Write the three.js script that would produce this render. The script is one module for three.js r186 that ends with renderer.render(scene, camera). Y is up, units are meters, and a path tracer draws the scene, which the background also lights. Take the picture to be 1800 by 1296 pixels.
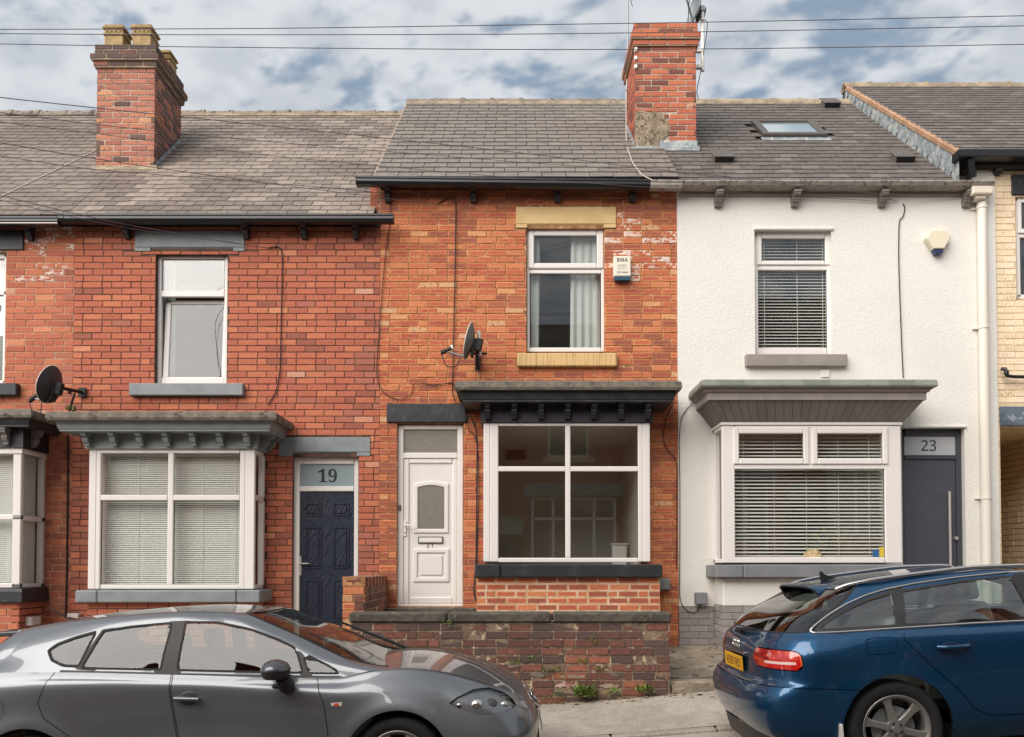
import * as THREE from 'three';
import { mergeGeometries } from 'three/addons/utils/BufferGeometryUtils.js';
import { FontLoader } from 'three/addons/loaders/FontLoader.js';
import { TextGeometry } from 'three/addons/geometries/TextGeometry.js';

// ---------------------------------------------------------------- camera
const scene = new THREE.Scene();
const F = 1540, CX = 900, CY = 955, PITCH = 0.02618, EYE = 1.64, CAMZ = 11;   // a shifted lens, focal length and centre in photograph pixels
const camera = new THREE.PerspectiveCamera(2 * Math.atan(648 / F) * 180 / Math.PI, 1800 / 1296, 0.05, 600);
camera.position.set(0, EYE, CAMZ);
camera.rotation.x = PITCH;
camera.setViewOffset(1800, 1296, 0, 648 - CY, 1800, 1296);
camera.updateProjectionMatrix();
const renderer = new THREE.WebGLRenderer();
renderer.setSize(1024, 737);
renderer.toneMapping = THREE.LinearToneMapping;
renderer.toneMappingExposure = 1.36;
renderer.shadowMap.enabled = true;

// ---------------------------------------------------------------- noise
function mulberry(a) { return () => { a |= 0; a = a + 0x6D2B79F5 | 0; let t = Math.imul(a ^ a >>> 15, 1 | a); t = t + Math.imul(t ^ t >>> 7, 61 | t) ^ t; return ((t ^ t >>> 14) >>> 0) / 4294967296; }; }
const hash3 = (x, y, z) => { let h = Math.imul(x, 374761393) + Math.imul(y, 668265263) + Math.imul(z, 2147483647 ^ 0x5bd1e995) | 0; h = Math.imul(h ^ h >>> 13, 1274126177); return ((h ^ h >>> 16) >>> 0) / 4294967296; };
const sm = t => t * t * (3 - 2 * t), lerp = (a, b, t) => a + (b - a) * t, clamp = (v, a = 0, b = 1) => Math.min(b, Math.max(a, v));
const step = (a, b, v) => sm(clamp((v - a) / (b - a)));
function noise3(x, y, z) {
  const i = Math.floor(x), j = Math.floor(y), k = Math.floor(z), u = sm(x - i), v = sm(y - j), w = sm(z - k);
  const c = (a, b) => lerp(lerp(hash3(i, j + a, k + b), hash3(i + 1, j + a, k + b), u), 0, 0);
  return lerp(lerp(c(0, 0), c(1, 0), v), lerp(c(0, 1), c(1, 1), v), w);
}
function fbm(x, y, z = 0, o = 4) { let s = 0, a = 0.5, n = 0; for (let k = 0; k < o; k++) { s += a * noise3(x, y, z + 17.3 * k); n += a; a *= 0.5; x *= 2.03; y *= 2.03; z *= 2.03; } return s / n; }
// a noise that repeats after p cells
function tnoise(x, y, p, z) { const i = Math.floor(x), j = Math.floor(y), u = sm(x - i), v = sm(y - j), m = q => ((q % p) + p) % p; return lerp(lerp(hash3(m(i), m(j), z), hash3(m(i + 1), m(j), z), u), lerp(hash3(m(i), m(j + 1), z), hash3(m(i + 1), m(j + 1), z), u), v); }
function tfbm(x, y, p, z, o = 5) { let s = 0, a = 0.5, n = 0; for (let k = 0; k < o; k++) { s += a * tnoise(x * p, y * p, p, z + k); n += a; a *= 0.55; p *= 2; } return s / n; }

// ---------------------------------------------------------------- sky and sun
const SUN = new THREE.Vector3(-0.54, 0.55, 0.64).normalize();
{
  const W = 4096, H = 2048, data = new Float32Array(W * H * 4);
  const blue = [0.20, 0.265, 0.35], white = [0.53, 0.55, 0.58], grey = [0.37, 0.40, 0.44];
  for (let j = 0; j < H; j++) {
    const el = ((j + 0.5) / H - 0.5) * Math.PI, sy = Math.sin(el), cy = Math.cos(el);
    for (let i = 0; i < W; i++) {
      const q = (j * W + i) * 4;
      if (el < 0) { data[q] = 0.20; data[q + 1] = 0.19; data[q + 2] = 0.18; data[q + 3] = 1; continue; }
      const ph = ((i + 0.5) / W - 0.5) * 2 * Math.PI, x = Math.cos(ph) * cy, z = Math.sin(ph) * cy;
      const h = 1 / (sy + 0.18), px = x * h, pz = z * h;                       // a thin, broken cloud sheet overhead
      const wx = fbm(px * 2.6 + 5, pz * 2.6, 3, 3) - 0.5, wz = fbm(px * 2.6, pz * 2.6 + 9, 7, 3) - 0.5, a = px * 0.93 + pz * 0.37, b = pz * 0.93 - px * 0.37;
      const big = fbm(a * 5.2 + wx * 1.4, b * 7.5 + wz * 1.4, 1, 4), small = fbm(a * 18 + wx * 3.4, b * 26 + wz * 3.4, 11, 6), n = 0.42 * big + 0.58 * small;
      const cov = step(0.285, 0.505, n), th = step(0.36, 0.7, fbm(a * 13 + 3, b * 17 + 1, 21, 5));
      for (let c = 0; c < 3; c++) data[q + c] = lerp(blue[c], lerp(white[c], grey[c], th * 0.65), cov);
      data[q + 3] = 1;
    }
  }
  const sky = new THREE.DataTexture(data, W, H, THREE.RGBAFormat, THREE.FloatType);
  sky.mapping = THREE.EquirectangularReflectionMapping; sky.magFilter = sky.minFilter = THREE.LinearFilter; sky.needsUpdate = true;
  scene.background = sky; scene.environment = sky;
}
const sun = new THREE.DirectionalLight(new THREE.Color(1.0, 0.945, 0.885), 4.0);
sun.position.copy(SUN).multiplyScalar(40); sun.castShadow = true; sun.shadow.radius = 120; sun.shadow.mapSize.set(4096, 4096);
Object.assign(sun.shadow.camera, { left: -16, right: 16, top: 16, bottom: -16, near: 1, far: 90 });
scene.add(sun, sun.target);

// ---------------------------------------------------------------- places: a photograph pixel on the plane at depth z, in metres
function P(px, py, z = 0) { const dx = (px - CX) / F, dy = (CY - py) / F, c = Math.cos(PITCH), s = Math.sin(PITCH), t = (CAMZ - z) / (c - dy * s); return [dx * t, EYE + (dy * c + s) * t]; }
const X = (px, z = 0, py = 700) => P(px, py, z)[0], Y = (py, z = 0) => P(900, py, z)[1];
const R = (a, b, c, d, z = 0) => { const m = (b + d) / 2; return { x0: X(a, z, m), x1: X(c, z, m), y1: Y(b, z), y0: Y(d, z) }; };
const groundY = x => { const u = clamp(x, -8, 12); return 0.0672 * u + 0.004 * u * u; };   // the street climbs to the east

// ---------------------------------------------------------------- objects
const origin = new Map();
const used = new Map();
function numbered(name) { const n = used.get(name) || 0; used.set(name, n + 1); return n ? `${name}_${String(n).padStart(3, '0')}` : name; }
const at0 = o => origin.get(o) || new THREE.Vector3();
function add(o, parent) { o.castShadow = o.receiveShadow = true; (parent || scene).add(o); return o; }
function thing(name, label, category, base = [0, 0, 0], group, kind) {
  const o = new THREE.Group(); o.name = numbered(name); o.position.set(...base); origin.set(o, new THREE.Vector3(...base));
  o.userData = { label, category }; if (group) o.userData.group = group; if (kind) o.userData.kind = kind; scene.add(o); return o;
}
function part(name, parent) { const o = new THREE.Group(); o.name = name; origin.set(o, at0(parent)); parent.add(o); return o; }
function uvBox(g, s = 1) {
  if (g.index) g = g.toNonIndexed();
  const p = g.attributes.position, uv = new Float32Array(p.count * 2), a = new THREE.Vector3(), b = new THREE.Vector3(), c = new THREE.Vector3(), n = new THREE.Vector3();
  for (let i = 0; i < p.count; i += 3) {
    a.fromBufferAttribute(p, i); b.fromBufferAttribute(p, i + 1); c.fromBufferAttribute(p, i + 2);
    n.copy(b).sub(a).cross(c.clone().sub(a)); const ax = Math.abs(n.x), ay = Math.abs(n.y), az = Math.abs(n.z);
    [a, b, c].forEach((v, k) => { const [u, w] = az >= ax && az >= ay ? [v.x, v.y] : ax >= ay ? [v.z + 0.37, v.y] : [v.x, v.z + 0.61]; uv[(i + k) * 2] = u * s; uv[(i + k) * 2 + 1] = w * s; });
  }
  g.setAttribute('uv', new THREE.BufferAttribute(uv, 2)); return g;
}
function plain(g) { const h = g.index ? g.toNonIndexed() : g; for (const k of Object.keys(h.attributes)) if (!['position', 'normal', 'uv'].includes(k)) h.deleteAttribute(k); return h; }
// geometry given in world metres; the mesh keeps its parent's origin. own = keep the geometry's uv
function mk(name, geos, mat, parent, own = false) {
  let g = Array.isArray(geos) ? geos.map(plain) : [plain(geos)];
  if (!own) g = g.map(q => uvBox(q)); g = g.length > 1 ? mergeGeometries(g) : g[0];
  const m = new THREE.Mesh(g, mat); m.name = name; origin.set(m, new THREE.Vector3());
  if (parent) { m.position.copy(at0(parent)).negate(); }
  return add(m, parent);
}
function solo(name, geos, mat, label, category, group, kind, own) {                  // a thing that is one mesh, its origin at its base
  const m = mk(numbered(name), geos, mat, null, own); const bb = new THREE.Box3().setFromBufferAttribute(m.geometry.attributes.position), c = bb.getCenter(new THREE.Vector3()); c.y = bb.min.y;
  m.geometry.translate(-c.x, -c.y, -c.z); m.position.copy(c); origin.set(m, c.clone());
  m.userData = { label, category }; if (group) m.userData.group = group; if (kind) m.userData.kind = kind; return m;
}
function struct(name, geos, mat, own) { const m = mk(name, geos, mat, null, own); m.userData = { kind: 'structure' }; return m; }

// ---------------------------------------------------------------- shapes
function tris(list) { const g = new THREE.BufferGeometry(); g.setAttribute('position', new THREE.Float32BufferAttribute(list.flat(2), 3)); g.computeVertexNormals(); g.setAttribute('uv', new THREE.Float32BufferAttribute(new Float32Array(list.length * 6), 2)); return g; }
const quad = (a, b, c, d) => [[a, b, c], [a, c, d]];
// a box between two corners with its edges chamfered
function cbox(x0, x1, y0, y1, z0, z1, c = 0.004) {
  const m = [(x0 + x1) / 2, (y0 + y1) / 2, (z0 + z1) / 2], h = [(x1 - x0) / 2, (y1 - y0) / 2, (z1 - z0) / 2]; c = Math.min(c, ...h.map(v => v * 0.45));
  const v = (s, k) => s.map((q, i) => m[i] + q * (i === k ? h[i] : h[i] - c)), out = [];
  const face = pts => { const t = pts.length === 4 ? quad(...pts) : [pts]; const n = new THREE.Vector3(...pts[1]).sub(new THREE.Vector3(...pts[0])).cross(new THREE.Vector3(...pts[2]).sub(new THREE.Vector3(...pts[0]))); const o = pts[0].map((q, i) => (q + pts[2][i]) / 2 - m[i]); const s = n.x * o[0] + n.y * o[1] + n.z * o[2]; for (const q of t) out.push(s > 0 ? q : [q[0], q[2], q[1]]); };
  for (let k = 0; k < 3; k++) for (const s of [-1, 1]) { const i = (k + 1) % 3, j = (k + 2) % 3, p = (a, b) => { const q = []; q[k] = s; q[i] = a; q[j] = b; return v(q, k); }; face([p(-1, -1), p(1, -1), p(1, 1), p(-1, 1)]); }
  for (let k = 0; k < 3; k++) { const i = (k + 1) % 3, j = (k + 2) % 3; for (const a of [-1, 1]) for (const b of [-1, 1]) { const q = e => { const r = []; r[k] = e; r[i] = a; r[j] = b; return r; }; face([v(q(-1), i), v(q(1), i), v(q(1), j), v(q(-1), j)]); } }
  for (const a of [-1, 1]) for (const b of [-1, 1]) for (const d of [-1, 1]) face([v([a, b, d], 0), v([a, b, d], 1), v([a, b, d], 2)]);
  return tris(out);
}
const rbox = (r, z0, z1, c) => cbox(r.x0, r.x1, r.y0, r.y1, z0, z1, c);
const turned = (g, axis, angle, pivot) => { g.translate(-pivot[0], -pivot[1], -pivot[2]); g[{ x: 'rotateX', y: 'rotateY', z: 'rotateZ' }[axis]](angle); g.translate(...pivot); return g; };
// a profile of [z, y] points (any closed outline) drawn along x
function along(profile, x0, x1) {
  const sh = new THREE.Shape(profile.map(([z, y]) => new THREE.Vector2(-z, y))), g = new THREE.ExtrudeGeometry(sh, { depth: x1 - x0, bevelEnabled: false, curveSegments: 4 });
  g.rotateY(Math.PI / 2); g.translate(x0, 0, 0); return g;
}
// an outline of [x, y] points given thickness along z
function slab(points, z0, z1, bevel = 0, holes = []) {
  const sh = new THREE.Shape(points.map(p => new THREE.Vector2(...p))); for (const h of holes) sh.holes.push(new THREE.Path(h.map(p => new THREE.Vector2(...p))));
  const g = new THREE.ExtrudeGeometry(sh, { depth: z1 - z0 - 2 * bevel, bevelEnabled: bevel > 0, bevelThickness: bevel, bevelSize: bevel, bevelOffset: -bevel, bevelSegments: 2, curveSegments: 12 });
  g.translate(0, 0, z0 + bevel); return g;
}
// a profile of [out, y] points carried round a bay: return, front, return
function around(profile, x0, x1, zf, zb = 0) {
  const path = o => [[x0 - o, zb], [x0 - o, zf + o], [x1 + o, zf + o], [x1 + o, zb]], out = [];
  for (let i = 0; i < profile.length; i++) {
    const [o, y] = profile[i], [p, w] = profile[(i + 1) % profile.length], A = path(o), B = path(p);
    for (let k = 0; k < 3; k++) out.push(...quad([A[k][0], y, A[k][1]], [A[k + 1][0], y, A[k + 1][1]], [B[k + 1][0], w, B[k + 1][1]], [B[k][0], w, B[k][1]]));
  }
  return tris(out);
}
function tube(points, r, seg = 24, sides = 6, tension) { const c = new THREE.CatmullRomCurve3(points.map(p => new THREE.Vector3(...p)), false, 'catmullrom', tension ?? 0.3); return new THREE.TubeGeometry(c, seg, r, sides, false); }
function rod(a, b, r0, r1 = r0, sides = 10) { const A = new THREE.Vector3(...a), B = new THREE.Vector3(...b), L = A.distanceTo(B), g = new THREE.CylinderGeometry(r1, r0, L, sides); g.translate(0, L / 2, 0); g.applyQuaternion(new THREE.Quaternion().setFromUnitVectors(new THREE.Vector3(0, 1, 0), B.sub(A).normalize())); g.translate(...a); return g; }
function sheet(f, nu, nv) { const P = [], N = (nu + 1), I = []; for (let j = 0; j <= nv; j++) for (let i = 0; i <= nu; i++) P.push(...f(i / nu, j / nv)); for (let j = 0; j < nv; j++) for (let i = 0; i < nu; i++) { const a = j * N + i; I.push(a, a + 1, a + N + 1, a, a + N + 1, a + N); } const g = new THREE.BufferGeometry(); g.setAttribute('position', new THREE.Float32BufferAttribute(P, 3)); g.setIndex(I); g.computeVertexNormals(); g.setAttribute('uv', new THREE.Float32BufferAttribute(new Float32Array(P.length / 3 * 2), 2)); return g; }

// ---------------------------------------------------------------- textures and materials
const hex = h => { const c = new THREE.Color(h); return [c.r, c.g, c.b]; };
const toS = v => Math.round(255 * clamp(v <= 0.0031308 ? v * 12.92 : 1.055 * Math.pow(v, 1 / 2.4) - 0.055));
function texture(n, m, fn, srgb = true) {
  const d = new Uint8Array(n * m * 4); for (let j = 0; j < m; j++) for (let i = 0; i < n; i++) { const c = fn((i + 0.5) / n, (j + 0.5) / m, i, j), q = (j * n + i) * 4; for (let k = 0; k < 3; k++) d[q + k] = srgb ? toS(c[k]) : Math.round(255 * clamp(c[k])); d[q + 3] = 255; }
  const t = new THREE.DataTexture(d, n, m, THREE.RGBAFormat); t.wrapS = t.wrapT = THREE.RepeatWrapping; t.magFilter = THREE.LinearFilter; t.minFilter = THREE.LinearMipmapLinearFilter; if (srgb) t.colorSpace = THREE.SRGBColorSpace; t.needsUpdate = true; return t;
}
const scaled = (t, u, v = u) => { const c = t.clone(); c.repeat.set(u, v); c.needsUpdate = true; return c; };
const mixc = (a, b, t) => a.map((v, k) => lerp(v, b[k], t)), mul = (a, s) => a.map(v => v * s);
const fineTex = texture(256, 256, (u, v) => { const n = tfbm(u, v, 8, 3, 5); return [n, n, n]; }, false);
const coarseTex = texture(256, 256, (u, v) => { const n = 0.75 + 0.5 * (tfbm(u, v, 4, 9, 6) - 0.5) + 0.12 * (tnoise(u * 128, v * 128, 128, 4) - 0.5); return [n, n, n]; }, false);
coarseTex.colorSpace = THREE.NoColorSpace;
// a surface whose colour wanders a little: c0 towards c1 in patches, with grain
function mottled(c0, c1, { p = 4, grain = 0.12, seed = 1, lo = 0.35, hi = 0.65, size = 256, c2, t2 = 0.7, streak = 1 } = {}) {
  const a = hex(c0), b = hex(c1), d = c2 ? hex(c2) : null;
  return texture(size, size, (u, v) => { let c = mixc(a, b, step(lo, hi, tfbm(u, v * streak, p, seed, 5))); if (d) c = mixc(c, d, step(t2, t2 + 0.12, tfbm(u, v, p * 2, seed + 40, 4))); return mul(c, 1 + grain * 2 * (tnoise(u * size / 2, v * size / 2, size / 2, seed + 7) - 0.5) + grain * (tfbm(u, v, 16, seed + 3, 3) - 0.5)); });
}
const std = o => new THREE.MeshStandardMaterial({ roughness: 0.85, ...o });
const phy = o => new THREE.MeshPhysicalMaterial(o);
const mott = (c0, c1, o = {}, m = {}) => std({ map: scaled(mottled(c0, c1, o), 1 / (o.size_m || 1)), bumpMap: scaled(fineTex, 1 / (o.bump_m || 0.25)), bumpScale: o.bump ?? 0.002, ...m });
const M = {
  pvc: std({ color: '#e3ddd8', roughness: 0.35 }), pvcGrey: std({ color: '#d3ccc6', roughness: 0.4 }), gasket: std({ color: '#2a2a2a', roughness: 0.7 }),
  glass: phy({ color: '#fcfdfc', roughness: 0.0, transmission: 1, thickness: 0, ior: 1.7 }),
  frosted: phy({ color: '#8b8a82', roughness: 0.5, metalness: 0, clearcoat: 0.6, clearcoatRoughness: 0.15, bumpMap: scaled(fineTex, 1 / 0.08), bumpScale: 0.002 }),
  frostDark: mott('#78736a', '#847e73', { p: 32, grain: 0.2, seed: 6, bump: 0.002, bump_m: 0.05, size_m: 0.3 }, { roughness: 0.3 }),
  frostBlue: std({ color: '#8b9a9c', roughness: 0.32 }), frostPale: std({ color: '#b3b5b8', roughness: 0.4 }),
  greyPaint: mott('#858b8c', '#7b8283', { seed: 12, grain: 0.04, bump: 0.001, size_m: 0.8 }, { roughness: 0.55 }),
  blackPaint: mott('#26262a', '#313136', { seed: 13, grain: 0.1, lo: 0.5, hi: 0.72, bump: 0.002, size_m: 0.6, c2: '#403f40', t2: 0.7 }, { roughness: 0.5 }),
  brownPaint: mott('#7d7570', '#746c68', { seed: 14, grain: 0.04, bump: 0.001 }, { roughness: 0.6 }),
  slateGreyPaint: mott('#808083', '#76777b', { seed: 15, grain: 0.05, bump: 0.001 }, { roughness: 0.55 }),
  taupePaint: mott('#958c86', '#8b827d', { seed: 16, grain: 0.04, bump: 0.001 }, { roughness: 0.6 }),
  stone: mott('#655d53', '#776e63', { seed: 17, p: 9, grain: 0.28, bump: 0.006, c2: '#4f4a42', t2: 0.62, bump_m: 0.3 }),
  darkStone: mott('#46423b', '#5b554b', { seed: 18, p: 6, grain: 0.2, bump: 0.006, c2: '#6d6a50', t2: 0.66, bump_m: 0.3 }),
  sandstone: mott('#d8b986', '#cfae79', { seed: 19, p: 4, grain: 0.05, bump: 0.0015 }),
  sillSand: std({ map: texture(512, 64, (u, v) => mul(mixc(hex('#d4b27c'), hex('#a88a5c'), 0.8 * step(0.5, 0.8, tnoise(u * 90, v * 2, 90, 5)) * (0.5 + tnoise(u * 12, 0, 12, 8))), 1)), roughness: 0.85 }),
  gutter: std({ color: '#1d1d1f', roughness: 0.32 }), oldGutter: mott('#8b827a', '#968d84', { seed: 21, p: 12, grain: 0.2, c2: '#5a544b', t2: 0.64, bump: 0.004 }),
  lead: mott('#9fa6a8', '#858d91', { seed: 22, p: 6, grain: 0.12, c2: '#c4bfb0', t2: 0.62, bump: 0.004, size_m: 0.5 }, { roughness: 0.55, metalness: 0.15 }),
  leadGreen: mott('#878a7f', '#767a70', { seed: 23, p: 6, grain: 0.15, bump: 0.004 }, { roughness: 0.6 }),
  terracotta: mott('#a9866a', '#97745a', { seed: 24, p: 6, grain: 0.15, bump: 0.005 }), ridge: mott('#6e655b', '#857a6c', { seed: 25, p: 6, grain: 0.15, bump: 0.004, c2: '#4d473f', t2: 0.6 }),
  cement: mott('#a3927a', '#877865', { seed: 26, p: 6, grain: 0.15, bump: 0.01 }), pot: mott('#aa9066', '#98805a', { seed: 27, p: 5, grain: 0.1, c2: '#7e6a48', t2: 0.66, size_m: 0.5, bump: 0.003 }),
  slab: mott('#9a8d7a', '#7f7363', { seed: 28, p: 5, grain: 0.16, c2: '#5f5749', t2: 0.6, bump: 0.012, size_m: 1.3 }),
  asphaltPath: mott('#aca294', '#a0968a', { seed: 29, p: 4, grain: 0.3, size: 512, size_m: 1.6, bump: 0.006, bump_m: 0.12 }),
  road: mott('#55524e', '#4a4845', { seed: 30, p: 4, grain: 0.4, size: 512, size_m: 1.8, bump: 0.006, bump_m: 0.12 }), kerb: mott('#a0978b', '#938a7f', { seed: 31, p: 5, grain: 0.15, bump: 0.005 }),
  // rough white render
  render: std({ color: '#e2dfd8', map: scaled(texture(512, 512, (u, v) => { const n = 0.93 + 0.07 * tfbm(u, v, 6, 3, 5) + 0.05 * (tfbm(u, v, 64, 8, 2) - 0.5); return [n, n * 0.997, n * 0.99]; }), 0.5), bumpMap: scaled(texture(512, 512, (u, v) => { const n = tfbm(u, v, 64, 5, 2); return [n, n, n]; }, false), 1 / 1.1), bumpScale: 0.003, roughness: 0.9 }),
  cream: std({ color: '#e0c8a0', roughness: 0.7 }), black: std({ color: '#111112', roughness: 0.6 }), cable: std({ color: '#1b1919', roughness: 0.6 }), cableWhite: std({ color: '#b9b0a6', roughness: 0.6 }), cableGrey: std({ color: '#5b5257', roughness: 0.6 }),
  steel: std({ color: '#cfcac2', roughness: 0.42, metalness: 0.7 }), galv: std({ color: '#8f9496', roughness: 0.45, metalness: 0.7 }),
  interior: std({ color: '#b5ab9a', roughness: 0.95 }), blind: std({ color: '#e9e7e1', roughness: 0.5 }), carpet: std({ color: '#6b5f52', roughness: 1 }),
  curtain: phy({ color: '#d4d8d4', roughness: 1, transmission: 0.25, thickness: 0 }), white: std({ color: '#e4e1dc', roughness: 0.4 }),
  net: phy({ color: '#a4a9a7', roughness: 1, transmission: 0.25, thickness: 0 }),
  leaf: phy({ color: '#5d7a25', roughness: 0.7, transmission: 0.3, thickness: 0 }), leafYellow: phy({ color: '#9aa838', roughness: 0.7, transmission: 0.3, thickness: 0 }), leafDark: phy({ color: '#3c5a1e', roughness: 0.7, transmission: 0.25, thickness: 0 }),
};
// ---------------------------------------------------------------- bricks
// 64 brick faces on one sheet: 0-39 usual, 40-47 with white salts, 48-55 dark, 56-63 pale
const COLS = 8, ROWS = 8;
function brickSheet(seed, face, grey = 0.16) {
  const w = 64, h = 24, rnd = mulberry(seed), cells = Array.from({ length: 64 }, (_, k) => face(k < 40 ? 'usual' : k < 48 ? 'salt' : k < 56 ? 'dark' : 'pale', rnd));
  return texture(w * COLS, h * ROWS, (u, v, i, j) => {
    const k = Math.floor(j / h) * COLS + Math.floor(i / w), c = cells[k], x = (i % w + 0.5) / w, y = (j % h + 0.5) / h;
    const e = Math.min(x * 3.1, (1 - x) * 3.1, y, 1 - y), wob = 0.16 * (fbm(x * 9, y * 4, k * 3.1, 3) - 0.5);
    let col = mixc(c.edge, c.core, step(0.1, 0.3, e + wob)); const n = fbm(x * 14, y * 6, k * 7.7 + seed, 4);
    col = mixc(col, c.spot, c.spots * step(0.58, 0.7, n)); if (c.salt) col = mixc(col, hex('#d8cfc6'), c.salt * step(0.42, 0.6, fbm(x * 5, y * 3, k * 2.3, 4)));
    const lum = 0.2126 * col[0] + 0.7152 * col[1] + 0.0722 * col[2]; col = mixc(col, [lum * 1.2, lum * 0.97, lum * 0.78], grey);
    return mul(col, 0.92 + 0.28 * fbm(x * 26, y * 10, k + 50, 3) + 0.1 * (hash3(i, j, seed) - 0.5));
  });
}
const pick = (r, a) => a[Math.floor(r() * a.length) % a.length];
const brickBump = texture(512, 192, (u, v, i, j) => { const n = fbm(i / 7, j / 7, 3, 4); return [n, n, n]; }, false);
const brickMat = (map, o = {}) => std({ map, bumpMap: brickBump, bumpScale: 0.004, roughness: 0.9, ...o });
const BR = {
  red: brickMat(brickSheet(101, (t, r) => { const c = hex(t === 'dark' ? pick(r, ['#a35b44', '#9b543f', '#a9604a']) : t === 'pale' ? pick(r, ['#c88468', '#c97c56', '#c58a70']) : pick(r, ['#bd6444', '#b96043', '#c06846', '#ba6347', '#b55f44', '#c26c48', '#b35c42', '#bb6344'])); return { core: mul(c, 0.92 + 0.14 * r()), edge: mul(c, 1.03), spot: mul(c, 0.62), spots: 0.5 * r(), salt: t === 'salt' ? 0.75 : 0 }; })),
  orange: brickMat(brickSheet(202, (t, r) => { const edge = hex(pick(r, ['#cf7d46', '#d8884c', '#ca7643', '#d2804a'])), core = hex(t === 'dark' ? pick(r, ['#a5573f', '#9d4f3a', '#96503e']) : t === 'pale' ? pick(r, ['#d0935e', '#cf8a50', '#c79a70']) : pick(r, ['#ba5c3b', '#b5543b', '#ad4f3a', '#c26640', '#bc5d3a', '#c97545'])); return { core, edge: mixc(edge, core, t === 'dark' ? 0.5 : 0.25 * r()), spot: hex('#7c4030'), spots: 0.75 * r(), salt: t === 'salt' ? 0.8 : 0 }; })),
  old: brickMat(brickSheet(303, (t, r) => { const c = hex(t === 'dark' ? pick(r, ['#564540', '#5c4a43', '#4e413c']) : t === 'pale' ? pick(r, ['#8a6a58', '#a05c42', '#8f6450']) : pick(r, ['#7e4c3e', '#74463a', '#864f3f', '#6b4439', '#7a4c3f', '#8f5442'])); return { core: c, edge: mixc(c, hex('#4a3b37'), 0.35), spot: hex('#38302e'), spots: 0.9 * r(), salt: t === 'salt' ? 0.5 : 0 }; })),
  stack: brickMat(brickSheet(404, (t, r) => { const c = hex(t === 'dark' ? pick(r, ['#6a4c44', '#735046', '#5f4640']) : t === 'pale' ? pick(r, ['#c07a50', '#c58a62']) : pick(r, ['#ad6a57', '#a8624e', '#b26c54', '#a56656', '#b57054', '#9f5f4e'])); return { core: c, edge: mul(c, 0.95), spot: hex('#5a4540'), spots: 0.9 * r(), salt: t === 'salt' ? 0.4 : 0 }; })),
  flame: brickMat(brickSheet(505, (t, r) => { const c = hex(t === 'dark' ? pick(r, ['#7d4638', '#744136', '#854a3a']) : t === 'pale' ? pick(r, ['#c98450', '#bf8a68']) : pick(r, ['#b25a3c', '#b8603f', '#ad563b', '#aa5840', '#bb6542'])); return { core: c, edge: mul(c, 0.92), spot: hex('#6b3a30'), spots: 0.8 * r(), salt: t === 'salt' ? 0.4 : 0 }; })),
  cream: brickMat(brickSheet(606, (t, r) => { const c = hex(pick(r, ['#e8d2b0', '#e5ceab', '#ead5b5'])); return { core: c, edge: c, spot: hex('#a58b64'), spots: t === 'dark' ? 0.8 : 0.12, salt: 0 }; }), { roughness: 0.6 }),
  greyed: brickMat(brickSheet(707, (t, r) => { const c = hex(pick(r, ['#8b8683', '#858080', '#928d89'])); return { core: c, edge: c, spot: hex('#5f5a58'), spots: 0.4 * r(), salt: 0 }; }), { roughness: 0.65 }),
};
const MORTAR = {
  dark: mott('#4d372e', '#6a4a3c', { seed: 51, p: 6, grain: 0.25, bump: 0.004, size_m: 0.9 }), pale: mott('#b99a80', '#a07a62', { seed: 52, p: 6, grain: 0.25, bump: 0.004, size_m: 0.9 }),
  white: mott('#d3bfa4', '#bfa587', { seed: 58, p: 8, grain: 0.2, bump: 0.004, size_m: 0.8 }),
  tan: mott('#a97c55', '#8a5f40', { seed: 53, p: 8, grain: 0.3, bump: 0.004, size_m: 0.9, c2: '#c9a27a', t2: 0.6 }), old: mott('#8d7863', '#6d5b4c', { seed: 54, p: 8, grain: 0.35, bump: 0.006, size_m: 0.8, c2: '#bda98c', t2: 0.6 }),
  stack: mott('#b7a898', '#9a8878', { seed: 55, p: 8, grain: 0.3, bump: 0.004, size_m: 0.7 }), cream: mott('#dcc4a0', '#d2b892', { seed: 56, p: 8, grain: 0.1, bump: 0.004 }), greyed: mott('#7a7573', '#6b6765', { seed: 57, grain: 0.1, bump: 0.004 }),
};
// the unit brick: face at z = 0, one metre each way before scaling, arrises chamfered
const unitBricks = Array.from({ length: 64 }, (_, k) => {
  const cx = 0.022, cy = 0.06, cz = 0.055, u0 = (k % COLS) / COLS, v0 = Math.floor(k / COLS) / ROWS, du = 1 / COLS, dv = 1 / ROWS, e = 0.02;
  const o = [[-0.5, -0.5], [0.5, -0.5], [0.5, 0.5], [-0.5, 0.5]], f = o.map(([x, y]) => [x - Math.sign(x) * cx, y - Math.sign(y) * cy, 0]), m = o.map(([x, y]) => [x, y, -cz]), b = o.map(([x, y]) => [x, y, -1]), t = [...quad(...f)];
  for (let i = 0; i < 4; i++) { const j = (i + 1) % 4; t.push(...quad(m[i], m[j], f[j], f[i]), ...quad(b[i], b[j], m[j], m[i])); }
  const g = tris(t), p = g.attributes.position, uv = g.attributes.uv;
  for (let i = 0; i < p.count; i++) { const d = p.getZ(i) < -0.5 ? 0.3 : 0; uv.setXY(i, u0 + du * clamp(p.getX(i) * (1 - d) + 0.5, e, 1 - e), v0 + dv * clamp(p.getY(i) * (1 - d) + 0.5, 0.06, 0.94)); }
  return g;
});
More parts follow.
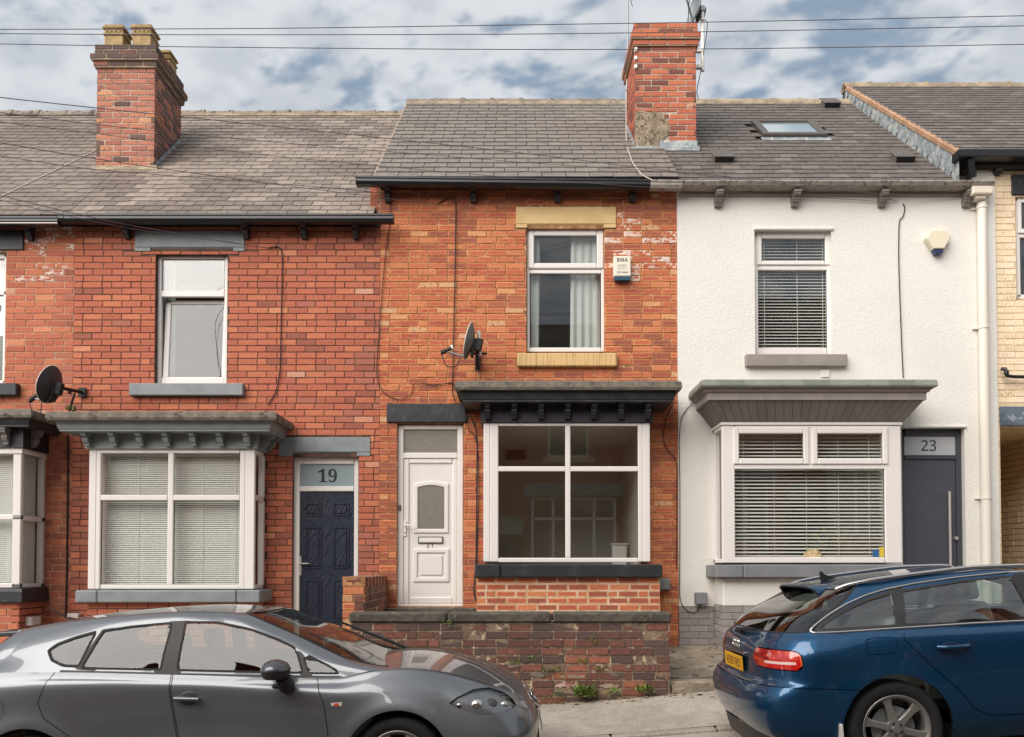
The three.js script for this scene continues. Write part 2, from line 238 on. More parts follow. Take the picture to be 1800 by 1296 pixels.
// lay courses over a rectangle less its openings; gives [x centre, y centre, width, height]
function courses({ x0, x1, y0, y1, course = 0.0815, len = 0.246, joint = 0.010, holes = [], bond = 6, seed = 1, shift = 0, batch = 0.0 }) {
  const rnd = mulberry(seed), out = []; let row = 0;
  for (let y = y1; y > y0 + 0.02; y -= course, row++) {
    const yb = Math.max(y - course + joint, y0), yt = y; let x = x0 - len * (row % 2 ? 0.5 : 1) * (0.96 + 0.08 * rnd()) + shift; const heads = bond && row % bond === bond - 2; let h = rnd() < 0.5;
    while (x < x1) {
      let L = len * (0.985 + 0.03 * rnd()); if (heads) { h = !h; if (h) L *= 0.5; } else if (rnd() < batch) L *= 0.5;
      let pieces = [[Math.max(x, x0), Math.min(x + L - joint, x1), yb, yt]];
      for (const q of holes) pieces = pieces.flatMap(([a, b, c, d]) => {
        if (q.x1 <= a || q.x0 >= b || q.y1 <= c || q.y0 >= d) return [[a, b, c, d]];
        const r = [], full = Math.min(q.y1, d) - Math.max(q.y0, c) > 0.4 * (d - c);
        if (full) { if (q.x0 - a > 0.02) r.push([a, q.x0, c, d]); if (b - q.x1 > 0.02) r.push([q.x1, b, c, d]); } else { const lo = q.y1 < (c + d) / 2 + 0.02 ? q.y1 : c, hi = q.y1 < (c + d) / 2 + 0.02 ? d : q.y0; if (hi - lo > 0.02) r.push([a, b, lo, hi]); }
        return r;
      });
      for (const [a, b, c, d] of pieces) if (b - a > 0.025 && d - c > 0.02) out.push([(a + b) / 2, (c + d) / 2, b - a, d - c]);
      x += L;
    }
  }
  return out;
}
// bricks as single parts up to `most`, the rest joined. place(x, y) -> matrix of the brick's face; kind(x, y, rnd) -> face number
function setBricks(parent, list, { mat, z = 0, depth = 0.105, most = 300, kind, seed = 5, rough = 1, frame, name = 'brick', visible }) {
  const rnd = mulberry(seed), m4 = new THREE.Matrix4(), q = new THREE.Quaternion(), e = new THREE.Euler(), org = at0(parent), rest = [];
  const rows = list.map(b => ({ b, k: kind ? kind(b[0], b[1], rnd) : Math.floor(rnd() * 40), j: [rnd(), rnd(), rnd()] }));
  const order = [...rows].sort((a, b) => (b.b[2] * b.b[3] * (visible && !visible(b.b) ? 0.1 : 1)) - (a.b[2] * a.b[3] * (visible && !visible(a.b) ? 0.1 : 1))), single = new Set(order.slice(0, most));
  for (const r of rows) {
    const [x, y, w, h] = r.b; e.set((r.j[0] - 0.5) * 0.05 * rough, (r.j[1] - 0.5) * 0.018 * rough, (r.j[2] - 0.5) * 0.008 * rough); q.setFromEuler(e);
    m4.compose(new THREE.Vector3(x, y, z + (r.j[0] + r.j[2] - 1) * 0.003 * rough), q, new THREE.Vector3(w, h, depth)); if (frame) m4.premultiply(frame);
    if (single.has(r)) { const o = new THREE.Mesh(unitBricks[r.k], mat); o.name = name; m4.decompose(o.position, o.quaternion, o.scale); o.position.sub(org); add(o, parent); }
    else rest.push(unitBricks[r.k].clone().applyMatrix4(m4));
  }
  if (rest.length) { const o = mk(`${name}work`, rest, mat, parent, true); o.userData = { kind: 'stuff' }; }
}
const rectPts = (h, g = 0) => [[h.x0 - g, h.y0 - g], [h.x1 + g, h.y0 - g], [h.x1 + g, h.y1 + g], [h.x0 - g, h.y1 + g]];
const usual = r => Math.floor(r() * 40), salt = r => 40 + Math.floor(r() * 8), dark = r => 48 + Math.floor(r() * 8), pale = r => 56 + Math.floor(r() * 8);

// ---------------------------------------------------------------- slates
const slateTex = texture(512, 512, (u, v) => { const n = 0.86 + 0.5 * (tfbm(u, v, 14, 71, 5) - 0.5) + 0.3 * step(0.6, 0.75, tfbm(u, v, 12, 75, 4)) * 0.5 + 0.14 * (tnoise(u * 256, v * 256, 256, 73) - 0.5); return [n, n * 0.985, n * 0.97]; });
const slateTone = (list) => list.map(c => std({ color: c, map: slateTex, bumpMap: fineTex, bumpScale: 0.003, roughness: 0.62 }));
const unitSlates = Array.from({ length: 10 }, (_, k) => {
  const rnd = mulberry(900 + k), g = cbox(-0.5, 0.5, 0, 1, -0.5, 0.5, 0.02), p = g.attributes.position, uv = g.attributes.uv, ou = rnd(), ov = rnd();
  for (let i = 0; i < p.count; i++) { const x = p.getX(i), y = p.getY(i); if (y < 0.1) p.setY(i, y + (rnd() - 0.5) * 0 + 0.03 * Math.sin(k * 2 + x * 5)); uv.setXY(i, ou + x * 0.3, ov + y * 0.24); }
  g.computeVertexNormals(); return g;
});
function roof(house, { x0, x1, eave, ridge, gauge = 0.215, width = 0.30, mats, seed = 3, tone, most = 300, wild = 1, holes = [], thick = 0.012 }) {
  // eave, ridge: [y, z]
  const rf = part('roof', house), rnd = mulberry(seed), dy = ridge[0] - eave[0], dz = ridge[1] - eave[1], L = Math.hypot(dy, dz), up = new THREE.Vector3(0, dy / L, dz / L), nor = new THREE.Vector3(0, -dz / L, dy / L), org = at0(rf), n = Math.ceil(L / gauge), list = [];
  for (let r = 0; r < n; r++) {
    const s = r * gauge; let x = x0 - (r % 2 ? width / 2 : 0) - 0.02 * rnd();
    for (; x < x1; x += width) {
      const a = Math.max(x, x0) + 0.0045, b = Math.min(x + width, x1) - 0.0045; if (b - a < 0.03) continue; const xm = (a + b) / 2, sm_ = s + gauge / 2;
      if (holes.some(h => xm > h[0] && xm < h[1] && sm_ > h[2] && sm_ < h[3])) continue;
      list.push({ xm, w: b - a, s: s + (rnd() - 0.5) * 0.012 * wild, r: (rnd() - 0.5) * 0.022 * wild, l: (rnd() - 0.5) * 0.01 * wild, k: Math.floor(rnd() * 10), len: Math.min(gauge * 1.18, L - s), m: tone ? tone(xm, s, rnd) : Math.floor(rnd() * mats.length) });
    }
  }
  const order = [...list].sort((a, b) => b.w / (1 + b.s * 0.02) - a.w / (1 + a.s * 0.02)), single = new Set(order.slice(0, most)), rest = mats.map(() => []);
  const m4 = new THREE.Matrix4(), rot = new THREE.Matrix4();
  for (const t of list) {
    const tilt = 0.062 + t.l, u2 = up.clone().multiplyScalar(Math.cos(tilt)).addScaledVector(nor, -Math.sin(tilt)), n2 = nor.clone().multiplyScalar(Math.cos(tilt)).addScaledVector(up, Math.sin(tilt)), xx = new THREE.Vector3(1, 0, 0);
    const base = new THREE.Vector3(t.xm, eave[0], eave[1]).addScaledVector(up, t.s).addScaledVector(nor, 0.012 + thick);
    m4.makeBasis(xx, u2, n2).setPosition(base); rot.makeRotationZ(t.r); m4.multiply(rot); m4.scale(new THREE.Vector3(t.w, t.len, thick));
    if (single.has(t)) { const o = new THREE.Mesh(unitSlates[t.k], mats[t.m]); o.name = 'slate'; m4.decompose(o.position, o.quaternion, o.scale); o.position.sub(org); add(o, rf); }
    else rest[t.m].push(unitSlates[t.k].clone().applyMatrix4(m4));
  }
  rest.forEach((g, i) => { if (g.length) mk('slating', g, mats[i], rf, true).userData = { kind: 'stuff' }; });
  const E = eave, G = ridge, t = 0.12, back = G[1] - (E[1] - G[1]);
  mk('roof_deck', along([[E[1], E[0]], [G[1], G[0]], [back, E[0]], [back, E[0] - t], [G[1], G[0] - t * 1.4], [E[1] - 0.02, E[0] - t * 0.4]], x0 + 0.004, x1 - 0.004), M.black2, rf);
  return { rf, up, nor, L, at: (x, s, h = 0) => new THREE.Vector3(x, E[0], E[1]).addScaledVector(up, s).addScaledVector(nor, h) };
}
M.black2 = std({ color: '#2b2826', roughness: 0.95 });
function ridgeTiles(rf, x0, x1, y, z, { len = 0.46, mat = M.ridge, seed = 7, mortar = true } = {}) {
  const rnd = mulberry(seed), n = Math.round((x1 - x0) / len);
  for (let i = 0; i < n; i++) {
    const a = x0 + (x1 - x0) * i / n, b = x0 + (x1 - x0) * (i + 1) / n - 0.004, d = (rnd() - 0.5) * 0.012 - 0.02, s = 0.11, prof = [[s, y - 0.085 + d], [0.04, y + 0.02 + d], [0, y + 0.034 + d], [-0.04, y + 0.02 + d], [-s, y - 0.085 + d], [-s + 0.02, y - 0.095 + d], [0, y + 0.01 + d], [s - 0.02, y - 0.095 + d]].map(([q, w]) => [q + z, w]);
    const roll = prof.slice(0, 5).map(([q, w]) => [z + (q - z) * 1.1, y - 0.1 + (w - y + 0.1) * 1.13]);
    mk('ridge_tile', [along(prof, a, b), along([...roll, ...prof.slice(0, 5).reverse().map(([q, w]) => [q, w - 0.01])], b - 0.055, b + 0.012)], mat, rf);
  }
  if (mortar) mk('bedding_mortar', along([[z + 0.125, y - 0.125], [z + 0.112, y - 0.075], [z - 0.1, y - 0.1], [z - 0.1, y - 0.14]], x0 + 0.01, x1 - 0.01), M.cement, rf);
}
// ---------------------------------------------------------------- windows
// bars and panes are rectangles at depth z (front of the frame)
function frame(parent, bars, z, { mat = M.pvc, depth = 0.06, c = 0.008, name = 'frame' } = {}) { return mk(name, bars.map(b => rbox(b, z - depth, z, c)), mat, parent); }
function pane(parent, r, z, mat = M.glass) {
  mk('gasket', [[r.x0 - 0.006, r.x0 + 0.004, r.y0, r.y1], [r.x1 - 0.004, r.x1 + 0.006, r.y0, r.y1], [r.x0 - 0.006, r.x1 + 0.006, r.y0 - 0.006, r.y0 + 0.004], [r.x0 - 0.006, r.x1 + 0.006, r.y1 - 0.004, r.y1 + 0.006]].map(q => cbox(...q, z - 0.004, z + 0.004, 0.001)), M.gasket, parent);
  const s = d => tris(quad([r.x0 - 0.006, r.y0 - 0.006, z - d], [r.x1 + 0.006, r.y0 - 0.006, z - d], [r.x1 + 0.006, r.y1 + 0.006, z - d], [r.x0 - 0.006, r.y1 + 0.006, z - d]));
  return mk('pane', [s(0.005), s(0.023)], mat, parent);   // a sealed unit of two sheets
}
function room(parent, x0, x1, y0, y1, z0, z1, mat = M.interior, floor = M.carpet) {
  const t = 0.06; mk('interior_wall', [cbox(x0 - t, x0, y0, y1, z1, z0, 0), cbox(x1, x1 + t, y0, y1, z1, z0, 0), cbox(x0 - t, x1 + t, y0 - t, y1 + t, z1 - t, z1, 0), cbox(x0 - t, x1 + t, y1, y1 + t, z1, z0, 0)], mat, parent);
  mk('interior_floor', cbox(x0 - t, x1 + t, y0 - t, y0, z1, z0, 0), floor, parent);
}
// scrolled eaves bracket: an S-shaped side profile, given a width
function bracket(parent, x, yTop, z0, { w = 0.065, h = 0.2, d = 0.16, mat = M.blackPaint, name = 'bracket' } = {}) {
  const p = [[0, 0], [d, 0], [d, -0.18], [d * 0.94, -0.34], [d * 0.7, -0.44], [d * 0.62, -0.5], [d * 0.66, -0.58], [d * 0.6, -0.74], [d * 0.42, -0.86], [d * 0.36, -1], [0, -1]].map(([q, y]) => [z0 + q, yTop + y * h]);
  return mk(name, [along(p, x - w / 2, x + w / 2), cbox(x - w / 2 - 0.006, x + w / 2 + 0.006, yTop - 0.2 * h, yTop - 0.002, z0, z0 + d + 0.006, 0.003), cbox(x - w / 2 - 0.005, x + w / 2 + 0.005, yTop - 0.62 * h, yTop - 0.54 * h, z0, z0 + d * 0.7, 0.002)], mat, parent);
}
function gutterProfile(z, y, r = 0.055) { return [[z - r, y + 0.02], [z + r, y + 0.02], [z + r + 0.004, y + 0.012], [z + r + 0.004, y - 0.002], [z + r - 0.006, y - 0.012], [z + r * 0.92, y - 0.04], [z + r * 0.5, y - 0.075], [z - r, y - 0.08]]; }
function blind(label, r, z, { pitch = 0.024, tilt = 0.9, tapes = [0.12, 0.5, 0.88], depth = 0.022, group, mat = M.blind } = {}) {
  const t = thing('venetian_blind', label, 'blind', [(r.x0 + r.x1) / 2, r.y0, z], group), n = Math.floor((r.y1 - r.y0 - 0.03) / pitch), org = at0(t);
  mk('headrail', cbox(r.x0, r.x1, r.y1 - 0.028, r.y1, z - 0.014, z + 0.014, 0.003), mat, t);
  const g = cbox(r.x0 - org.x, r.x1 - org.x, -0.0007, 0.0007, -depth / 2, depth / 2, 0.0002); g.rotateX(tilt);
  for (let i = 0; i < n; i++) { const o = new THREE.Mesh(g, mat); o.name = 'slat'; o.position.set(0, r.y1 - 0.04 - i * pitch - org.y, 0); add(o, t); }
  for (const q of tapes) mk('ladder_cord', cbox(lerp(r.x0, r.x1, q) - 0.0025, lerp(r.x0, r.x1, q) + 0.0025, r.y0 + 0.02, r.y1, z + depth * 0.5 + 0.002, z + depth * 0.5 + 0.004, 0), mat, t);
  mk('bottom_rail', cbox(r.x0, r.x1, r.y0 + 0.002, r.y0 + 0.018, z - 0.012, z + 0.012, 0.003), mat, t);
  return t;
}
const serif = await new FontLoader().loadAsync('fonts/droid/droid_serif_bold.typeface.json');
const sans = await new FontLoader().loadAsync('fonts/droid/droid_sans_regular.typeface.json');
function text(str, font, size, x, y, z, depth = 0.003) { const g = new TextGeometry(str, { font, size, depth, curveSegments: 4, bevelEnabled: false }); g.computeBoundingBox(); const b = g.boundingBox; g.translate(x - (b.min.x + b.max.x) / 2, y - (b.min.y + b.max.y) / 2, z); return g; }

// ---------------------------------------------------------------- ground
{
  const strip = (z0, z1, h0, h1, nz = 2, wob = 0) => { const g = sheet((u, v) => { const x = lerp(-60, 60, u), z = lerp(z1, z0, v); return [x, groundY(x) + lerp(h1, h0, v) + wob * (fbm(x * 0.9, z * 1.3, 3) - 0.5), z]; }, 600, nz); return g; };
  struct('ground', sheet((u, v) => [lerp(-300, 300, u), -0.9, lerp(300, -300, v)], 2, 2), mott('#6c6a58', '#5c5c4a', { seed: 61, grain: 0.3, size_m: 6 }));
  struct('road', strip(4.5, 9.9, 0, 0, 6, 0.008), M.road);
  struct('road_edge', strip(3.36, 4.5, 0.07, 0, 4, 0.008), M.asphaltPath);
  struct('pavement', strip(1.6, 3.24, 0.232, 0.10, 8, 0.012), M.asphaltPath);
  struct('far_pavement', strip(10.02, 12.95, 0.112, 0.15, 4, 0.01), M.asphaltPath);
  const ks = []; for (let x = -12; x < 14; x += 0.92) { const k = cbox(0, 0.912, -0.12, 0.102, 3.24, 3.36, 0.015); const a = Math.atan(0.0672 + 0.008 * clamp(x, -8, 12)); k.rotateZ(a); k.translate(x, groundY(x), 0); ks.push(k); }
  const kerb = thing('kerb', 'grey kerb stones edging the pavement beside the parked cars', 'kerb', [0, 0, 3.3], null, 'structure');
  for (const k of ks) mk('kerb_stone', k, M.kerb, kerb);
  const fk = []; for (let x = -12; x < 14; x += 0.92) { const k = cbox(0, 0.912, -0.12, 0.118, 9.9, 10.02, 0.015); k.rotateZ(Math.atan(0.0672 + 0.008 * clamp(x, -8, 12))); k.translate(x, groundY(x), 0); fk.push(k); }
  struct('far_kerb', fk, M.kerb);
  // forecourts before the houses
  struct('forecourt', [sheet((u, v) => { const x = lerp(-9.4, -1.8, u), z = lerp(1.6, -0.05, v); return [x, groundY(x) + 0.232 + 0.25 * step(0, 1, v), z]; }, 30, 6)], M.slab);
}
// cracked concrete before the white house, with its worn step
{
  const t = thing('forecourt_slab', 'cracked concrete forecourt slab with a worn front step before the white house', 'slab', [3.4, 0.3, 1.0], null, 'structure');
  const zf = 1.98, yb = Y(1137, 0.03), yf = Y(1198, zf);
  mk('slab', [sheet((u, v) => { const x = lerp(1.66, 6.05, u), z = lerp(zf - 0.25, -0.02, v), rise = 0.02 * (x - 1.9); return [x, lerp(yf + 0.012, yb, v) + rise + 0.03 * (fbm(x * 2.2, z * 2.2, 5, 4) - 0.5), z]; }, 90, 40)], M.slab, t);
  const st = sheet((u, v) => { const x = lerp(1.64, 6.05, u), n = 0.02 * (fbm(x * 3, v * 2, 9, 3) - 0.5), rise = 0.02 * (x - 1.9); const pr = [[zf - 0.26, yf], [zf - 0.02, yf], [zf + 0.004, yf - 0.02], [zf + 0.008, yf - 0.3]][Math.round(v * 3)]; return [x, pr[1] + rise + n * 0.6, pr[0] + n]; }, 80, 3);
  mk('front_step', st.toNonIndexed(), M.slab, t);
}

// ---------------------------------------------------------------- walls
function brickWall(house, { x0, x1, y0, y1, holes, mat, mortar, most, kind, seed, bond, z = 0, recess = 0.006, rough = 1, batch, course, outline, name = 'wall', visible, open }) {
  const w = part(name, house); const H = (open || holes).map(h => rectPts(h, -0.004));
  mk('mortar', slab(outline || [[x0, y0], [x1, y0], [x1, y1], [x0, y1]], z - 0.22, z - recess, 0, H), mortar, w);
  setBricks(w, courses({ x0, x1, y0, y1, holes, seed, bond, batch, course }), { mat, z, most, kind, seed: seed + 1, rough, visible });
  return w;
}
const inView = ([x, y]) => { const s = F / CAMZ; return Math.abs(x) < 6.4 && y > 0.9; };
// side returns of brickwork: facing +x (turn 1) or -x (turn -1)
function returnBricks(parent, xs, z0, z1, y0, y1, turn, mat, mortar, opt = {}) {
  const f = new THREE.Matrix4().makeRotationY(turn * Math.PI / 2).setPosition(xs, 0, turn > 0 ? z1 : z0), L = z1 - z0;
  mk('mortar', turn > 0 ? cbox(xs - 0.1, xs - 0.006, y0, y1, z0, z1 - 0.006, 0) : cbox(xs + 0.006, xs + 0.1, y0, y1, z0, z1 - 0.006, 0), mortar, parent);
  setBricks(parent, courses({ x0: 0.004, x1: L, y0, y1, seed: opt.seed || 3, bond: 0, len: opt.len || 0.246, shift: opt.shift || 0, course: opt.course }), { mat, frame: f, most: opt.most ?? 60, seed: 8, kind: opt.kind });
}
function lintel(parent, r, z, mat, { name = 'lintel', proud = 0.012, chamfer } = {}) {
  const g = [cbox(r.x0, r.x1, r.y0, r.y1, -0.16, z + proud, 0.006)]; if (chamfer) { const c = chamfer; return mk(name, [cbox(r.x0, r.x1, r.y0 + 0.05, r.y1, -0.16, z + proud, 0.006), cbox(r.x0, c[0], r.y0, r.y0 + 0.048, -0.16, z + proud, 0.004), cbox(c[1], r.x1, r.y0, r.y0 + 0.048, -0.16, z + proud, 0.004), along([[z + proud, r.y0 + 0.05], [z + proud - 0.05, r.y0 + 0.004], [-0.1, r.y0 + 0.004], [-0.1, r.y0 + 0.05]], c[0], c[1])], mat, parent); }
  return mk(name, g, mat, parent);
}
const sillStone = (parent, r, mat, out = 0.07, name = 'sill') => mk(name, [cbox(r.x0, r.x1, r.y0, r.y1, -0.15, out, 0.008)], mat, parent);
const closed = (house, x0, x1, y1, ze) => mk('rear_wall', [cbox(x0, x1, -0.5, y1, ze - 0.2, ze, 0)], M.black2, house);

// cornice over a bay: stone slab, fascia, frieze, a row of scrolled corbels
function cornice(house, x0, x1, zf, { slabY, fasciaY, friezeY, so, fo, mat, stone, corbels, corbelMat, sideCorbels = [], zb = 0 }) {
  const c = part('cornice', house), [s1, s0] = slabY, [f1, f0] = fasciaY, [r1, r0] = friezeY;
  mk('stone_slab', around([[so, s0], [so + 0.012, s0 + 0.03], [so + 0.004, s1 - 0.02], [so - 0.03, s1], [-0.4, s1 + 0.03], [-0.4, s0]], x0, x1, zf, zb), stone, c);
  mk('fascia', around([[fo, f0], [fo, f0 + 0.02], [fo + 0.012, f0 + 0.03], [fo + 0.03, f1 - 0.01], [fo + 0.045, f1], [0, f1], [0, f0]], x0, x1, zf, zb), mat, c);
  mk('frieze', around([[0.035, r0], [0.035, r1], [0.0, r1], [0, r0]], x0, x1, zf, zb), mat, c);
  for (const x of corbels) bracket(c, x, r1 - 0.002, zf + 0.03, { w: 0.062, h: (r1 - r0) * 0.86, d: fo * 0.72, mat: corbelMat || mat, name: 'corbel' });
  for (const [xs, z, dir] of sideCorbels) { const g = bracket(c, 0, r1 - 0.002, 0, { w: 0.062, h: (r1 - r0) * 0.86, d: fo * 0.72, mat: corbelMat || mat, name: 'corbel' }); g.geometry.rotateY(dir * Math.PI / 2); g.geometry.translate(xs, 0, z); }
  mk('soffit', [cbox(x0 - fo + 0.01, x1 + fo - 0.01, f0 + 0.01, f0 + 0.03, zb - 0.1, zf + fo - 0.01, 0)], mat, c);
  return c;
}
// a side return of a bay window, frame and pane
function bayReturn(win, xs, dir, y0, y1, zf, zb, { mid, mat = M.pvc, post = 0.07, glass = M.glass } = {}) {
  const a = dir > 0 ? xs - 0.07 : xs, b = dir > 0 ? xs : xs + 0.07, bars = [cbox(a, b, y0, y1, zb + 0.003, zb + post, 0.006), cbox(a, b, y1 - 0.05, y1, zb, zf - 0.06, 0.006), cbox(a, b, y0, y0 + 0.05, zb, zf - 0.06, 0.006)];
  if (mid) bars.push(cbox(a, b, mid - 0.03, mid + 0.03, zb, zf - 0.06, 0.006));
  mk('side_frame', bars, mat, win); const x = xs - dir * 0.03, q = (lo, hi) => mk('side_pane', tris(quad([x, lo, zb + 0.05], [x, lo, zf - 0.08], [x, hi, zf - 0.08], [x, hi, zb + 0.05])), glass, win);
  if (mid) { q(y0 + 0.05, mid - 0.03); q(mid + 0.03, y1 - 0.05); } else q(y0 + 0.05, y1 - 0.05);
}

const EAVE19 = [Y(381, 0.2), 0.2], RIDGE19 = [Y(203, -3.3), -3.3], EAVE21 = [Y(314, 0.2), 0.2], RIDGE21 = [Y(181, -3.3), -3.3], EAVE23 = [Y(323, 0.17), 0.17], RIDGE23 = [Y(181, -3.3), -3.3], EAVE25 = [Y(269, 0.22), 0.22], RIDGE25 = [Y(152, -3.45), -3.45];
const xa = X(127), xb = X(667), xc = X(1191), xd = X(1752);

// ================================================================ number 19 and its neighbour downhill
const house17 = thing('terraced_house', 'red brick terraced house with black painted cornice and bay beside a wall mounted dish', 'house', [-7.4, groundY(-7.4), 0], 'terraced houses of the street');
const house19 = thing('terraced_house', 'red brick terraced house with grey painted cornice and navy door numbered 19', 'house', [-3.6, groundY(-3.6), 0], 'terraced houses of the street');
const house21 = thing('terraced_house', 'orange brick terraced house with sandstone lintel and white door numbered 21', 'house', [0.2, 0.2, 0], 'terraced houses of the street');
const house23 = thing('terraced_house', 'white rendered terraced house with rooflight and grey door numbered 23', 'house', [4.1, 0.4, 0], 'terraced houses of the street');
const house25 = thing('terraced_house', 'cream painted brick house with a covered passage and taller slate roof', 'house', [8.0, 0.5, 0], 'terraced houses of the street');
const slates = {
  old: slateTone(['#7c7067', '#85796f', '#73685f', '#90847a', '#786d65', '#998d82']), fresh: slateTone(['#7c746d', '#7f7770', '#79716a', '#827a72']), dark: slateTone(['#645d58', '#69625c', '#5f5853', '#756e68', '#665f5a']),
};
{
  // ---- wall of 17
  const x0 = -9.6, wy1 = Y(384), up = { x0: -6.95, x1: X(9, 0, 560), y0: Y(676), y1: Y(442) }, ln = R(-60, 406, 42, 440), sl = R(-60, 676, 35, 697), bx0 = -8.1, bx1 = -5.87, zf = 0.55;
  const stain = (x, y, r) => { const s = step(-6.35, -5.9, x) * step(5.0, 5.6, y) * (1 - step(-5.62, -5.4, x)); if (r() < s * 0.75) return salt(r); const d = step(-5.85, -5.6, x) * (1 - step(-5.5, -5.35, x)); if (r() < 0.3 * d || (y < 3.1 && r() < 0.55)) return dark(r); return r() < 0.06 ? pale(r) : usual(r); };
  brickWall(house17, { x0, x1: xa, y0: -0.3, y1: wy1, holes: [up, ln, sl, { x0: bx0, x1: bx1, y0: -0.3, y1: Y(725) }], open: [up, { x0: bx0, x1: bx1, y0: 0.3, y1: Y(735) }], mat: BR.red, mortar: MORTAR.pale, most: 240, kind: stain, seed: 21, bond: 7, visible: inView });
  lintel(house17, ln, 0, M.blackPaint, { proud: 0.02 }); sillStone(house17, sl, M.blackPaint, 0.09);
  const w = part('window', house17), o = up, f = 0.07;
  frame(w, [{ ...o, x0: o.x1 - f }, { ...o, x1: o.x0 + f }, { ...o, y0: o.y1 - f }, { ...o, y1: o.y0 + f }, { ...o, y0: Y(516), y1: Y(508) }], -0.07);
  pane(w, { x0: o.x0 + f, x1: o.x1 - f, y0: o.y0 + f, y1: Y(516) }, -0.09); pane(w, { x0: o.x0 + f, x1: o.x1 - f, y0: Y(508), y1: o.y1 - f }, -0.09);
  room(house17, o.x0 - 0.4, o.x1 + 0.3, o.y0 - 0.7, o.y1 + 0.3, -0.23, -3.2);
  // ---- bay of 17
  const b = part('bay_window', house17), yh = Y(790, zf), ys = Y(1034, zf);
  const bars = [[bx1 - 0.10, bx1, ys, yh], [bx0, bx0 + 0.10, ys, yh], [bx0, bx1, yh - 0.06, yh], [bx0, bx1, ys, ys + 0.06], [bx1 - 0.62, bx1 - 0.56, ys, yh], [bx1 - 1.7, bx1 - 1.64, ys, yh], [bx0, bx1, Y(914, zf), Y(905, zf)]].map(([a, c, d, e]) => ({ x0: a, x1: c, y0: d, y1: e }));
  frame(b, bars, zf); pane(b, { x0: bx0 + 0.1, x1: bx1 - 0.1, y0: ys + 0.06, y1: yh - 0.06 }, zf - 0.03);
  mk('head_trim', around([[0.012, yh - 0.05], [0.012, yh + 0.01], [-0.05, yh + 0.01], [-0.05, yh - 0.05]], bx0, bx1, zf), M.pvc, b);
  bayReturn(b, bx1, 1, ys, yh, zf, 0, { mid: Y(912, 0.3) });
  room(house17, bx0 + 0.02, bx1 - 0.08, ys - 0.5, yh + 0.02, -0.02, -3.4);
  mk('bay_sill', around([[0.05, Y(1060, zf)], [0.06, Y(1058, zf)], [0.06, Y(1040, zf)], [0.05, Y(1035, zf)], [-0.12, Y(1034, zf)], [-0.12, Y(1060, zf)]], bx0, bx1, zf), M.blackPaint, b);
  const base = part('bay_base', house17), by = Y(1060, zf);
  mk('mortar', cbox(bx0, bx1 - 0.006, -0.6, by, 0, zf - 0.006, 0), MORTAR.pale, base);
  setBricks(base, courses({ x0: bx0, x1: bx1, y0: -0.3, y1: by, seed: 31, bond: 5 }), { mat: BR.red, z: zf, most: 40, visible: ([x, y]) => x > -6.4 && y > 0.5, kind: (x, y, r) => usual(r) });
  returnBricks(base, bx1, 0, zf, -0.3, by, 1, BR.red, MORTAR.pale, { len: 0.2, kind: (x, y, r) => r() < 0.4 ? dark(r) : usual(r) });
  cornice(house17, bx0, bx1, zf, { slabY: [Y(719, zf + 0.2), Y(735, zf + 0.2)], fasciaY: [Y(736, zf + 0.17), Y(750, zf + 0.17)], friezeY: [Y(752, zf), Y(788, zf)], so: 0.23, fo: 0.17, mat: M.blackPaint, stone: M.stone, corbels: [-6.02, -6.34, -6.66, -6.98, -7.3], sideCorbels: [[bx1 + 0.03, 0.38, 1]], corbelMat: M.brownPaint });
  const rf = roof(house17, { x0, x1: xa + 0.001, eave: EAVE19, ridge: RIDGE19, mats: slates.old, seed: 41, most: 220, wild: 1.5, gauge: 0.165, width: 0.25, tone: (x, s, r) => { const n = fbm(x * 0.8, s * 0.9, 4); const q = n + 0.25 * (r() - 0.5); return q < 0.4 ? 2 : q < 0.48 ? 4 : q < 0.58 ? 0 : 1; } });
  ridgeTiles(rf.rf, x0, xa, RIDGE19[0] + 0.06, -3.3, { seed: 42, mortar: false }); closed(house17, x0, xa, EAVE19[0], -6.5);
  const gu = part('gutter', house17); mk('gutter_channel', along(gutterProfile(0.24, Y(386, 0.24), 0.06), x0, X(98, 0.27)), M.gutter, gu); mk('gutter_lip', cbox(x0, X(98, 0.27), Y(392.5, 0.3), Y(391, 0.3), 0.2, 0.302, 0.001), M.pvcGrey, gu);
  mk('fascia_board', cbox(x0, xa, EAVE19[0] - 0.05, EAVE19[0] + 0.05, 0.0, 0.03, 0), M.black, house17);
  bracket(house17, X(52), Y(392, 0.1), 0.0, { h: 0.2, d: 0.16 });
}
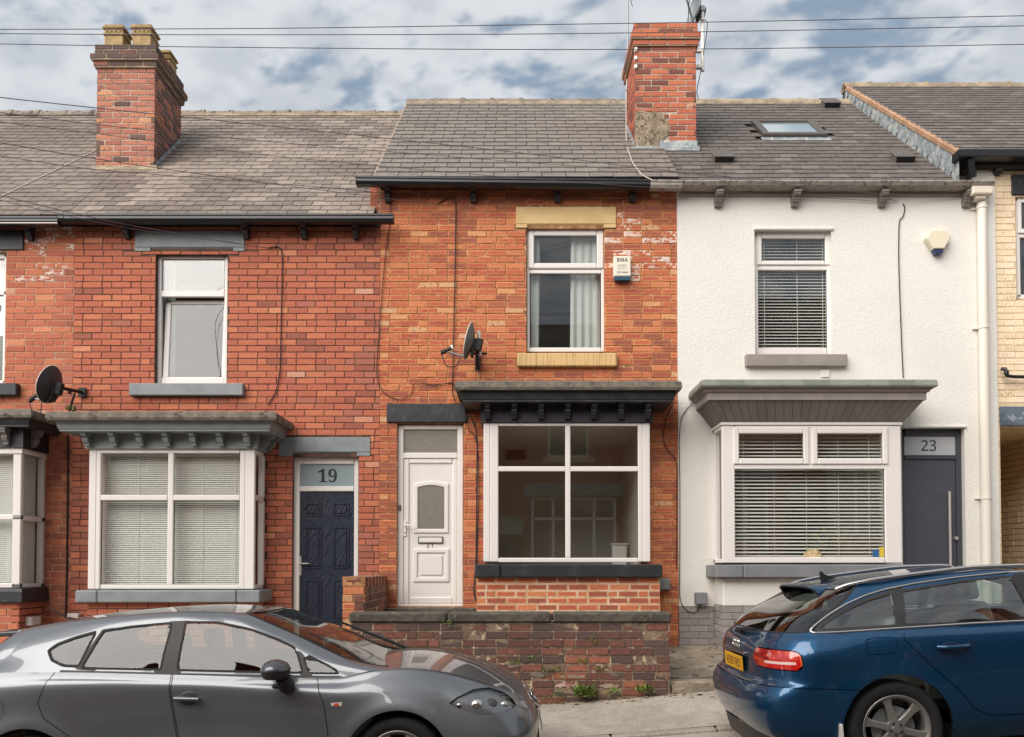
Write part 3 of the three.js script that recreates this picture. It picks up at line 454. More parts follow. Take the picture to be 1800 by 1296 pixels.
{
  // ---- wall of 19
  const wy1 = Y(384), up = R(272, 447, 400, 678), ln = R(237, 406, 430, 442), sl = R(231, 676, 430, 697), dr = R(513, 803, 630, 1150), dl = R(490, 769, 651, 802), bx0 = X(155, 0.45, 900), bx1 = X(447, 0.45, 900), zf = 0.45;
  const kind = (x, y, r) => { if (y < 3.0 && x > -3.2 && x < -2.6 && r() < 0.5) return dark(r); if (y < 3.05 && x < -5.1 && r() < 0.7) return dark(r); if (y > 5.65 && r() < 0.35) return dark(r); if (x > -2.2 && r() < 0.2) return dark(r); const q = r(); return q < 0.02 ? pale(r) : q < 0.09 ? dark(r) : usual(r); };
  brickWall(house19, { x0: xa, x1: xb, y0: -0.2, y1: wy1, holes: [up, ln, sl, dr, dl, { x0: bx0, x1: bx1, y0: -0.3, y1: Y(735) }], open: [up, dr, { x0: bx0, x1: bx1, y0: 0.3, y1: Y(745) }], mat: BR.red, mortar: MORTAR.dark, most: 300, kind, seed: 22, bond: 6, visible: inView });
  lintel(house19, ln, 0, M.greyPaint, { chamfer: [X(262), X(408)] }); sillStone(house19, sl, M.greyPaint, 0.08); lintel(house19, dl, 0, M.greyPaint, { name: 'door_lintel', chamfer: [X(515), X(628)] });
  // upper window, its lower sash tilted inwards
  const w = part('window', house19), z = -0.075, q = (a, b, c, d) => R(a, b, c, d, z);
  frame(w, [q(274, 448, 283, 677), q(394, 448, 400, 677), q(283, 448, 394, 455), q(283, 664, 394, 677), q(283, 511, 394, 522)], z);
  pane(w, q(283, 455, 394, 511), z - 0.025);
  { const s = q(284, 523, 394, 669), f = 0.075, y0 = s.y0, a = -0.075, tilt = g => turned(g, 'x', a, [0, y0, z - 0.03]);
    const bars = [{ ...s, x1: s.x0 + f }, { ...s, x0: s.x1 - f * 0.6 }, { ...s, y0: s.y1 - f * 0.7 }, { ...s, y1: s.y0 + f * 0.7 }].map(b => tilt(rbox(b, z - 0.085, z - 0.03, 0.008)));
    mk('tilted_sash', bars, M.pvc, w); mk('pane', tilt(tris(quad([s.x0 + f, s.y0 + f * 0.7, z - 0.05], [s.x1 - f * 0.6, s.y0 + f * 0.7, z - 0.05], [s.x1 - f * 0.6, s.y1 - f * 0.7, z - 0.05], [s.x0 + f, s.y1 - f * 0.7, z - 0.05]))), M.glass, w); }
  room(house19, up.x0 - 0.5, up.x1 + 0.9, up.y0 - 0.7, up.y1 + 0.3, -0.23, -3.4);
  // ---- bay
  const b = part('bay_window', house19), p = (a, c, d, e) => R(a, c, d, e, zf), yh = Y(789, zf), ys = Y(1036, zf);
  frame(b, [p(155, 789, 168, 1036), p(168, 789, 176, 1036), p(421, 789, 430, 1036), p(430, 789, 447, 1036), p(176, 789, 421, 797), p(176, 1028, 421, 1036), p(294, 797, 304, 1028), p(176, 870, 294, 880), p(304, 870, 421, 880)], zf);
  for (const [a, c] of [[176, 294], [304, 421]]) for (const [d, e] of [[797, 870], [880, 1028]]) pane(b, p(a, d, c, e), zf - 0.035);
  bayReturn(b, bx1, 1, ys, yh, zf, 0, { mid: Y(876, 0.2) });
  room(house19, bx0 + 0.02, bx1 - 0.08, ys - 0.5, yh + 0.02, -0.02, -3.4);
  const sy = [Y(1060, zf + 0.1), Y(1038, zf + 0.1)];
  for (const [i, [a, c]] of [[bx0 - 0.1, X(173, 0.5, 1050)], [X(173.6, 0.5, 1050), X(417, 0.5, 1050)], [X(417.6, 0.5, 1050), bx1 + 0.1]].entries()) mk('bay_sill', cbox(a, c, sy[0], sy[1] + (i - 1) * 0.0015, i === 1 ? 0.2 : 0, zf + 0.1 - i * 0.002, 0.014), M.greyPaint, b);
  const base = part('bay_base', house19); mk('mortar', cbox(bx0, bx1 - 0.006, -0.6, sy[0], 0, zf - 0.006, 0), MORTAR.dark, base);
  setBricks(base, courses({ x0: bx0, x1: bx1, y0: -0.2, y1: sy[0], seed: 32, bond: 5 }), { mat: BR.red, z: zf, most: 40, visible: ([x, y]) => y > 0.95, kind: (x, y, r) => r() < 0.2 ? pale(r) : usual(r) });
  returnBricks(base, bx1, 0, zf, -0.2, sy[0], 1, BR.red, MORTAR.dark, { len: 0.22, most: 12 });
  cornice(house19, bx0, bx1, zf, { slabY: [Y(722, zf + 0.36), Y(738, zf + 0.36)], fasciaY: [Y(740, zf + 0.25), Y(758, zf + 0.25)], friezeY: [Y(759, zf + 0.03), Y(789, zf + 0.03)], so: 0.34, fo: 0.24, mat: M.greyPaint, stone: M.stone, corbels: [148, 196, 243, 290, 337, 385, 432].map(px => X(px, zf + 0.15, 772)), sideCorbels: [[bx1 + 0.03, 0.34, 1], [bx1 + 0.03, 0.1, 1]] });
  // ---- door
  const d = part('door', house19), dz = -0.07, e = (a, c, g, h) => R(a, c, g, h, dz);
  frame(d, [e(514, 806, 526, 1150), e(622, 806, 630, 1150), e(526, 806, 622, 816), e(526, 855, 622, 864), e(512, 803, 631, 808)], dz, { name: 'door_frame' });
  mk('fanlight', rbox(e(526, 816, 622, 855), dz - 0.04, dz - 0.025, 0), M.frostBlue, d); mk('number', text('19', serif, 0.165, X(575, dz, 835), Y(836, dz), dz - 0.024), M.gasket, d);
  const leafMat = std({ color: '#1f2636', roughness: 0.42, bumpMap: scaled(texture(256, 256, (u, v) => { const n = tfbm(u + 0.05 * Math.sin(v * 12), v * 0.3, 24, 5, 3); return [n, n, n]; }, false), 1.6), bumpScale: 0.006 });
  const lf = e(526, 864, 622, 1150); mk('leaf', rbox(lf, dz - 0.06, dz - 0.025, 0.004), leafMat, d);
  for (const [a, c] of [[536, 564], [585, 613]]) for (const [g, h] of [[884, 907], [926, 1000], [1020, 1092]]) { const r = e(a, g, c, h); mk('door_panel', [rbox({ x0: r.x0, x1: r.x1, y0: r.y1 - 0.02, y1: r.y1 }, dz - 0.026, dz - 0.014, 0.005), rbox({ x0: r.x0, x1: r.x1, y0: r.y0, y1: r.y0 + 0.02 }, dz - 0.026, dz - 0.014, 0.005), rbox({ x0: r.x0, x1: r.x0 + 0.02, y0: r.y0 + 0.02, y1: r.y1 - 0.02 }, dz - 0.026, dz - 0.014, 0.005), rbox({ x0: r.x1 - 0.02, x1: r.x1, y0: r.y0 + 0.02, y1: r.y1 - 0.02 }, dz - 0.026, dz - 0.014, 0.005), cbox(r.x0 + 0.035, r.x1 - 0.035, r.y0 + 0.035, r.y1 - 0.035, dz - 0.026, dz - 0.013, 0.008)], leafMat, d); }
  const hp = e(525, 978, 529, 1012); mk('handle', [rbox(hp, dz - 0.025, dz - 0.012, 0.004), rod([hp.x0 + 0.015, Y(991, dz), dz - 0.01], [X(544, dz, 991), Y(991, dz), dz + 0.035], 0.009), rod([hp.x0 + 0.015, Y(991, dz), dz - 0.02], [hp.x0 + 0.015, Y(991, dz), dz + 0.03], 0.009)], M.steel, d);
  // ---- roof
  const R19 = roof(house19, { x0: xa + 0.002, x1: X(655, 0.2), eave: EAVE19, ridge: RIDGE19, mats: slates.old, seed: 43, most: 300, wild: 1.5, gauge: 0.165, width: 0.25, tone: (x, s, r) => { const q = fbm(x * 1.7 + 4, s * 1.7, 8) + 0.06 + 0.3 * (r() - 0.5); return q > 0.72 ? 5 : q > 0.62 ? 3 : q > 0.52 ? 1 : q > 0.42 ? 0 : q > 0.36 ? 4 : 2; } });
  ridgeTiles(R19.rf, xa, X(708, -3.3), RIDGE19[0] + 0.06, -3.3, { seed: 44 }); closed(house19, xa, xb, EAVE19[0], -6.5);
  const gu = part('gutter', house19), gx0 = X(98.5, 0.27), gx1 = X(690, 0.27); mk('gutter_channel', along(gutterProfile(0.24, Y(381, 0.24), 0.055), gx0, gx1), M.gutter, gu); mk('gutter_joint', [along(gutterProfile(0.241, Y(381, 0.24) + 0.001, 0.06), gx0, gx0 + 0.07), along(gutterProfile(0.241, Y(381, 0.24) + 0.001, 0.059), gx1 - 0.02, gx1 + 0.004)], M.gutter, gu);
  mk('fascia_board', cbox(xa + 0.002, xb, EAVE19[0] - 0.05, EAVE19[0] + 0.05, 0.0, 0.03, 0), M.black, house19);
  for (const px of [222, 432, 534, 625]) bracket(house19, X(px), Y(388, 0.1), 0, { h: 0.205, d: 0.17 });
}
// ================================================================ number 21
{
  const wy1 = Y(317), up = R(925, 401, 1063, 622), ln = R(907, 364, 1083, 401), sl = R(909, 623, 1084, 646), dr = R(697, 744, 815, 1068), dl = R(680, 711, 820, 743), zf = 0.42, bx0 = X(850, zf, 900), bx1 = X(1143, zf, 900), ytop = Y(330), ymid = Y(387);
  const kind = (x, y, r) => { if (x > 1.25 && x < 2.0 && y > 5.2 && y < 6.1 && r() < 0.4) return salt(r); if (x > 1.3 && y < 5 && r() < 0.3) return dark(r); if (x < -1.2 && y < 3.2 && r() < 0.55) return dark(r); if (y > 6.1 && r() < 0.5) return dark(r); const q = r(), d = fbm(x * 1.4, y * 1.4, 3); return q < 0.07 ? pale(r) : q < 0.05 + 0.55 * step(0.5, 0.68, d) ? dark(r) : usual(r); };
  const holes = [up, ln, sl, dr, dl, { x0: bx0, x1: bx1, y0: 0.5, y1: Y(680) }];
  brickWall(house21, { x0: xb + 0.002, x1: xc, y0: 0.2, y1: wy1, holes, open: [up, dr, { x0: bx0 + 0.05, x1: bx1 - 0.05, y0: 0.7, y1: Y(700) }], mat: BR.orange, mortar: MORTAR.tan, most: 300, kind, seed: 24, bond: 4, batch: 0.06, visible: inView, recess: 0.007, rough: 1.5 });
  { const g = part('party_wall', house21), a = X(649), y0 = Y(389); mk('mortar', cbox(a, xb, y0, wy1, -0.22, -0.006, 0), MORTAR.tan, g); setBricks(g, courses({ x0: a, x1: xb, y0, y1: wy1, seed: 27, bond: 0 }), { mat: BR.orange, z: 0.001, kind: (x, y, r) => dark(r), seed: 9 }); }
  lintel(house21, ln, 0, M.sandstone, { chamfer: [X(927), X(1062)] });
  { const s = cbox(sl.x0, sl.x1, sl.y0, sl.y1, -0.15, 0.07, 0.012); mk('sill', uvBox(s), M.sillSand, house21); }
  lintel(house21, dl, 0, M.blackPaint, { name: 'door_lintel', proud: 0.03 });
  const w = part('window', house21), z = -0.07, q = (a, b, c, d) => R(a, b, c, d, z);
  frame(w, [q(926, 402, 931, 619), q(1057, 402, 1063, 619), q(931, 402, 1057, 406), q(931, 611, 1057, 619), q(931, 474, 1057, 481)], z);
  frame(w, [q(928, 404, 939, 473), q(1049, 404, 1061, 473), q(939, 404, 1049, 415), q(939, 463, 1049, 473)], z + 0.018, { name: 'opening_light', c: 0.012 });
  pane(w, q(939, 415, 1049, 463), z - 0.01); pane(w, q(932, 481, 1056, 611), z - 0.025);
  room(house21, up.x0 - 0.9, up.x1 + 0.5, up.y0 - 0.7, up.y1 + 0.25, -0.23, -3.6, std({ color: '#b5b5b2' }));
  // ---- bay
  const b = part('bay_window', house21), p = (a, c, d, e) => R(a, c, d, e, zf), yh = Y(743, zf), ys = Y(988, zf);
  frame(b, [p(850, 743, 861, 988), p(861, 743, 876, 988), p(1122, 743, 1130, 988), p(1130, 743, 1143, 988), p(876, 743, 1122, 749), p(876, 981, 1122, 989), p(994, 749, 1003, 981), p(876, 820, 994, 829), p(1003, 820, 1122, 829)], zf);
  for (const [a, c] of [[876, 994], [1003, 1122]]) for (const [d, e] of [[749, 820], [829, 981]]) pane(b, p(a, d, c, e), zf - 0.035);
  bayReturn(b, bx0, -1, ys, yh, zf, 0, {}); bayReturn(b, bx1, 1, ys, yh, zf, 0, {});
  room(house21, bx0 + 0.02, bx1 - 0.02, ys - 0.6, yh + 0.02, -0.02, -2.3, std({ color: '#cdc8bd', roughness: 0.95 }), std({ color: '#a39885' }));
  const sy = [Y(1016, zf + 0.1), Y(992, zf + 0.1)];
  for (const [i, [a, c]] of [[bx0 - 0.1, X(880, 0.5, 1000)], [X(880.6, 0.5, 1000), bx1 + 0.13]].entries()) mk('bay_sill', cbox(a, c, sy[0], sy[1] - i * 0.002, 0.0, zf + 0.1, 0.016), M.blackPaint, b);
  const base = part('bay_base', house21), cx0 = X(838, 0.43, 1040), cx1 = X(1160, 0.43, 1040); mk('mortar', cbox(cx0, cx1, 0.4, sy[0], 0, 0.438, 0), MORTAR.white, base);
  setBricks(base, courses({ x0: cx0, x1: cx1, y0: 0.5, y1: sy[0], seed: 34, bond: 4, joint: 0.016 }), { mat: BR.orange, z: 0.442, most: 90, visible: ([x, y]) => y > 1.05, kind: (x, y, r) => r() < 0.4 ? dark(r) : usual(r), rough: 1.2 });
  cornice(house21, bx0, bx1, zf, { slabY: [Y(668, zf + 0.33), Y(685, zf + 0.33)], fasciaY: [Y(687, zf + 0.25), Y(706, zf + 0.25)], friezeY: [Y(707, zf + 0.03), Y(742, zf + 0.03)], so: 0.32, fo: 0.24, mat: M.blackPaint, stone: M.stone, corbels: [857, 904, 951, 998, 1044, 1092, 1139].map(px => X(px, zf + 0.12, 725)) });
  // ---- door
  const d = part('door', house21), dz = -0.06, e = (a, c, g, h) => R(a, c, g, h, dz);
  frame(d, [e(698, 747, 709, 1062), e(804, 747, 814, 1062), e(709, 747, 804, 755), e(709, 796, 804, 806), e(698, 1062, 814, 1067)], dz, { name: 'door_frame' });
  mk('fanlight', rbox(e(709, 755, 804, 796), dz - 0.04, dz - 0.025, 0), M.frostDark, d);
  frame(d, [e(709, 806, 719, 1062), e(795, 806, 804, 1062), e(719, 806, 795, 815), e(719, 1050, 795, 1062)], dz - 0.012, { name: 'leaf_frame', c: 0.012 }); mk('leaf', rbox(e(719, 815, 795, 1050), dz - 0.06, dz - 0.03, 0), M.pvc, d);
  const arch = (a, c, g, h, rise) => { const r = e(a, g, c, h), pts = [[r.x0, r.y0], [r.x1, r.y0]]; for (let i = 0; i <= 10; i++) { const t = 1 - i / 10; pts.push([lerp(r.x0, r.x1, t), r.y1 - rise + rise * (1 - (2 * t - 1) ** 2)]); } return pts; };
  mk('glazing_surround', slab(arch(727, 788, 846, 937, 0.035), dz - 0.032, dz - 0.012, 0.008, [arch(734, 781, 853, 930, 0.03)]), M.pvc, d);
  mk('door_glass', slab(arch(734, 781, 853, 930, 0.03), dz - 0.035, dz - 0.024), M.frostDark, d);
  const moulding = (a, c, g, h, t, zz) => { const r = e(a, g, c, h); return slab(rectPts(r), dz - 0.032, zz, 0.007, [rectPts(r, -t)]); };
  mk('door_panel', [moulding(726, 789, 965, 1023, 0.05, dz - 0.012), rbox(e(738, 977, 777, 1011), dz - 0.03, dz - 0.016, 0.006)], M.pvc, d);
  mk('letterbox', [rbox(e(735, 944, 778, 955), dz - 0.03, dz - 0.018, 0.002), rbox(e(737, 946, 776, 953), dz - 0.018, dz - 0.012, 0.004)], [M.gasket, M.pvc][1], d); mk('letterbox_edge', slab(rectPts(e(734.5, 943.5, 778.5, 955.5)), dz - 0.03, dz - 0.016, 0, [rectPts(e(736, 945, 777, 954))]), M.gasket, d);
  mk('number', text('2 1', sans, 0.048, X(755, dz, 959), Y(959.5, dz), dz - 0.03, 0.004), M.gasket, d);
  mk('handle', [rbox(e(709.5, 916, 714, 943), dz - 0.012, dz + 0.004, 0.006), rod([X(712, dz, 924), Y(924, dz), dz], [X(712, dz, 924), Y(924, dz), dz + 0.05], 0.009), rod([X(711, dz, 924), Y(924, dz), dz + 0.05], [X(727, dz, 924), Y(924.5, dz), dz + 0.05], 0.01)], M.white, d);
  mk('keyhole', rod([X(712, dz, 937), Y(937, dz), dz + 0.003], [X(712, dz, 937), Y(937, dz), dz + 0.007], 0.008), M.gasket, d);
  mk('bell_push', [rbox(e(700.5, 888, 705, 898), dz, dz + 0.015, 0.003)], M.stone, d); mk('doorstep', cbox(X(684), X(836), Y(1080), Y(1069, 0.1), -0.1, 0.26, 0.012), M.darkStone, house21);
  // ---- roof
  const hl = [], R21 = roof(house21, { x0: X(655, 0.2), x1: xc, eave: EAVE21, ridge: RIDGE21, mats: slates.fresh, seed: 45, most: 300, wild: 0.5, width: 0.30, gauge: 0.222, holes: [] });
  ridgeTiles(R21.rf, X(655, 0.2) - 0.01, xc, RIDGE21[0] + 0.05, -3.3, { seed: 46 }); closed(house21, xb, xc, EAVE21[0], -6.5);
  mk('verge_edge', slab([[EAVE21[1] - 0.02, EAVE21[0] - 0.08], [RIDGE21[1], RIDGE21[0] - 0.08], [RIDGE21[1], RIDGE21[0] + 0.012], [EAVE21[1], EAVE21[0] + 0.012]], 0, 0.02).rotateY(-Math.PI / 2).translate(X(655, 0.2) + 0.002, 0, 0), M.cement, R21.rf);
  mk('roof_side', slab([[0.0, Y(388)], [-3.3, RIDGE19[0] - 0.35], [-3.3, RIDGE21[0] - 0.08], [0.0, EAVE21[0] + 0.06]], 0, 0.04).rotateY(-Math.PI / 2).translate(X(655, 0.2) + 0.06, 0, 0), M.cement, R21.rf);
  const gu = part('gutter', house21), gx0 = X(627, 0.27, 320), gx1 = X(1143, 0.27, 320), gx2 = X(1200, 0.27, 320), gy = Y(315, 0.24);
  mk('gutter_channel', turned(along(gutterProfile(0.24, gy, 0.055), gx0, gx1), 'z', -0.012, [gx0, gy, 0.24]), M.gutter, gu); mk('gutter_end', turned(along(gutterProfile(0.241, gy, 0.059), gx0 - 0.012, gx0 + 0.012), 'z', -0.012, [gx0, gy, 0.24]), M.gutter, gu);
  mk('gutter_channel', turned(along(gutterProfile(0.24, gy - 0.048, 0.053), gx1 + 0.002, gx2), 'z', -0.012, [gx1, gy - 0.048, 0.24]), M.oldGutter, gu);
  mk('fascia_board', cbox(xb, xc, EAVE21[0] - 0.05, EAVE21[0] + 0.05, 0.0, 0.03, 0), M.black, house21);
  for (const px of [681, 832, 980, 1112]) bracket(house21, X(px), Y(324, 0.1), 0, { h: 0.2, d: 0.16, w: 0.07 });
}
// ================================================================ number 23
{
  const Z = 0.03, up = R(1327, 404, 1463, 625, Z), dr = R(1587, 752, 1698, 1150, Z), zf = 0.5, bx0 = X(1270, zf, 900), bx1 = X(1585, zf, 900), yPl = Y(1066, Z), top = Y(330, Z), hole = { x0: bx0 + 0.02, x1: bx1 - 0.06, y0: 0.4, y1: Y(747, Z) };
  const w0 = part('wall', house23), pts = [[xc + 0.003, yPl], [xd, yPl], [xd, Y(288)], [X(1712), Y(288)], [X(1712), top], [xc + 0.003, top]];
  mk('render_coat', slab(pts, -0.2, Z, 0, [rectPts(up), rectPts({ ...dr, y0: yPl + 0.01 }), rectPts({ ...hole, y0: yPl + 0.012 })]), M.render, w0);
  const plinth = part('plinth', house23); mk('mortar', cbox(xc + 0.003, bx0, 0.3, yPl, -0.2, Z - 0.012, 0), MORTAR.greyed, plinth);
  setBricks(plinth, courses({ x0: xc + 0.003, x1: bx0, y0: 0.4, y1: yPl, seed: 71, bond: 0, joint: 0.006 }), { mat: BR.greyed, z: Z - 0.004, seed: 3, depth: 0.05 });
  mk('plinth_side', cbox(bx1, xd, 0.3, yPl, -0.2, Z - 0.01, 0), BR.greyed, plinth);
  mk('hood_mould', [cbox(up.x0 - 0.01, up.x1 + 0.02, up.y1 - 0.01, up.y1 + 0.028, Z - 0.01, Z + 0.028, 0.008)], M.render, w0); mk('hood_mould', [cbox(dr.x0 + 0.02, dr.x1 + 0.02, dr.y1 - 0.004, dr.y1 + 0.03, Z - 0.01, Z + 0.028, 0.008)], M.render, w0);
  sillStone(house23, R(1309, 625, 1486, 646, Z), M.taupePaint, 0.11);
  const w = part('window', house23), z = -0.055, q = (a, b, c, d) => R(a, b, c, d, z);
  frame(w, [q(1327, 405, 1333, 624), q(1454, 405, 1464, 624), q(1333, 405, 1454, 410), q(1333, 612, 1454, 624), q(1333, 467, 1454, 475)], z);
  frame(w, [q(1330, 408, 1339, 467), q(1450, 408, 1459, 467), q(1339, 408, 1450, 420), q(1339, 459, 1450, 467)], z + 0.02, { name: 'opening_light', c: 0.012 });
  pane(w, q(1339, 420, 1450, 459), z - 0.005); pane(w, q(1333, 475, 1454, 612), z - 0.025);
  room(house23, up.x0 - 0.6, up.x1 + 0.9, up.y0 - 0.7, up.y1 + 0.25, -0.23, -3.4, M.interior);
  // ---- bay
  const b = part('bay_window', house23), p = (a, c, d, e) => R(a, c, d, e, zf), yh = Y(747, zf), ys = Y(990, zf);
  frame(b, [p(1270, 748, 1292, 990), p(1556, 748, 1585, 990), p(1292, 748, 1556, 753), p(1292, 980, 1556, 990), p(1292, 817, 1556, 825), p(1421, 753, 1428, 817)], zf);
  for (const [a, c] of [[1289, 1422], [1427, 1561]]) { frame(b, [p(a, 752, a + 10, 817), p(c - 10, 752, c, 817), p(a + 10, 752, c - 10, 763), p(a + 10, 806, c - 10, 817)], zf + 0.02, { name: 'opening_light', c: 0.012 }); pane(b, p(a + 10, 763, c - 10, 806), zf - 0.005); }
  pane(b, p(1292, 825, 1556, 980), zf - 0.03);
  bayReturn(b, bx0, -1, ys, yh, zf, 0, { post: 0.09 }); bayReturn(b, bx1, 1, ys, yh, zf, 0, {});
  room(house23, bx0 + 0.07, bx1 - 0.07, ys - 0.5, yh + 0.02, -0.02, -3.4, M.interior);
  for (const [i, [a, c]] of [[bx0 - 0.1, X(1307, 0.6, 1000)], [X(1307.7, 0.6, 1000), bx1 + 0.1]].entries()) mk('bay_sill', cbox(a, c, Y(1016, zf + 0.1), Y(993, zf + 0.1) + 0.002 * i, 0.0, zf + 0.1, 0.012), M.slateGreyPaint, b);
  const base = part('bay_base', house23), yb = Y(1066, zf - 0.02); mk('render_coat', cbox(bx0 + 0.005, bx1 - 0.005, yb, Y(1016, zf + 0.1), 0, zf - 0.01, 0.012), M.render, base);
  mk('mortar', cbox(bx0 + 0.012, bx1 - 0.01, 0.3, yb, 0, zf - 0.03, 0), MORTAR.greyed, base);
  setBricks(base, courses({ x0: bx0, x1: bx1, y0: 0.35, y1: yb, seed: 72, bond: 0, joint: 0.006 }), { mat: BR.greyed, z: zf - 0.02, seed: 4, most: 30, visible: ([x, y]) => x < 3.4 });
  returnBricks(base, bx0 + 0.001, 0, zf - 0.02, 0.35, yb, -1, BR.greyed, MORTAR.greyed, { most: 12 });
  const c = part('canopy', house23), yy = (py, o) => Y(py, zf + o);
  mk('lead_cover', around([[0.3, yy(680, 0.3)], [0.31, yy(677, 0.3)], [0.3, yy(668, 0.3)], [0.26, yy(666, 0.3)], [-0.5, yy(666, 0.3) + 0.05], [-0.5, yy(680, 0.3)]], bx0, bx1, zf), M.leadGreen, c);
  mk('moulding', around([[0.22, yy(690, 0.24)], [0.245, yy(688, 0.24)], [0.245, yy(686, 0.24)], [0.265, yy(684.5, 0.25)], [0.265, yy(682.5, 0.25)], [0.29, yy(681, 0.28)], [0.29, yy(679, 0.28)], [0, yy(679, 0.28)], [0, yy(690, 0.24)]], bx0, bx1, zf), M.taupePaint, c);
  mk('fascia', around([[0.215, yy(703, 0.215)], [0.215, yy(690, 0.215)], [0, yy(690, 0.215)], [0, yy(703, 0.215)]], bx0, bx1, zf), M.taupePaint, c);
  const y1 = yy(703.4, 0.2), y0 = yy(742, 0.02), o1 = 0.195, o0 = 0.02, n = 23, bw = 0.0945;
  for (let i = 0; i < n; i++) { // front boards, each its own piece, clipped by the mitres
    const T = t => [lerp(bx0 - o1, bx1 + o1, t), lerp(bx0 - o0, bx1 + o0, t)], a = T(i / n), d = T((i + 1) / n), g = 0.0025, s = i * 0 , xs = i / n, lean = 0.5;
    const P1 = (x, y, o) => [x, y, zf + o], th = 0.008; const A = [P1(a[0] + g, y1, o1), P1(d[0] - g, y1, o1), P1(d[1] - g, y0, o0), P1(a[1] + g, y0, o0)], B = A.map(([x, y, zz]) => [x, y + th, zz - th]);
    mk('board', tris([...quad(A[3], A[2], A[1], A[0]), ...quad(A[0], B[0], B[3], A[3]), ...quad(A[1], A[2], B[2], B[1]), ...quad(A[2], A[3], B[3], B[2])]), M.brownPaint, c);
  }
  mk('board_backing', around([[o1 - 0.012, y1 + 0.006], [o0 - 0.012, y0 + 0.006], [-0.1, y0 + 0.006], [-0.1, y1 + 0.006]], bx0, bx1, zf), M.black2, c);
  for (const dir of [-1, 1]) for (let i = 0; i < 5; i++) { const t0 = i / 5, t1 = (i + 1) / 5, xs = dir < 0 ? bx0 : bx1, f = (o, t) => [xs + dir * o, o === o1 ? y1 : y0, lerp(0, zf + o, t)], A = [f(o1, t0 + 0.004), f(o1, t1 - 0.004), f(o0, t1 - 0.004), f(o0, t0 + 0.004)]; mk('board', tris(dir < 0 ? quad(A[3], A[2], A[1], A[0]) : quad(...A)), M.brownPaint, c); }
  mk('head_trim', around([[0.015, yh - 0.002], [0.015, y0], [-0.04, y0], [-0.04, yh - 0.002]], bx0, bx1, zf), M.pvc, c);
  // ---- door
  const d = part('door', house23), dz = -0.05, e = (a, cc, g, h) => R(a, cc, g, h, dz), dark = std({ color: '#3f4147', roughness: 0.5 }), leaf = mott('#4a4c55', '#464852', { seed: 81, grain: 0.06, bump: 0.001 }, { roughness: 0.55 });
  frame(d, [e(1586, 754, 1591, 1150), e(1683, 754, 1699, 1150), e(1591, 754, 1683, 767), e(1591, 800, 1683, 808)], dz, { mat: dark, name: 'door_frame' });
  mk('fanlight', rbox(e(1591, 767, 1683, 800), dz - 0.04, dz - 0.02, 0), M.frostPale, d); mk('number', text('23', sans, 0.135, X(1634, dz, 783), Y(783, dz), dz - 0.019), M.gasket, d);
  mk('leaf', rbox(e(1591, 808, 1683, 1150), dz - 0.06, dz - 0.02, 0.003), leaf, d);
  const hx = X(1670.5, dz + 0.06, 900); mk('pull_handle', [rod([hx, Y(864, dz + 0.06), dz + 0.05], [hx, Y(1010, dz + 0.06), dz + 0.05], 0.017), rod([hx, Y(872, dz), dz + 0.05], [hx + 0.04, Y(872, dz), dz - 0.02], 0.012), rod([hx, Y(1000, dz), dz + 0.05], [hx + 0.04, Y(1000, dz), dz - 0.02], 0.012)], M.steel, d);
  mk('lock', [rod([X(1681, dz, 946), Y(946.5, dz), dz - 0.02], [X(1681, dz, 946), Y(946.5, dz), dz + 0.02], 0.026, 0.022, 16)], M.steel, d);
  // ---- roof, rooflight, vents
  const x1 = X(1700, 0.17) + 0.1, sx0 = 3.62, sx1 = 4.55, S0 = 2.15, S1 = 2.98;
  const R23 = roof(house23, { x0: xc + 0.003, x1, eave: EAVE23, ridge: RIDGE23, mats: slates.dark, seed: 47, most: 300, wild: 1.1, width: 0.26, gauge: 0.185, holes: [[sx0 - 0.02, sx1 + 0.02, S0 - 0.05, S1 + 0.02]], tone: (x, s, r) => { const n = fbm(x * 0.9, s * 0.9, 14); return r() < 0.04 + 0.22 * step(0.45, 0.65, n) ? 3 : r() < 0.4 ? 0 : r() < 0.4 ? 1 : r() < 0.5 ? 2 : 4; } });
  ridgeTiles(R23.rf, xc + 0.02, 5.68, RIDGE23[0] + 0.05, -3.3, { seed: 48, mat: M.cement }); closed(house23, xc, xd, EAVE23[0], -6.5);
  { const rl = part('rooflight', house23), m = new THREE.Matrix4().makeBasis(new THREE.Vector3(1, 0, 0), R23.up, R23.nor).setPosition(R23.at(0, 0)), bx = (...a) => cbox(...a).applyMatrix4(m);
    mk('frame', [bx(sx0, sx0 + 0.1, S0, S1, 0.0, 0.085, 0.01), bx(sx1 - 0.1, sx1, S0, S1, 0, 0.085, 0.01), bx(sx0 + 0.1, sx1 - 0.1, S0, S0 + 0.1, 0, 0.083, 0.01), bx(sx0 + 0.1, sx1 - 0.1, S1 - 0.09, S1, 0, 0.09, 0.01)], std({ color: '#5a534c', roughness: 0.45, metalness: 0.3 }), rl);
    mk('pane', bx(sx0 + 0.1, sx1 - 0.1, S0 + 0.1, S1 - 0.09, 0.055, 0.062, 0), phy({ color: '#8fa0a4', roughness: 0.05, metalness: 0.0, clearcoat: 1, clearcoatRoughness: 0.02, ior: 1.9 }), rl); mk('flashing', bx(sx0 - 0.03, sx1 + 0.03, S0 - 0.14, S0 + 0.01, 0.02, 0.03, 0.002), M.lead, rl);
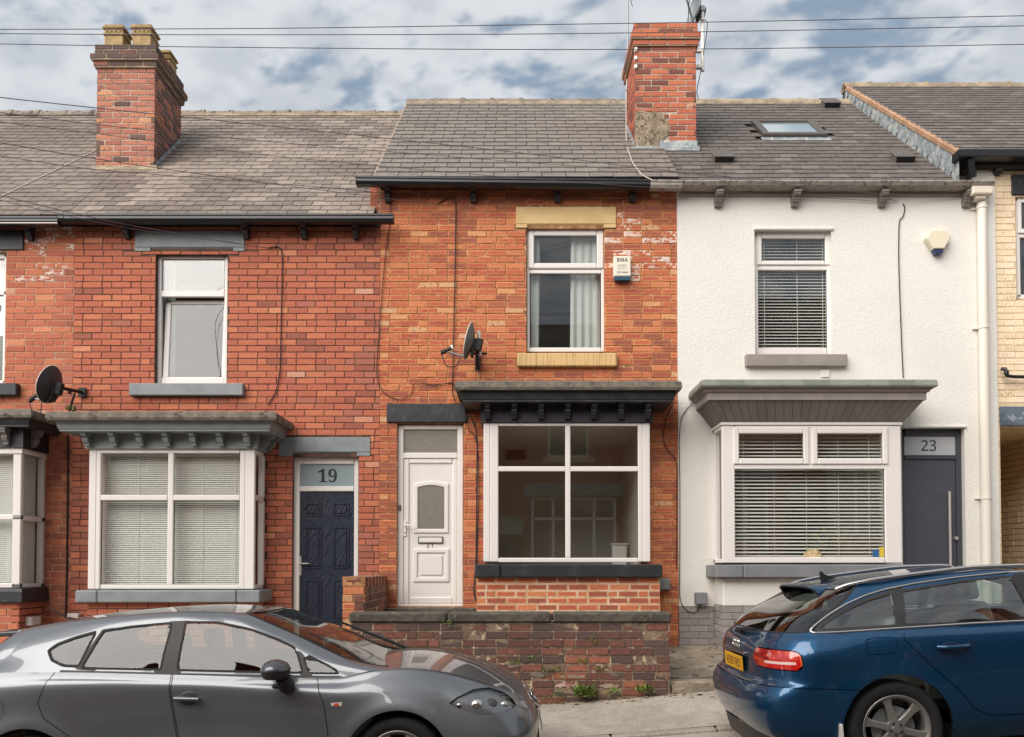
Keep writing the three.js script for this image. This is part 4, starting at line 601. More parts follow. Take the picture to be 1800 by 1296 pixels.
    for (const [px, py] of [[1272, 293], [1590, 294], [1462, 189]]) { const z = py > 200 ? -0.5 : -2.95, x = X(px, z, py), s = (EAVE23[1] - z) * R23.L / (EAVE23[1] - RIDGE23[1]); mk('roof_vent', [bx(x - 0.13, x + 0.13, s, s + 0.2, 0.0, 0.09, 0.01), bx(x - 0.14, x + 0.14, s - 0.01, s + 0.3, 0.09, 0.105, 0.004)], slates.dark[2], R23.rf); mk('vent_mouth', bx(x - 0.12, x + 0.12, s - 0.006, s + 0.002, 0.015, 0.085, 0.002), M.black, R23.rf); } }
  const gu = part('gutter', house23), gy = Y(327, 0.2); mk('gutter_channel', along([[0.08, gy + 0.05], [0.26, gy + 0.045], [0.27, gy + 0.03], [0.24, gy - 0.01], [0.22, gy - 0.016], [0.08, gy - 0.02]], xc + 0.06, X(1750, 0.26, 325)), M.oldGutter, gu);
  mk('soffit_board', cbox(xc + 0.004, xd - 0.3, gy - 0.06, gy + 0.1, Z, 0.08, 0.003), M.taupePaint, house23);
  for (const px of [1262, 1397, 1550, 1698]) bracket(house23, X(px), gy - 0.036, Z + 0.002, { h: 0.17, d: 0.17, w: 0.08, mat: M.brownPaint });
  const pipe = part('downpipe', house23), px0 = X(1723, 0.1, 345), px1 = X(1733.5, 0.1, 985), hop = [X(1709, 0.15), X(1745, 0.15)];
  mk('hopper', [slab([[hop[0], 0], [hop[1], 0], [hop[1] + 0.008, 0.11], [hop[0] - 0.008, 0.11]].map(([x, y]) => [x, y + Y(346, 0.15)]), 0.04, 0.24, 0.02), cbox(hop[0] + 0.06, hop[1] - 0.06, Y(352, 0.15), Y(345, 0.15), 0.06, 0.2, 0.02)], std({ color: '#d6cbbb', roughness: 0.5 }), pipe);
  const pm = std({ color: '#ded6ca', roughness: 0.45 }); mk('pipe', rod([px0 + 0.02, Y(348, 0.1), 0.1], [px0 + 0.02, 0.5, 0.1], 0.058, 0.058, 18), pm, pipe);
  for (const py of [365, 576, 876]) mk('pipe_collar', [rod([px0 + 0.02, Y(py + 2, 0.1), 0.1], [px0 + 0.02, Y(py - 2, 0.1), 0.1], 0.066, 0.066, 18), cbox(px0 - 0.09, px0 + 0.12, Y(py + 1.3, 0.1), Y(py - 1.3, 0.1), 0.03, 0.06, 0.002)], pm, pipe);
  mk('wall_patch', rbox(R(1443, 650, 1458, 664, Z), Z - 0.01, Z + 0.02, 0.006), M.render, w0);
}
// ================================================================ the taller house uphill
{
  const x0 = xd + 0.003, x1 = 10.2, wy1 = Y(283), ln = R(1778, 308, 1900, 343), up = R(1786, 345, 1900, 527), pl = R(1757, 715, 1930, 749), px0 = X(1757), px1 = 7.15, ps = { x0: px0, x1: px1, y0: 0.3, y1: Y(749) };
  const kind = (x, y, r) => r() < 0.35 ? dark(r) : usual(r);
  brickWall(house25, { x0, x1, y0: 0.3, y1: wy1, holes: [ln, up, pl, ps], open: [up, ps], mat: BR.cream, mortar: MORTAR.cream, most: 120, kind, seed: 91, bond: 0, rough: 1, visible: ([x]) => x < 6.6 });
  lintel(house25, ln, 0, M.blackPaint, { proud: 0.02 }); lintel(house25, pl, 0, mott('#5f6a76', '#4c5560', { seed: 92, grain: 0.15, c2: '#8d949a', t2: 0.62, size_m: 0.5 }), { proud: 0.02, name: 'passage_lintel' });
  const w = part('window', house25), z = -0.06, q = (a, b, c, d) => R(a, b, c, d, z), o = q(1787, 347, 1900, 526);
  frame(w, [{ ...o, x1: o.x0 + 0.05 }, { ...o, x0: o.x1 - 0.05 }, { ...o, y0: o.y1 - 0.05 }, { ...o, y1: o.y0 + 0.06 }, q(1791, 411, 1896, 418)], z); frame(w, [q(1788, 349, 1795, 411), q(1795, 349, 1890, 357), q(1795, 403, 1890, 411)], z + 0.02, { name: 'opening_light' });
  pane(w, q(1795, 357, 1890, 403), z - 0.01); pane(w, q(1791, 418, 1896, 519), z - 0.025); room(house25, o.x0 - 0.3, o.x1 + 0.3, o.y0 - 0.6, o.y1 + 0.2, -0.23, -3, M.interior);
  const pg = part('passage', house25), ph = Y(749) - 0.02; mk('ceiling', cbox(px0 - 0.05, px1 + 0.1, ph, ph + 0.1, -6, -0.2, 0), MORTAR.cream, pg); mk('side_wall', cbox(px0 - 0.12, px0 - 0.02, 0.2, ph, -6, -0.2, 0), MORTAR.cream, pg);
  mk('mortar', cbox(px1 + 0.006, px1 + 0.1, 0.2, ph, -6, -0.2, 0), MORTAR.pale, pg); mk('passage_floor', cbox(px0 - 0.1, px1 + 0.1, 0.3, 0.75, -6, 0.02, 0), M.slab, pg); mk('passage_gate', cbox(px0, px1, 0.7, 3.6, -6.1, -6, 0), M.black2, pg);
  setBricks(pg, courses({ x0: 0, x1: 5.8, y0: 0.7, y1: ph, seed: 95, bond: 3 }), { mat: BR.cream, frame: new THREE.Matrix4().makeRotationY(-Math.PI / 2).setPosition(px1, 0, -6), most: 110, kind, seed: 6, visible: ([x, y]) => x > 3.6 && x < 5.3, rough: 1.4 });
  const vx = 5.58, R25 = roof(house25, { x0: vx, x1, eave: EAVE25, ridge: RIDGE25, mats: slates.dark, seed: 49, most: 130, wild: 1.1, width: 0.26, gauge: 0.185, tone: (x, s, r) => r() < 0.08 ? 3 : [0, 1, 2, 4][Math.floor(r() * 4)] });
  ridgeTiles(R25.rf, vx - 0.04, x1, RIDGE25[0] + 0.05, -3.45, { seed: 50, mat: M.cement }); closed(house25, xd, x1, EAVE25[0], -6.7);
  // the verge: mortar fillet, stepped lead flashing down to the lower roof
  const m = new THREE.Matrix4().makeBasis(new THREE.Vector3(1, 0, 0), R25.up, R25.nor).setPosition(R25.at(0, 0)), vg = part('verge', house25);
  const gap = (t) => { const s = t * R25.L, p = R25.at(vx, s); const yl = EAVE23[0] + (EAVE23[1] - p.z) * (RIDGE23[0] - EAVE23[0]) / (EAVE23[1] - RIDGE23[1]); return [p, Math.max(yl, EAVE23[0] - 0.1)]; };
  mk('verge_mortar', cbox(vx - 0.03, vx + 0.05, -0.02, R25.L, -0.05, 0.024, 0.012).applyMatrix4(m), M.terracotta, vg);
  mk('party_wall_side', sheet((u, v) => { const [p, yl] = gap(u); return [vx - 0.012, lerp(yl, p.y - 0.02, v), p.z]; }, 20, 1), M.lead, vg);
  const n = 24; for (let i = 0; i < n; i++) { const [p, yl] = gap((i + 0.5) / n), h = p.y - yl, zw = 0.16; const top = p.y - 0.10 - 0.02 * (i % 3), bot = yl + 0.012; if (h < 0.06) continue; const g = slab([[-zw / 2, bot - 0.06], [zw / 2, bot + 0.06], [zw / 2, top - 0.02], [0.02, top + 0.04], [-zw / 2, top - 0.02]], 0, 0.006); g.rotateY(-Math.PI / 2); g.translate(vx - 0.014 - 0.004 * (i % 2), 0, p.z); mk('lead_step', g, M.lead, vg); }
  const gu = part('gutter', house25), gy = Y(272, 0.26); mk('gutter_channel', along([[0.14, gy + 0.045], [0.32, gy + 0.045], [0.33, gy + 0.03], [0.33, gy - 0.04], [0.31, gy - 0.05], [0.14, gy - 0.06]], X(1685, 0.3, 272), x1), M.gutter, gu); mk('gutter_outlet', rod([X(1707, 0.26, 283), gy - 0.05, 0.25], [X(1712, 0.22, 312), Y(311, 0.22), 0.2], 0.045), M.gutter, gu);
  mk('soffit_board', cbox(xd - 0.3, x1, gy - 0.09, gy + 0.02, 0, 0.16, 0.003), M.black2, house25); bracket(house25, X(1755), Y(281, 0.1), 0, { h: 0.16, d: 0.2, w: 0.09, mat: M.blackPaint });
  mk('waste_pipe', [tube([[X(1757), Y(650), 0.05], [X(1763), Y(652), 0.09], [X(1763), Y(663), 0.09], [X(1775), Y(665), 0.09], [6.9, Y(667), 0.09]], 0.022, 30, 8, 0.1), rod([X(1763), Y(661), 0.09], [X(1763), Y(655), 0.09], 0.03)], M.gutter, house25);
}
// ================================================================ chimneys
function chimney(house, { x0, x1, z0, z1, yBase, yTop, crown, crownMat, mat, mortar, sideDir, kind, kindSide, seed, rendered }) {
  const c = part('chimney', house), bands = crown; // bands: [y0, y1, out]
  mk('core', cbox(x0 + 0.006, x1 - 0.006, yBase - 0.6, yTop - 0.02, z1 + 0.006, z0 - 0.006, 0), mortar, c);
  const yb = bands[0][0], face = (a, b, y0, y1, zf, s, k) => setBricks(c, courses({ x0: a, x1: b, y0, y1, seed: s, bond: 0, len: 0.236, course: 0.079, joint: 0.014, holes: rendered && y0 < yb - 0.2 ? rendered : [] }), { mat: y0 >= yb && crownMat || mat, z: zf, most: 120, kind: k, seed: s + 2, rough: 1.4, depth: 0.06 });
  face(x0, x1, yBase - 0.25, yb, z0, seed, kind);
  const side = (xs, zA, zB, y0, y1, dir, s) => setBricks(c, courses({ x0: 0, x1: zA - zB, y0, y1, seed: s, bond: 0, len: 0.236, course: 0.079, joint: 0.014 }), { mat: y0 >= yb && crownMat || mat, depth: 0.05, frame: new THREE.Matrix4().makeRotationY(dir * Math.PI / 2).setPosition(xs, 0, dir > 0 ? zA : zB), most: 90, kind: kindSide || kind, seed: s, rough: 1.2 });
  for (const d of [-1, 1]) side(d > 0 ? x1 : x0, z0, z1, yBase - 0.15, yb, d, seed + 11);
  for (const [y0, y1, o] of bands) { mk('band_core', cbox(x0 - o + 0.006, x1 + o - 0.006, y0 - 0.004, y1 + 0.004, z1 - o, z0 + o - 0.006, 0.004), M.cement, c); face(x0 - o, x1 + o, y0, y1, z0 + o, seed + 3 + Math.round(o * 100), kindSide || kind); for (const d of [-1, 1]) side(d > 0 ? x1 + o : x0 - o, z0 + o, z1 - o, y0, y1, d, seed + 14 + Math.round(o * 100)); }
  return c;
}
{
  // the stack shared by 17 and 19
  const z0 = -1.15, z1 = -2.13, x0 = X(169, z0, 250), x1 = X(271, z0, 250), yT = Y(80, z0), yB = Y(300, z0), cr = [[Y(120, z0), Y(109.6, z0), 0.035], [Y(108.8, z0), Y(98.8, z0), 0.07], [Y(98, z0), Y(80, z0), 0.025]];
  const soot = (x, y, r) => y > Y(122, z0) && r() < 0.6 ? dark(r) : r() < 0.1 ? dark(r) : r() < 0.08 ? pale(r) : usual(r);
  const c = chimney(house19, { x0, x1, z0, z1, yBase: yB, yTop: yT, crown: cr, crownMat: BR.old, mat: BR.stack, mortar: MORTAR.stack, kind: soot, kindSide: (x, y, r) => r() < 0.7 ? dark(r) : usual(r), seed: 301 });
  mk('flaunching', slab([[x0 + 0.03, yT - 0.02], [x1 - 0.03, yT - 0.02], [x1 - 0.1, yT + 0.035], [x0 + 0.1, yT + 0.035]], z1 + 0.03, z0 - 0.03, 0.01), M.cement, c);
  const potAt = (px, z, w, h) => { const x = X(px, z, 60), y = yT + 0.01, q = (a, b, d) => cbox(x - a, x + a, y + b * h, y + d * h, z - a, z + a, 0.012); const p = mk('chimney_pot', [q(w * 0.48, 0, 0.55), q(w * 0.53, 0.55, 0.62), q(w * 0.48, 0.62, 0.82), q(w * 0.56, 0.82, 0.9), q(w * 0.5, 0.9, 1)], M.pot, c); for (let i = 0; i < 4; i++) mk('pot_stud', new THREE.SphereGeometry(0.014, 8, 6).translate(x + (i - 1.5) * w * 0.22, y + 0.72 * h, z + w * 0.48), M.pot, p); };
  potAt(207, -1.36, 0.28, 0.34); potAt(255.5, -1.36, 0.28, 0.345); potAt(216, -1.88, 0.27, 0.3); potAt(290, -1.9, 0.27, 0.30);
  const fl = (t0, t1) => { }; const ry = z => EAVE19[0] + (EAVE19[1] - z) * (RIDGE19[0] - EAVE19[0]) / (EAVE19[1] - RIDGE19[1]);
  mk('apron', [slab([[x0 - 0.06, 0], [x1 + 0.06, 0], [x1 + 0.03, 0.075], [x0 - 0.02, 0.07]], 0, 0.012).rotateX(-0.35).translate(0, yB + 0.0, z0 + 0.02)], M.cement, c);
  for (let i = 0; i < 9; i++) { const za = lerp(z0, z1, i / 9), zb = lerp(z0, z1, (i + 1) / 9), ya = ry(za), g = tris([...quad([x1 + 0.012, ya - 0.03, za], [x1 + 0.012, ry(zb) - 0.03, zb], [x1 + 0.012, ry(zb) + 0.12, zb], [x1 + 0.012, ya + 0.09, za]), ...quad([x1 + 0.012, ya + 0.02, za], [x1 + 0.11, ya + 0.025, za], [x1 + 0.11, ry(zb) + 0.025, zb], [x1 + 0.012, ry(zb) + 0.02, zb])]); mk('flashing_step', g, M.lead, c); }
}
{
  // the stack shared by 21 and 23: spalled, with a rendered patch low on its face
  const z0 = -0.95, z1 = -1.89, x0 = X(1117, z0, 200), x1 = X(1224, z0, 200), yT = Y(42, z0), yB = Y(262, z0), cr = [[Y(82, z0), Y(72.5, z0), 0.035], [Y(71.5, z0), Y(61, z0), 0.06], [Y(60, z0), Y(42, z0), 0.02]];
  const patch = { x0: x0 - 0.05, x1: X(1168, z0, 230), y0: yB - 0.3, y1: Y(196, z0) }, patch2 = { x0: X(1168, z0, 230), x1: X(1175, z0, 230), y0: yB - 0.3, y1: Y(208, z0) };
  const kind = (x, y, r) => y > Y(84, z0) && r() < 0.5 ? dark(r) : r() < 0.2 ? dark(r) : r() < 0.08 ? pale(r) : usual(r);
  const c = chimney(house21, { x0, x1, z0, z1, yBase: yB, yTop: yT, crown: cr, mat: BR.flame, mortar: MORTAR.stack, kind, kindSide: (x, y, r) => r() < 0.3 ? dark(r) : usual(r), seed: 331, rendered: [patch, patch2] });
  const rp = [], P0 = [[1117, 262], [1163, 259], [1166, 246], [1174, 238], [1175, 222], [1172, 210], [1163, 208], [1162, 198], [1150, 196], [1141, 198], [1130, 195], [1117, 196]].map(([a, b]) => [X(a, z0, b), Y(b, z0)]);
  mk('render_patch', slab(P0, z0 - 0.06, z0 + 0.008, 0.004), mott('#9c8b74', '#857762', { seed: 341, p: 7, grain: 0.2, c2: '#5f5648', t2: 0.58, bump: 0.02, bump_m: 0.2, size_m: 0.6 }), c);
  mk('apron', [cbox(x0 - 0.06, x1 + 0.04, yB - 0.05, yB + 0.02, z0 + 0.004, z0 + 0.05, 0.008), cbox(X(1160, z0, 250), x1 + 0.012, yB + 0.02, Y(248, z0), z0 + 0.006, z0 + 0.02, 0.004)], M.lead, c);
  const ry = z => EAVE21[0] + (EAVE21[1] - z) * (RIDGE21[0] - EAVE21[0]) / (EAVE21[1] - RIDGE21[1]);
  for (let i = 0; i < 7; i++) { const za = lerp(z0, z1, i / 7), zb = lerp(z0, z1, (i + 1) / 7); mk('flashing_step', tris([...quad([x0 - 0.012, ry(za) - 0.03, za], [x0 - 0.012, ry(za) + 0.1, za], [x0 - 0.012, ry(zb) + 0.12, zb], [x0 - 0.012, ry(zb) - 0.03, zb])]), M.lead, c); }
  mk('chimney_cap', cbox(x0 + 0.05, x1 - 0.05, yT - 0.01, yT + 0.03, z1 + 0.05, z0 - 0.05, 0.02), M.cement, c);
  for (const py of [88, 103, 118]) mk('wall_clip', rbox(R(1115, py - 3, 1120, py + 3, z0), z0 - 0.03, z0 + 0.03, 0.004), M.white, c);
}
// ================================================================ garden wall and pier before 21
{
  const zf = 2.0, x0 = X(616, zf, 1150), x1 = X(1178, zf, 1150), yT = Y(1096, zf), yC = Y(1077, zf);
  const t = thing('garden_wall', 'low sooty brick garden wall with stone coping before the white door', 'wall', [0, 0.2, zf]);
  mk('mortar', cbox(x0, x1, -0.1, yT, zf - 0.22, zf - 0.005, 0), MORTAR.old, t);
  const foot = x => groundY(x) + 0.2;
  const kind = (x, y, r) => { const s = step(0.1, 0.5, x) * (1 - step(1.1, 1.5, x)) * step(0.32, 0.45, y) * (1 - step(0.7, 0.85, y)); return r() < s * 0.45 ? (r() < 0.5 ? salt(r) : pale(r)) : r() < 0.3 ? dark(r) : usual(r); };
  setBricks(t, courses({ x0, x1, y0: 0.0, y1: yT - 0.004, seed: 61, bond: 4, len: 0.232, course: 0.0835, joint: 0.011, batch: 0.08 }), { mat: BR.old, z: zf, kind, most: 300, seed: 62, rough: 2.6 });
  for (const [a, b] of [[X(615, zf, 1080) - 0.01, X(785, zf, 1080)], [X(787, zf, 1080), X(970, zf, 1080)], [X(972, zf, 1080), x1 + 0.012]]) mk('coping_stone', cbox(a, b, yT + 0.004, yC, zf - 0.26, zf + 0.022, 0.02), M.darkStone, t);
  mk('forecourt_fill', cbox(x0 + 0.06, x1 - 0.02, 0.2, 1.05, 0.02, zf - 0.25, 0), M.slab, t);
  const patches = [[905, 1168, 40, 12], [945, 1187, 42, 9], [1010, 1190, 50, 8], [985, 1150, 12, 6], [1085, 1186, 30, 8], [1105, 1172, 10, 8], [1072, 1206, 38, 9]];
  patches.forEach(([px, py, w, h], k) => { const pts = [], r = mulberry(70 + k); for (let i = 0; i < 14; i++) { const a = i / 14 * 6.283, q = 0.62 + 0.5 * r(); pts.push([X(px + Math.cos(a) * w / 2 * q, zf, py), Y(py + Math.sin(a) * h / 2 * q, zf)]); } mk('mortar_smear', slab(pts.reverse(), zf - 0.02, zf + 0.004, 0.002), k % 3 === 1 ? M.stone : M.cement, t); });
}

{
  const zf = 1.7, x0 = X(602, zf, 1050), x1 = X(640, zf, 1050), yT = Y(1014, zf), t = thing('pier_wall', 'short brick wall end with a brick on edge top between the two front doors', 'wall', [(x0 + x1) / 2, 0.3, 0.9]);
  mk('mortar', cbox(x0 + 0.006, x1 - 0.006, 0.0, yT - 0.02, 0.03, zf - 0.008, 0), MORTAR.pale, t); const yc = yT - 0.115;
  setBricks(t, courses({ x0, x1, y0: 0.1, y1: yc, seed: 65, bond: 0, len: 0.24, course: 0.083 }), { mat: BR.orange, z: zf, kind: (x, y, r) => r() < 0.4 ? pale(r) : usual(r), seed: 6, rough: 2 });
  setBricks(t, courses({ x0: 0, x1: zf - 0.03, y0: 0.1, y1: yc, seed: 66, bond: 3, len: 0.24, course: 0.083 }), { mat: BR.old, frame: new THREE.Matrix4().makeRotationY(Math.PI / 2).setPosition(x1, 0, zf), kind: (x, y, r) => r() < 0.3 ? pale(r) : usual(r), seed: 7, rough: 2 });
  const n = 21; for (let i = 0; i < n; i++) { const a = lerp(zf, 0.04, i / n), b = lerp(zf, 0.04, (i + 1) / n) + 0.008, g = unitBricks[(i * 7) % 40].clone(); g.scale(a - b, 0.105, 0.235); g.rotateY(Math.PI / 2); const o = mk('coping_brick', g.translate(x1 + 0.004, yT - 0.054 - 0.003 * (i % 3), (a + b) / 2), i % 3 ? BR.old : BR.orange, t, true); mk('coping_top', cbox(x0, x1, yT - 0.004, yT - 0.001 - 0.003 * (i % 3), b, a, 0.001), MORTAR.pale, t); }
  mk('end_brick', [cbox(x0 - 0.002, x1 + 0.002, yc + 0.008, yT, zf - 0.06, zf + 0.002, 0.008)], BR.oneTan = mott('#c08a60', '#a0714d', { seed: 68, grain: 0.2, c2: '#6d4a36', t2: 0.62, size_m: 0.3, bump: 0.004 }), t); mk('frog_recess', cbox(X(610, zf, 1020), X(635, zf, 1020), Y(1023, zf), Y(1020.5, zf), zf, zf + 0.004, 0.001), MORTAR.dark, t);
}
// ================================================================ weeds
function weed(label, px, py, z, n, size, seed, mats = [M.leaf, M.leafYellow, M.leafDark], spread = 1) {
  const r = mulberry(seed), [x, y] = P(px, py, z), t = thing('weed', label, 'weed', [x, y, z], 'weeds in the garden wall'), geo = mats.map(() => []);
  for (let i = 0; i < n; i++) { const L = size * (0.5 + 0.7 * r()), a = r() * 6.283, e = 0.2 + r() * 1.1, w = L * (0.28 + 0.2 * r()), g = tris([[[0, 0, 0], [w / 2, L * 0.45, 0.1 * L], [0, L * 0.5, 0]], [[0, 0, 0], [0, L * 0.5, 0], [-w / 2, L * 0.45, 0.1 * L]], [[0, L * 0.5, 0], [w / 2, L * 0.45, 0.1 * L], [0, L, 0.04 * L]], [[0, L * 0.5, 0], [0, L, 0.04 * L], [-w / 2, L * 0.45, 0.1 * L]]]); g.rotateX(e); g.rotateY(a); g.translate(x + (r() - 0.5) * size * 3 * spread, y + r() * size * 1.3, z + 0.01 + r() * size * 0.6); geo[Math.floor(r() * mats.length)].push(g); }
  geo.forEach((g, i) => { if (g.length) mk('leaf_cluster', g, mats[i], t); });
}
for (const [label, ...a] of [['broad bushy weed at the foot of the garden wall', 1028, 1226, 2.05, 190, 0.07, 1], ['small weed at the wall foot beside the bushy weed', 1078, 1222, 2.04, 45, 0.045, 2], ['tall leafy weed at the wall foot by the concrete step', 1132, 1219, 2.04, 70, 0.055, 3], ['weed sprig at the wall foot beside the grey car nose', 980, 1227, 2.05, 26, 0.04, 4], ['thin weed growing low in the wall joint', 963, 1230, 2.05, 16, 0.04, 12], ['tiny star shaped weed below the coping stones', 792, 1103, 2.0, 9, 0.05, 5], ['weed tuft in the crumbling course above the grey car', 905, 1168, 2.0, 40, 0.035, 6], ['weed tuft beside the broken orange brick', 935, 1163, 2.0, 26, 0.035, 7], ['weed tuft in the wall over the cement smear', 963, 1183, 2.0, 24, 0.04, 8], ['second weed tuft over the cement smear', 979, 1182, 2.0, 20, 0.035, 13], ['weed tuft high in the middle of the wall', 1021, 1166, 2.0, 20, 0.035, 9], ['flat weed tuft in the wall near the tall weed', 1057, 1180, 2.0, 28, 0.035, 10], ['weed sprig in the joint below the coping end', 1042, 1131, 2.0, 10, 0.035, 11]]) weed(label, ...a);
{ const t = thing('weed', 'dried moss and weeds on the stone ledge under the dish', 'weed', [-5.6, 3.6, 0.6]); const r = mulberry(33), g = [[], []]; for (let i = 0; i < 60; i++) { const x = X(120 + 14 * r(), 0.62, 722), q = tris([[[0, 0, 0], [0.012, 0.03, 0], [0, 0.06 + 0.03 * r(), 0.01]], [[0, 0, 0], [0, 0.06, 0.01], [-0.012, 0.03, 0]]]); q.rotateX(r() - 0.3); q.rotateY(r() * 6.3); q.translate(x, Y(725, 0.62) + 0.02 * r(), 0.6 + 0.1 * r()); g[i % 2].push(q); } mk('leaf_cluster', g[0], M.leafDark, t); mk('dry_stems', g[1], M.pot, t); }

// ================================================================ satellite dishes
function dish(label, c, n, { w = 0.44, h = 0.5, mat, rim = M.galv, mount, arm, group = 'satellite dishes' }) {
  const t = thing('satellite_dish', label, 'satellite dish', [c[0], c[1] - h / 2, c[2]], group), q = new THREE.Quaternion().setFromUnitVectors(new THREE.Vector3(0, 0, 1), new THREE.Vector3(...n).normalize());
  const up = new THREE.Vector3(0, 1, 0).applyQuaternion(q), roll = new THREE.Quaternion(); { const N = new THREE.Vector3(...n).normalize(), want = new THREE.Vector3(0, 1, 0).addScaledVector(N, -N.y).normalize(), s = up.clone().cross(want).dot(N); roll.setFromAxisAngle(N, Math.atan2(s, up.dot(want))); }
  const Q = roll.multiply(q), put = g => g.applyQuaternion(Q).translate(...c), bowl = d => sheet((u, v) => { const a = u * 2 * Math.PI, r = v; return [Math.cos(a) * r * w / 2 * (1 - 0.08 * Math.sin(a)), Math.sin(a) * r * h / 2, 0.07 * (r * r - 1) + d]; }, 40, 8);
  mk('reflector', [put(bowl(0)), put(bowl(-0.006))], mat, t); mk('reflector_rim', put(new THREE.TubeGeometry(new THREE.CatmullRomCurve3(Array.from({ length: 32 }, (_, i) => { const a = i / 32 * 6.2832; return new THREE.Vector3(Math.cos(a) * w / 2 * (1 - 0.08 * Math.sin(a)), Math.sin(a) * h / 2, 0); }), true), 64, 0.006, 6, true)), rim, t);
  const W = (x, y, z) => new THREE.Vector3(x, y, z).applyQuaternion(Q).add(new THREE.Vector3(...c)).toArray();
  mk('back_bracket', [put(cbox(-0.05, 0.05, -h * 0.42, h * 0.08, -0.10, -0.07, 0.008)), put(cbox(-0.035, 0.035, -0.1, 0.05, -0.18, -0.09, 0.01))], M.black, t);
  mk('feed_arm', rod(W(0, -h * 0.46, -0.04), arm || W(0, -h * 0.42, 0.36), 0.014, 0.012), M.galv, t);
  const e = arm || W(0, -h * 0.42, 0.36), dir = new THREE.Vector3(...c).sub(new THREE.Vector3(...e)).normalize(), tip = new THREE.Vector3(...e).addScaledVector(dir, 0.08).toArray(), tail = new THREE.Vector3(...e).addScaledVector(dir, -0.06).toArray();
  mk('receiver', [rod(tail, e, 0.026, 0.03), rod(e, tip, 0.022, 0.022)], M.gasket, t); mk('receiver_cap', rod(tip, new THREE.Vector3(...tip).addScaledVector(dir, 0.022).toArray(), 0.034, 0.036, 14), M.white, t);
  mk('lead', tube([tail, [lerp(tail[0], c[0], 0.2), tail[1] - 0.16, tail[2]], [lerp(tail[0], c[0], 0.55), tail[1] - 0.16, tail[2]], W(0, -h * 0.45, 0.05)], 0.006, 20, 5), M.cable, t);
  if (mount) mount(t, W); return t;
}
const mesh17 = std({ color: '#3b3536', roughness: 0.6, map: scaled(texture(64, 64, (u, v) => { const n = (Math.hypot((u * 8) % 1 - 0.5, (v * 8) % 1 - 0.5) < 0.33) ? 0.72 : 1; return [n, n, n]; }), 8) });
{
  const c = [...P(87, 676, 0.5), 0.5];
  dish('dark mesh dish on a black wall arm above the black painted bay', c, [-0.95, 0.25, -0.15], { w: 0.44, h: 0.46, mat: mesh17, rim: M.pvcGrey, arm: [...P(58, 700, 0.5), 0.5], mount: (t, W) => { const a = [...P(106, 682, 0.42), 0.42], b = [...P(144, 690, 0.03), 0.03]; mk('wall_arm', [rod(a, [b[0], b[1], 0.05], 0.022), cbox(b[0] - 0.05, b[0] + 0.05, b[1] - 0.06, b[1] + 0.06, 0.012, 0.04, 0.006)], M.black, t); mk('wall_strut', rod([...P(131, 692, 0.2), 0.2], [...P(122, 722, 0.35), 0.35], 0.014), M.black, t); mk('bolt', rod([...P(125, 692, 0.22), 0.24], [...P(125, 692, 0.22), 0.27], 0.018), M.galv, t); } });
  const c2 = [...P(823, 599, 0.42), 0.42];
  dish('grey dish seen edge on above the black cornice of the orange house', c2, [-0.97, 0.22, -0.08], { w: 0.42, h: 0.45, mat: std({ color: '#77736e', roughness: 0.6 }), rim: M.pvcGrey, arm: [...P(783, 617, 0.42), 0.42], mount: (t) => { const p = (a, b, z) => [...P(a, b, z), z]; mk('mast', rod(p(842, 582, 0.28), p(844, 626, 0.28), 0.022, 0.022, 12), M.pvcGrey, t); mk('clamp', [rod(p(829, 600, 0.4), p(840, 605, 0.3), 0.022), cbox(X(836, 0.3, 610), X(842, 0.3, 610), Y(622, 0.3), Y(600, 0.3), 0.24, 0.34, 0.006)], M.black, t); mk('wall_plate', [rod(p(839, 610, 0.28), p(839, 645, 0.06), 0.02), rod(p(830, 622, 0.3), p(855, 622, 0.05), 0.014), cbox(X(835), X(844), Y(652), Y(612), 0.012, 0.04, 0.005)], M.black, t); mk('rust_streak', cbox(X(841.6), X(843.4), Y(668), Y(650), 0.004, 0.008, 0.001), M.terracotta, t); } });
  const c3 = [...P(1220, 14, -1.5), -1.5];
  dish('pale dish on a white pole clamped to the chimney side', c3, [-0.95, 0.2, 0.22], { w: 0.42, h: 0.5, mat: M.galv, arm: [...P(1196, -40, -1.2), -1.2], mount: (t) => { const p = (a, b, z) => [...P(a, b, z), z], z = -1.5; mk('pole', rod(p(1235, 10, z), p(1235.5, 125, z), 0.026, 0.026, 12), M.white, t); for (const py of [89, 118]) mk('pole_bracket', [cbox(X(1216, z, py), X(1235, z, py), Y(py + 3.5, z), Y(py - 3.5, z), z - 0.03, z + 0.03, 0.008)], M.white, t); mk('pole_clamp', [rod(p(1224, 18, z), p(1236, 18, z), 0.02), rod(p(1224, 33, z), p(1232, 33, z), 0.01), cbox(X(1231, z, 18), X(1239, z, 18), Y(21, z), Y(13, z), z - 0.04, z + 0.04, 0.004)], M.galv, t); mk('pole_lead', tube([p(1226, 36, z + 0.03), p(1243, 36, z + 0.03), p(1242, 60, z + 0.03), p(1237, 90, z + 0.03), p(1233, 120, z + 0.03), p(1225, 160, z + 0.5), p(1228, 175, z + 0.5)], 0.006, 30, 5), M.cable, t); } });
}
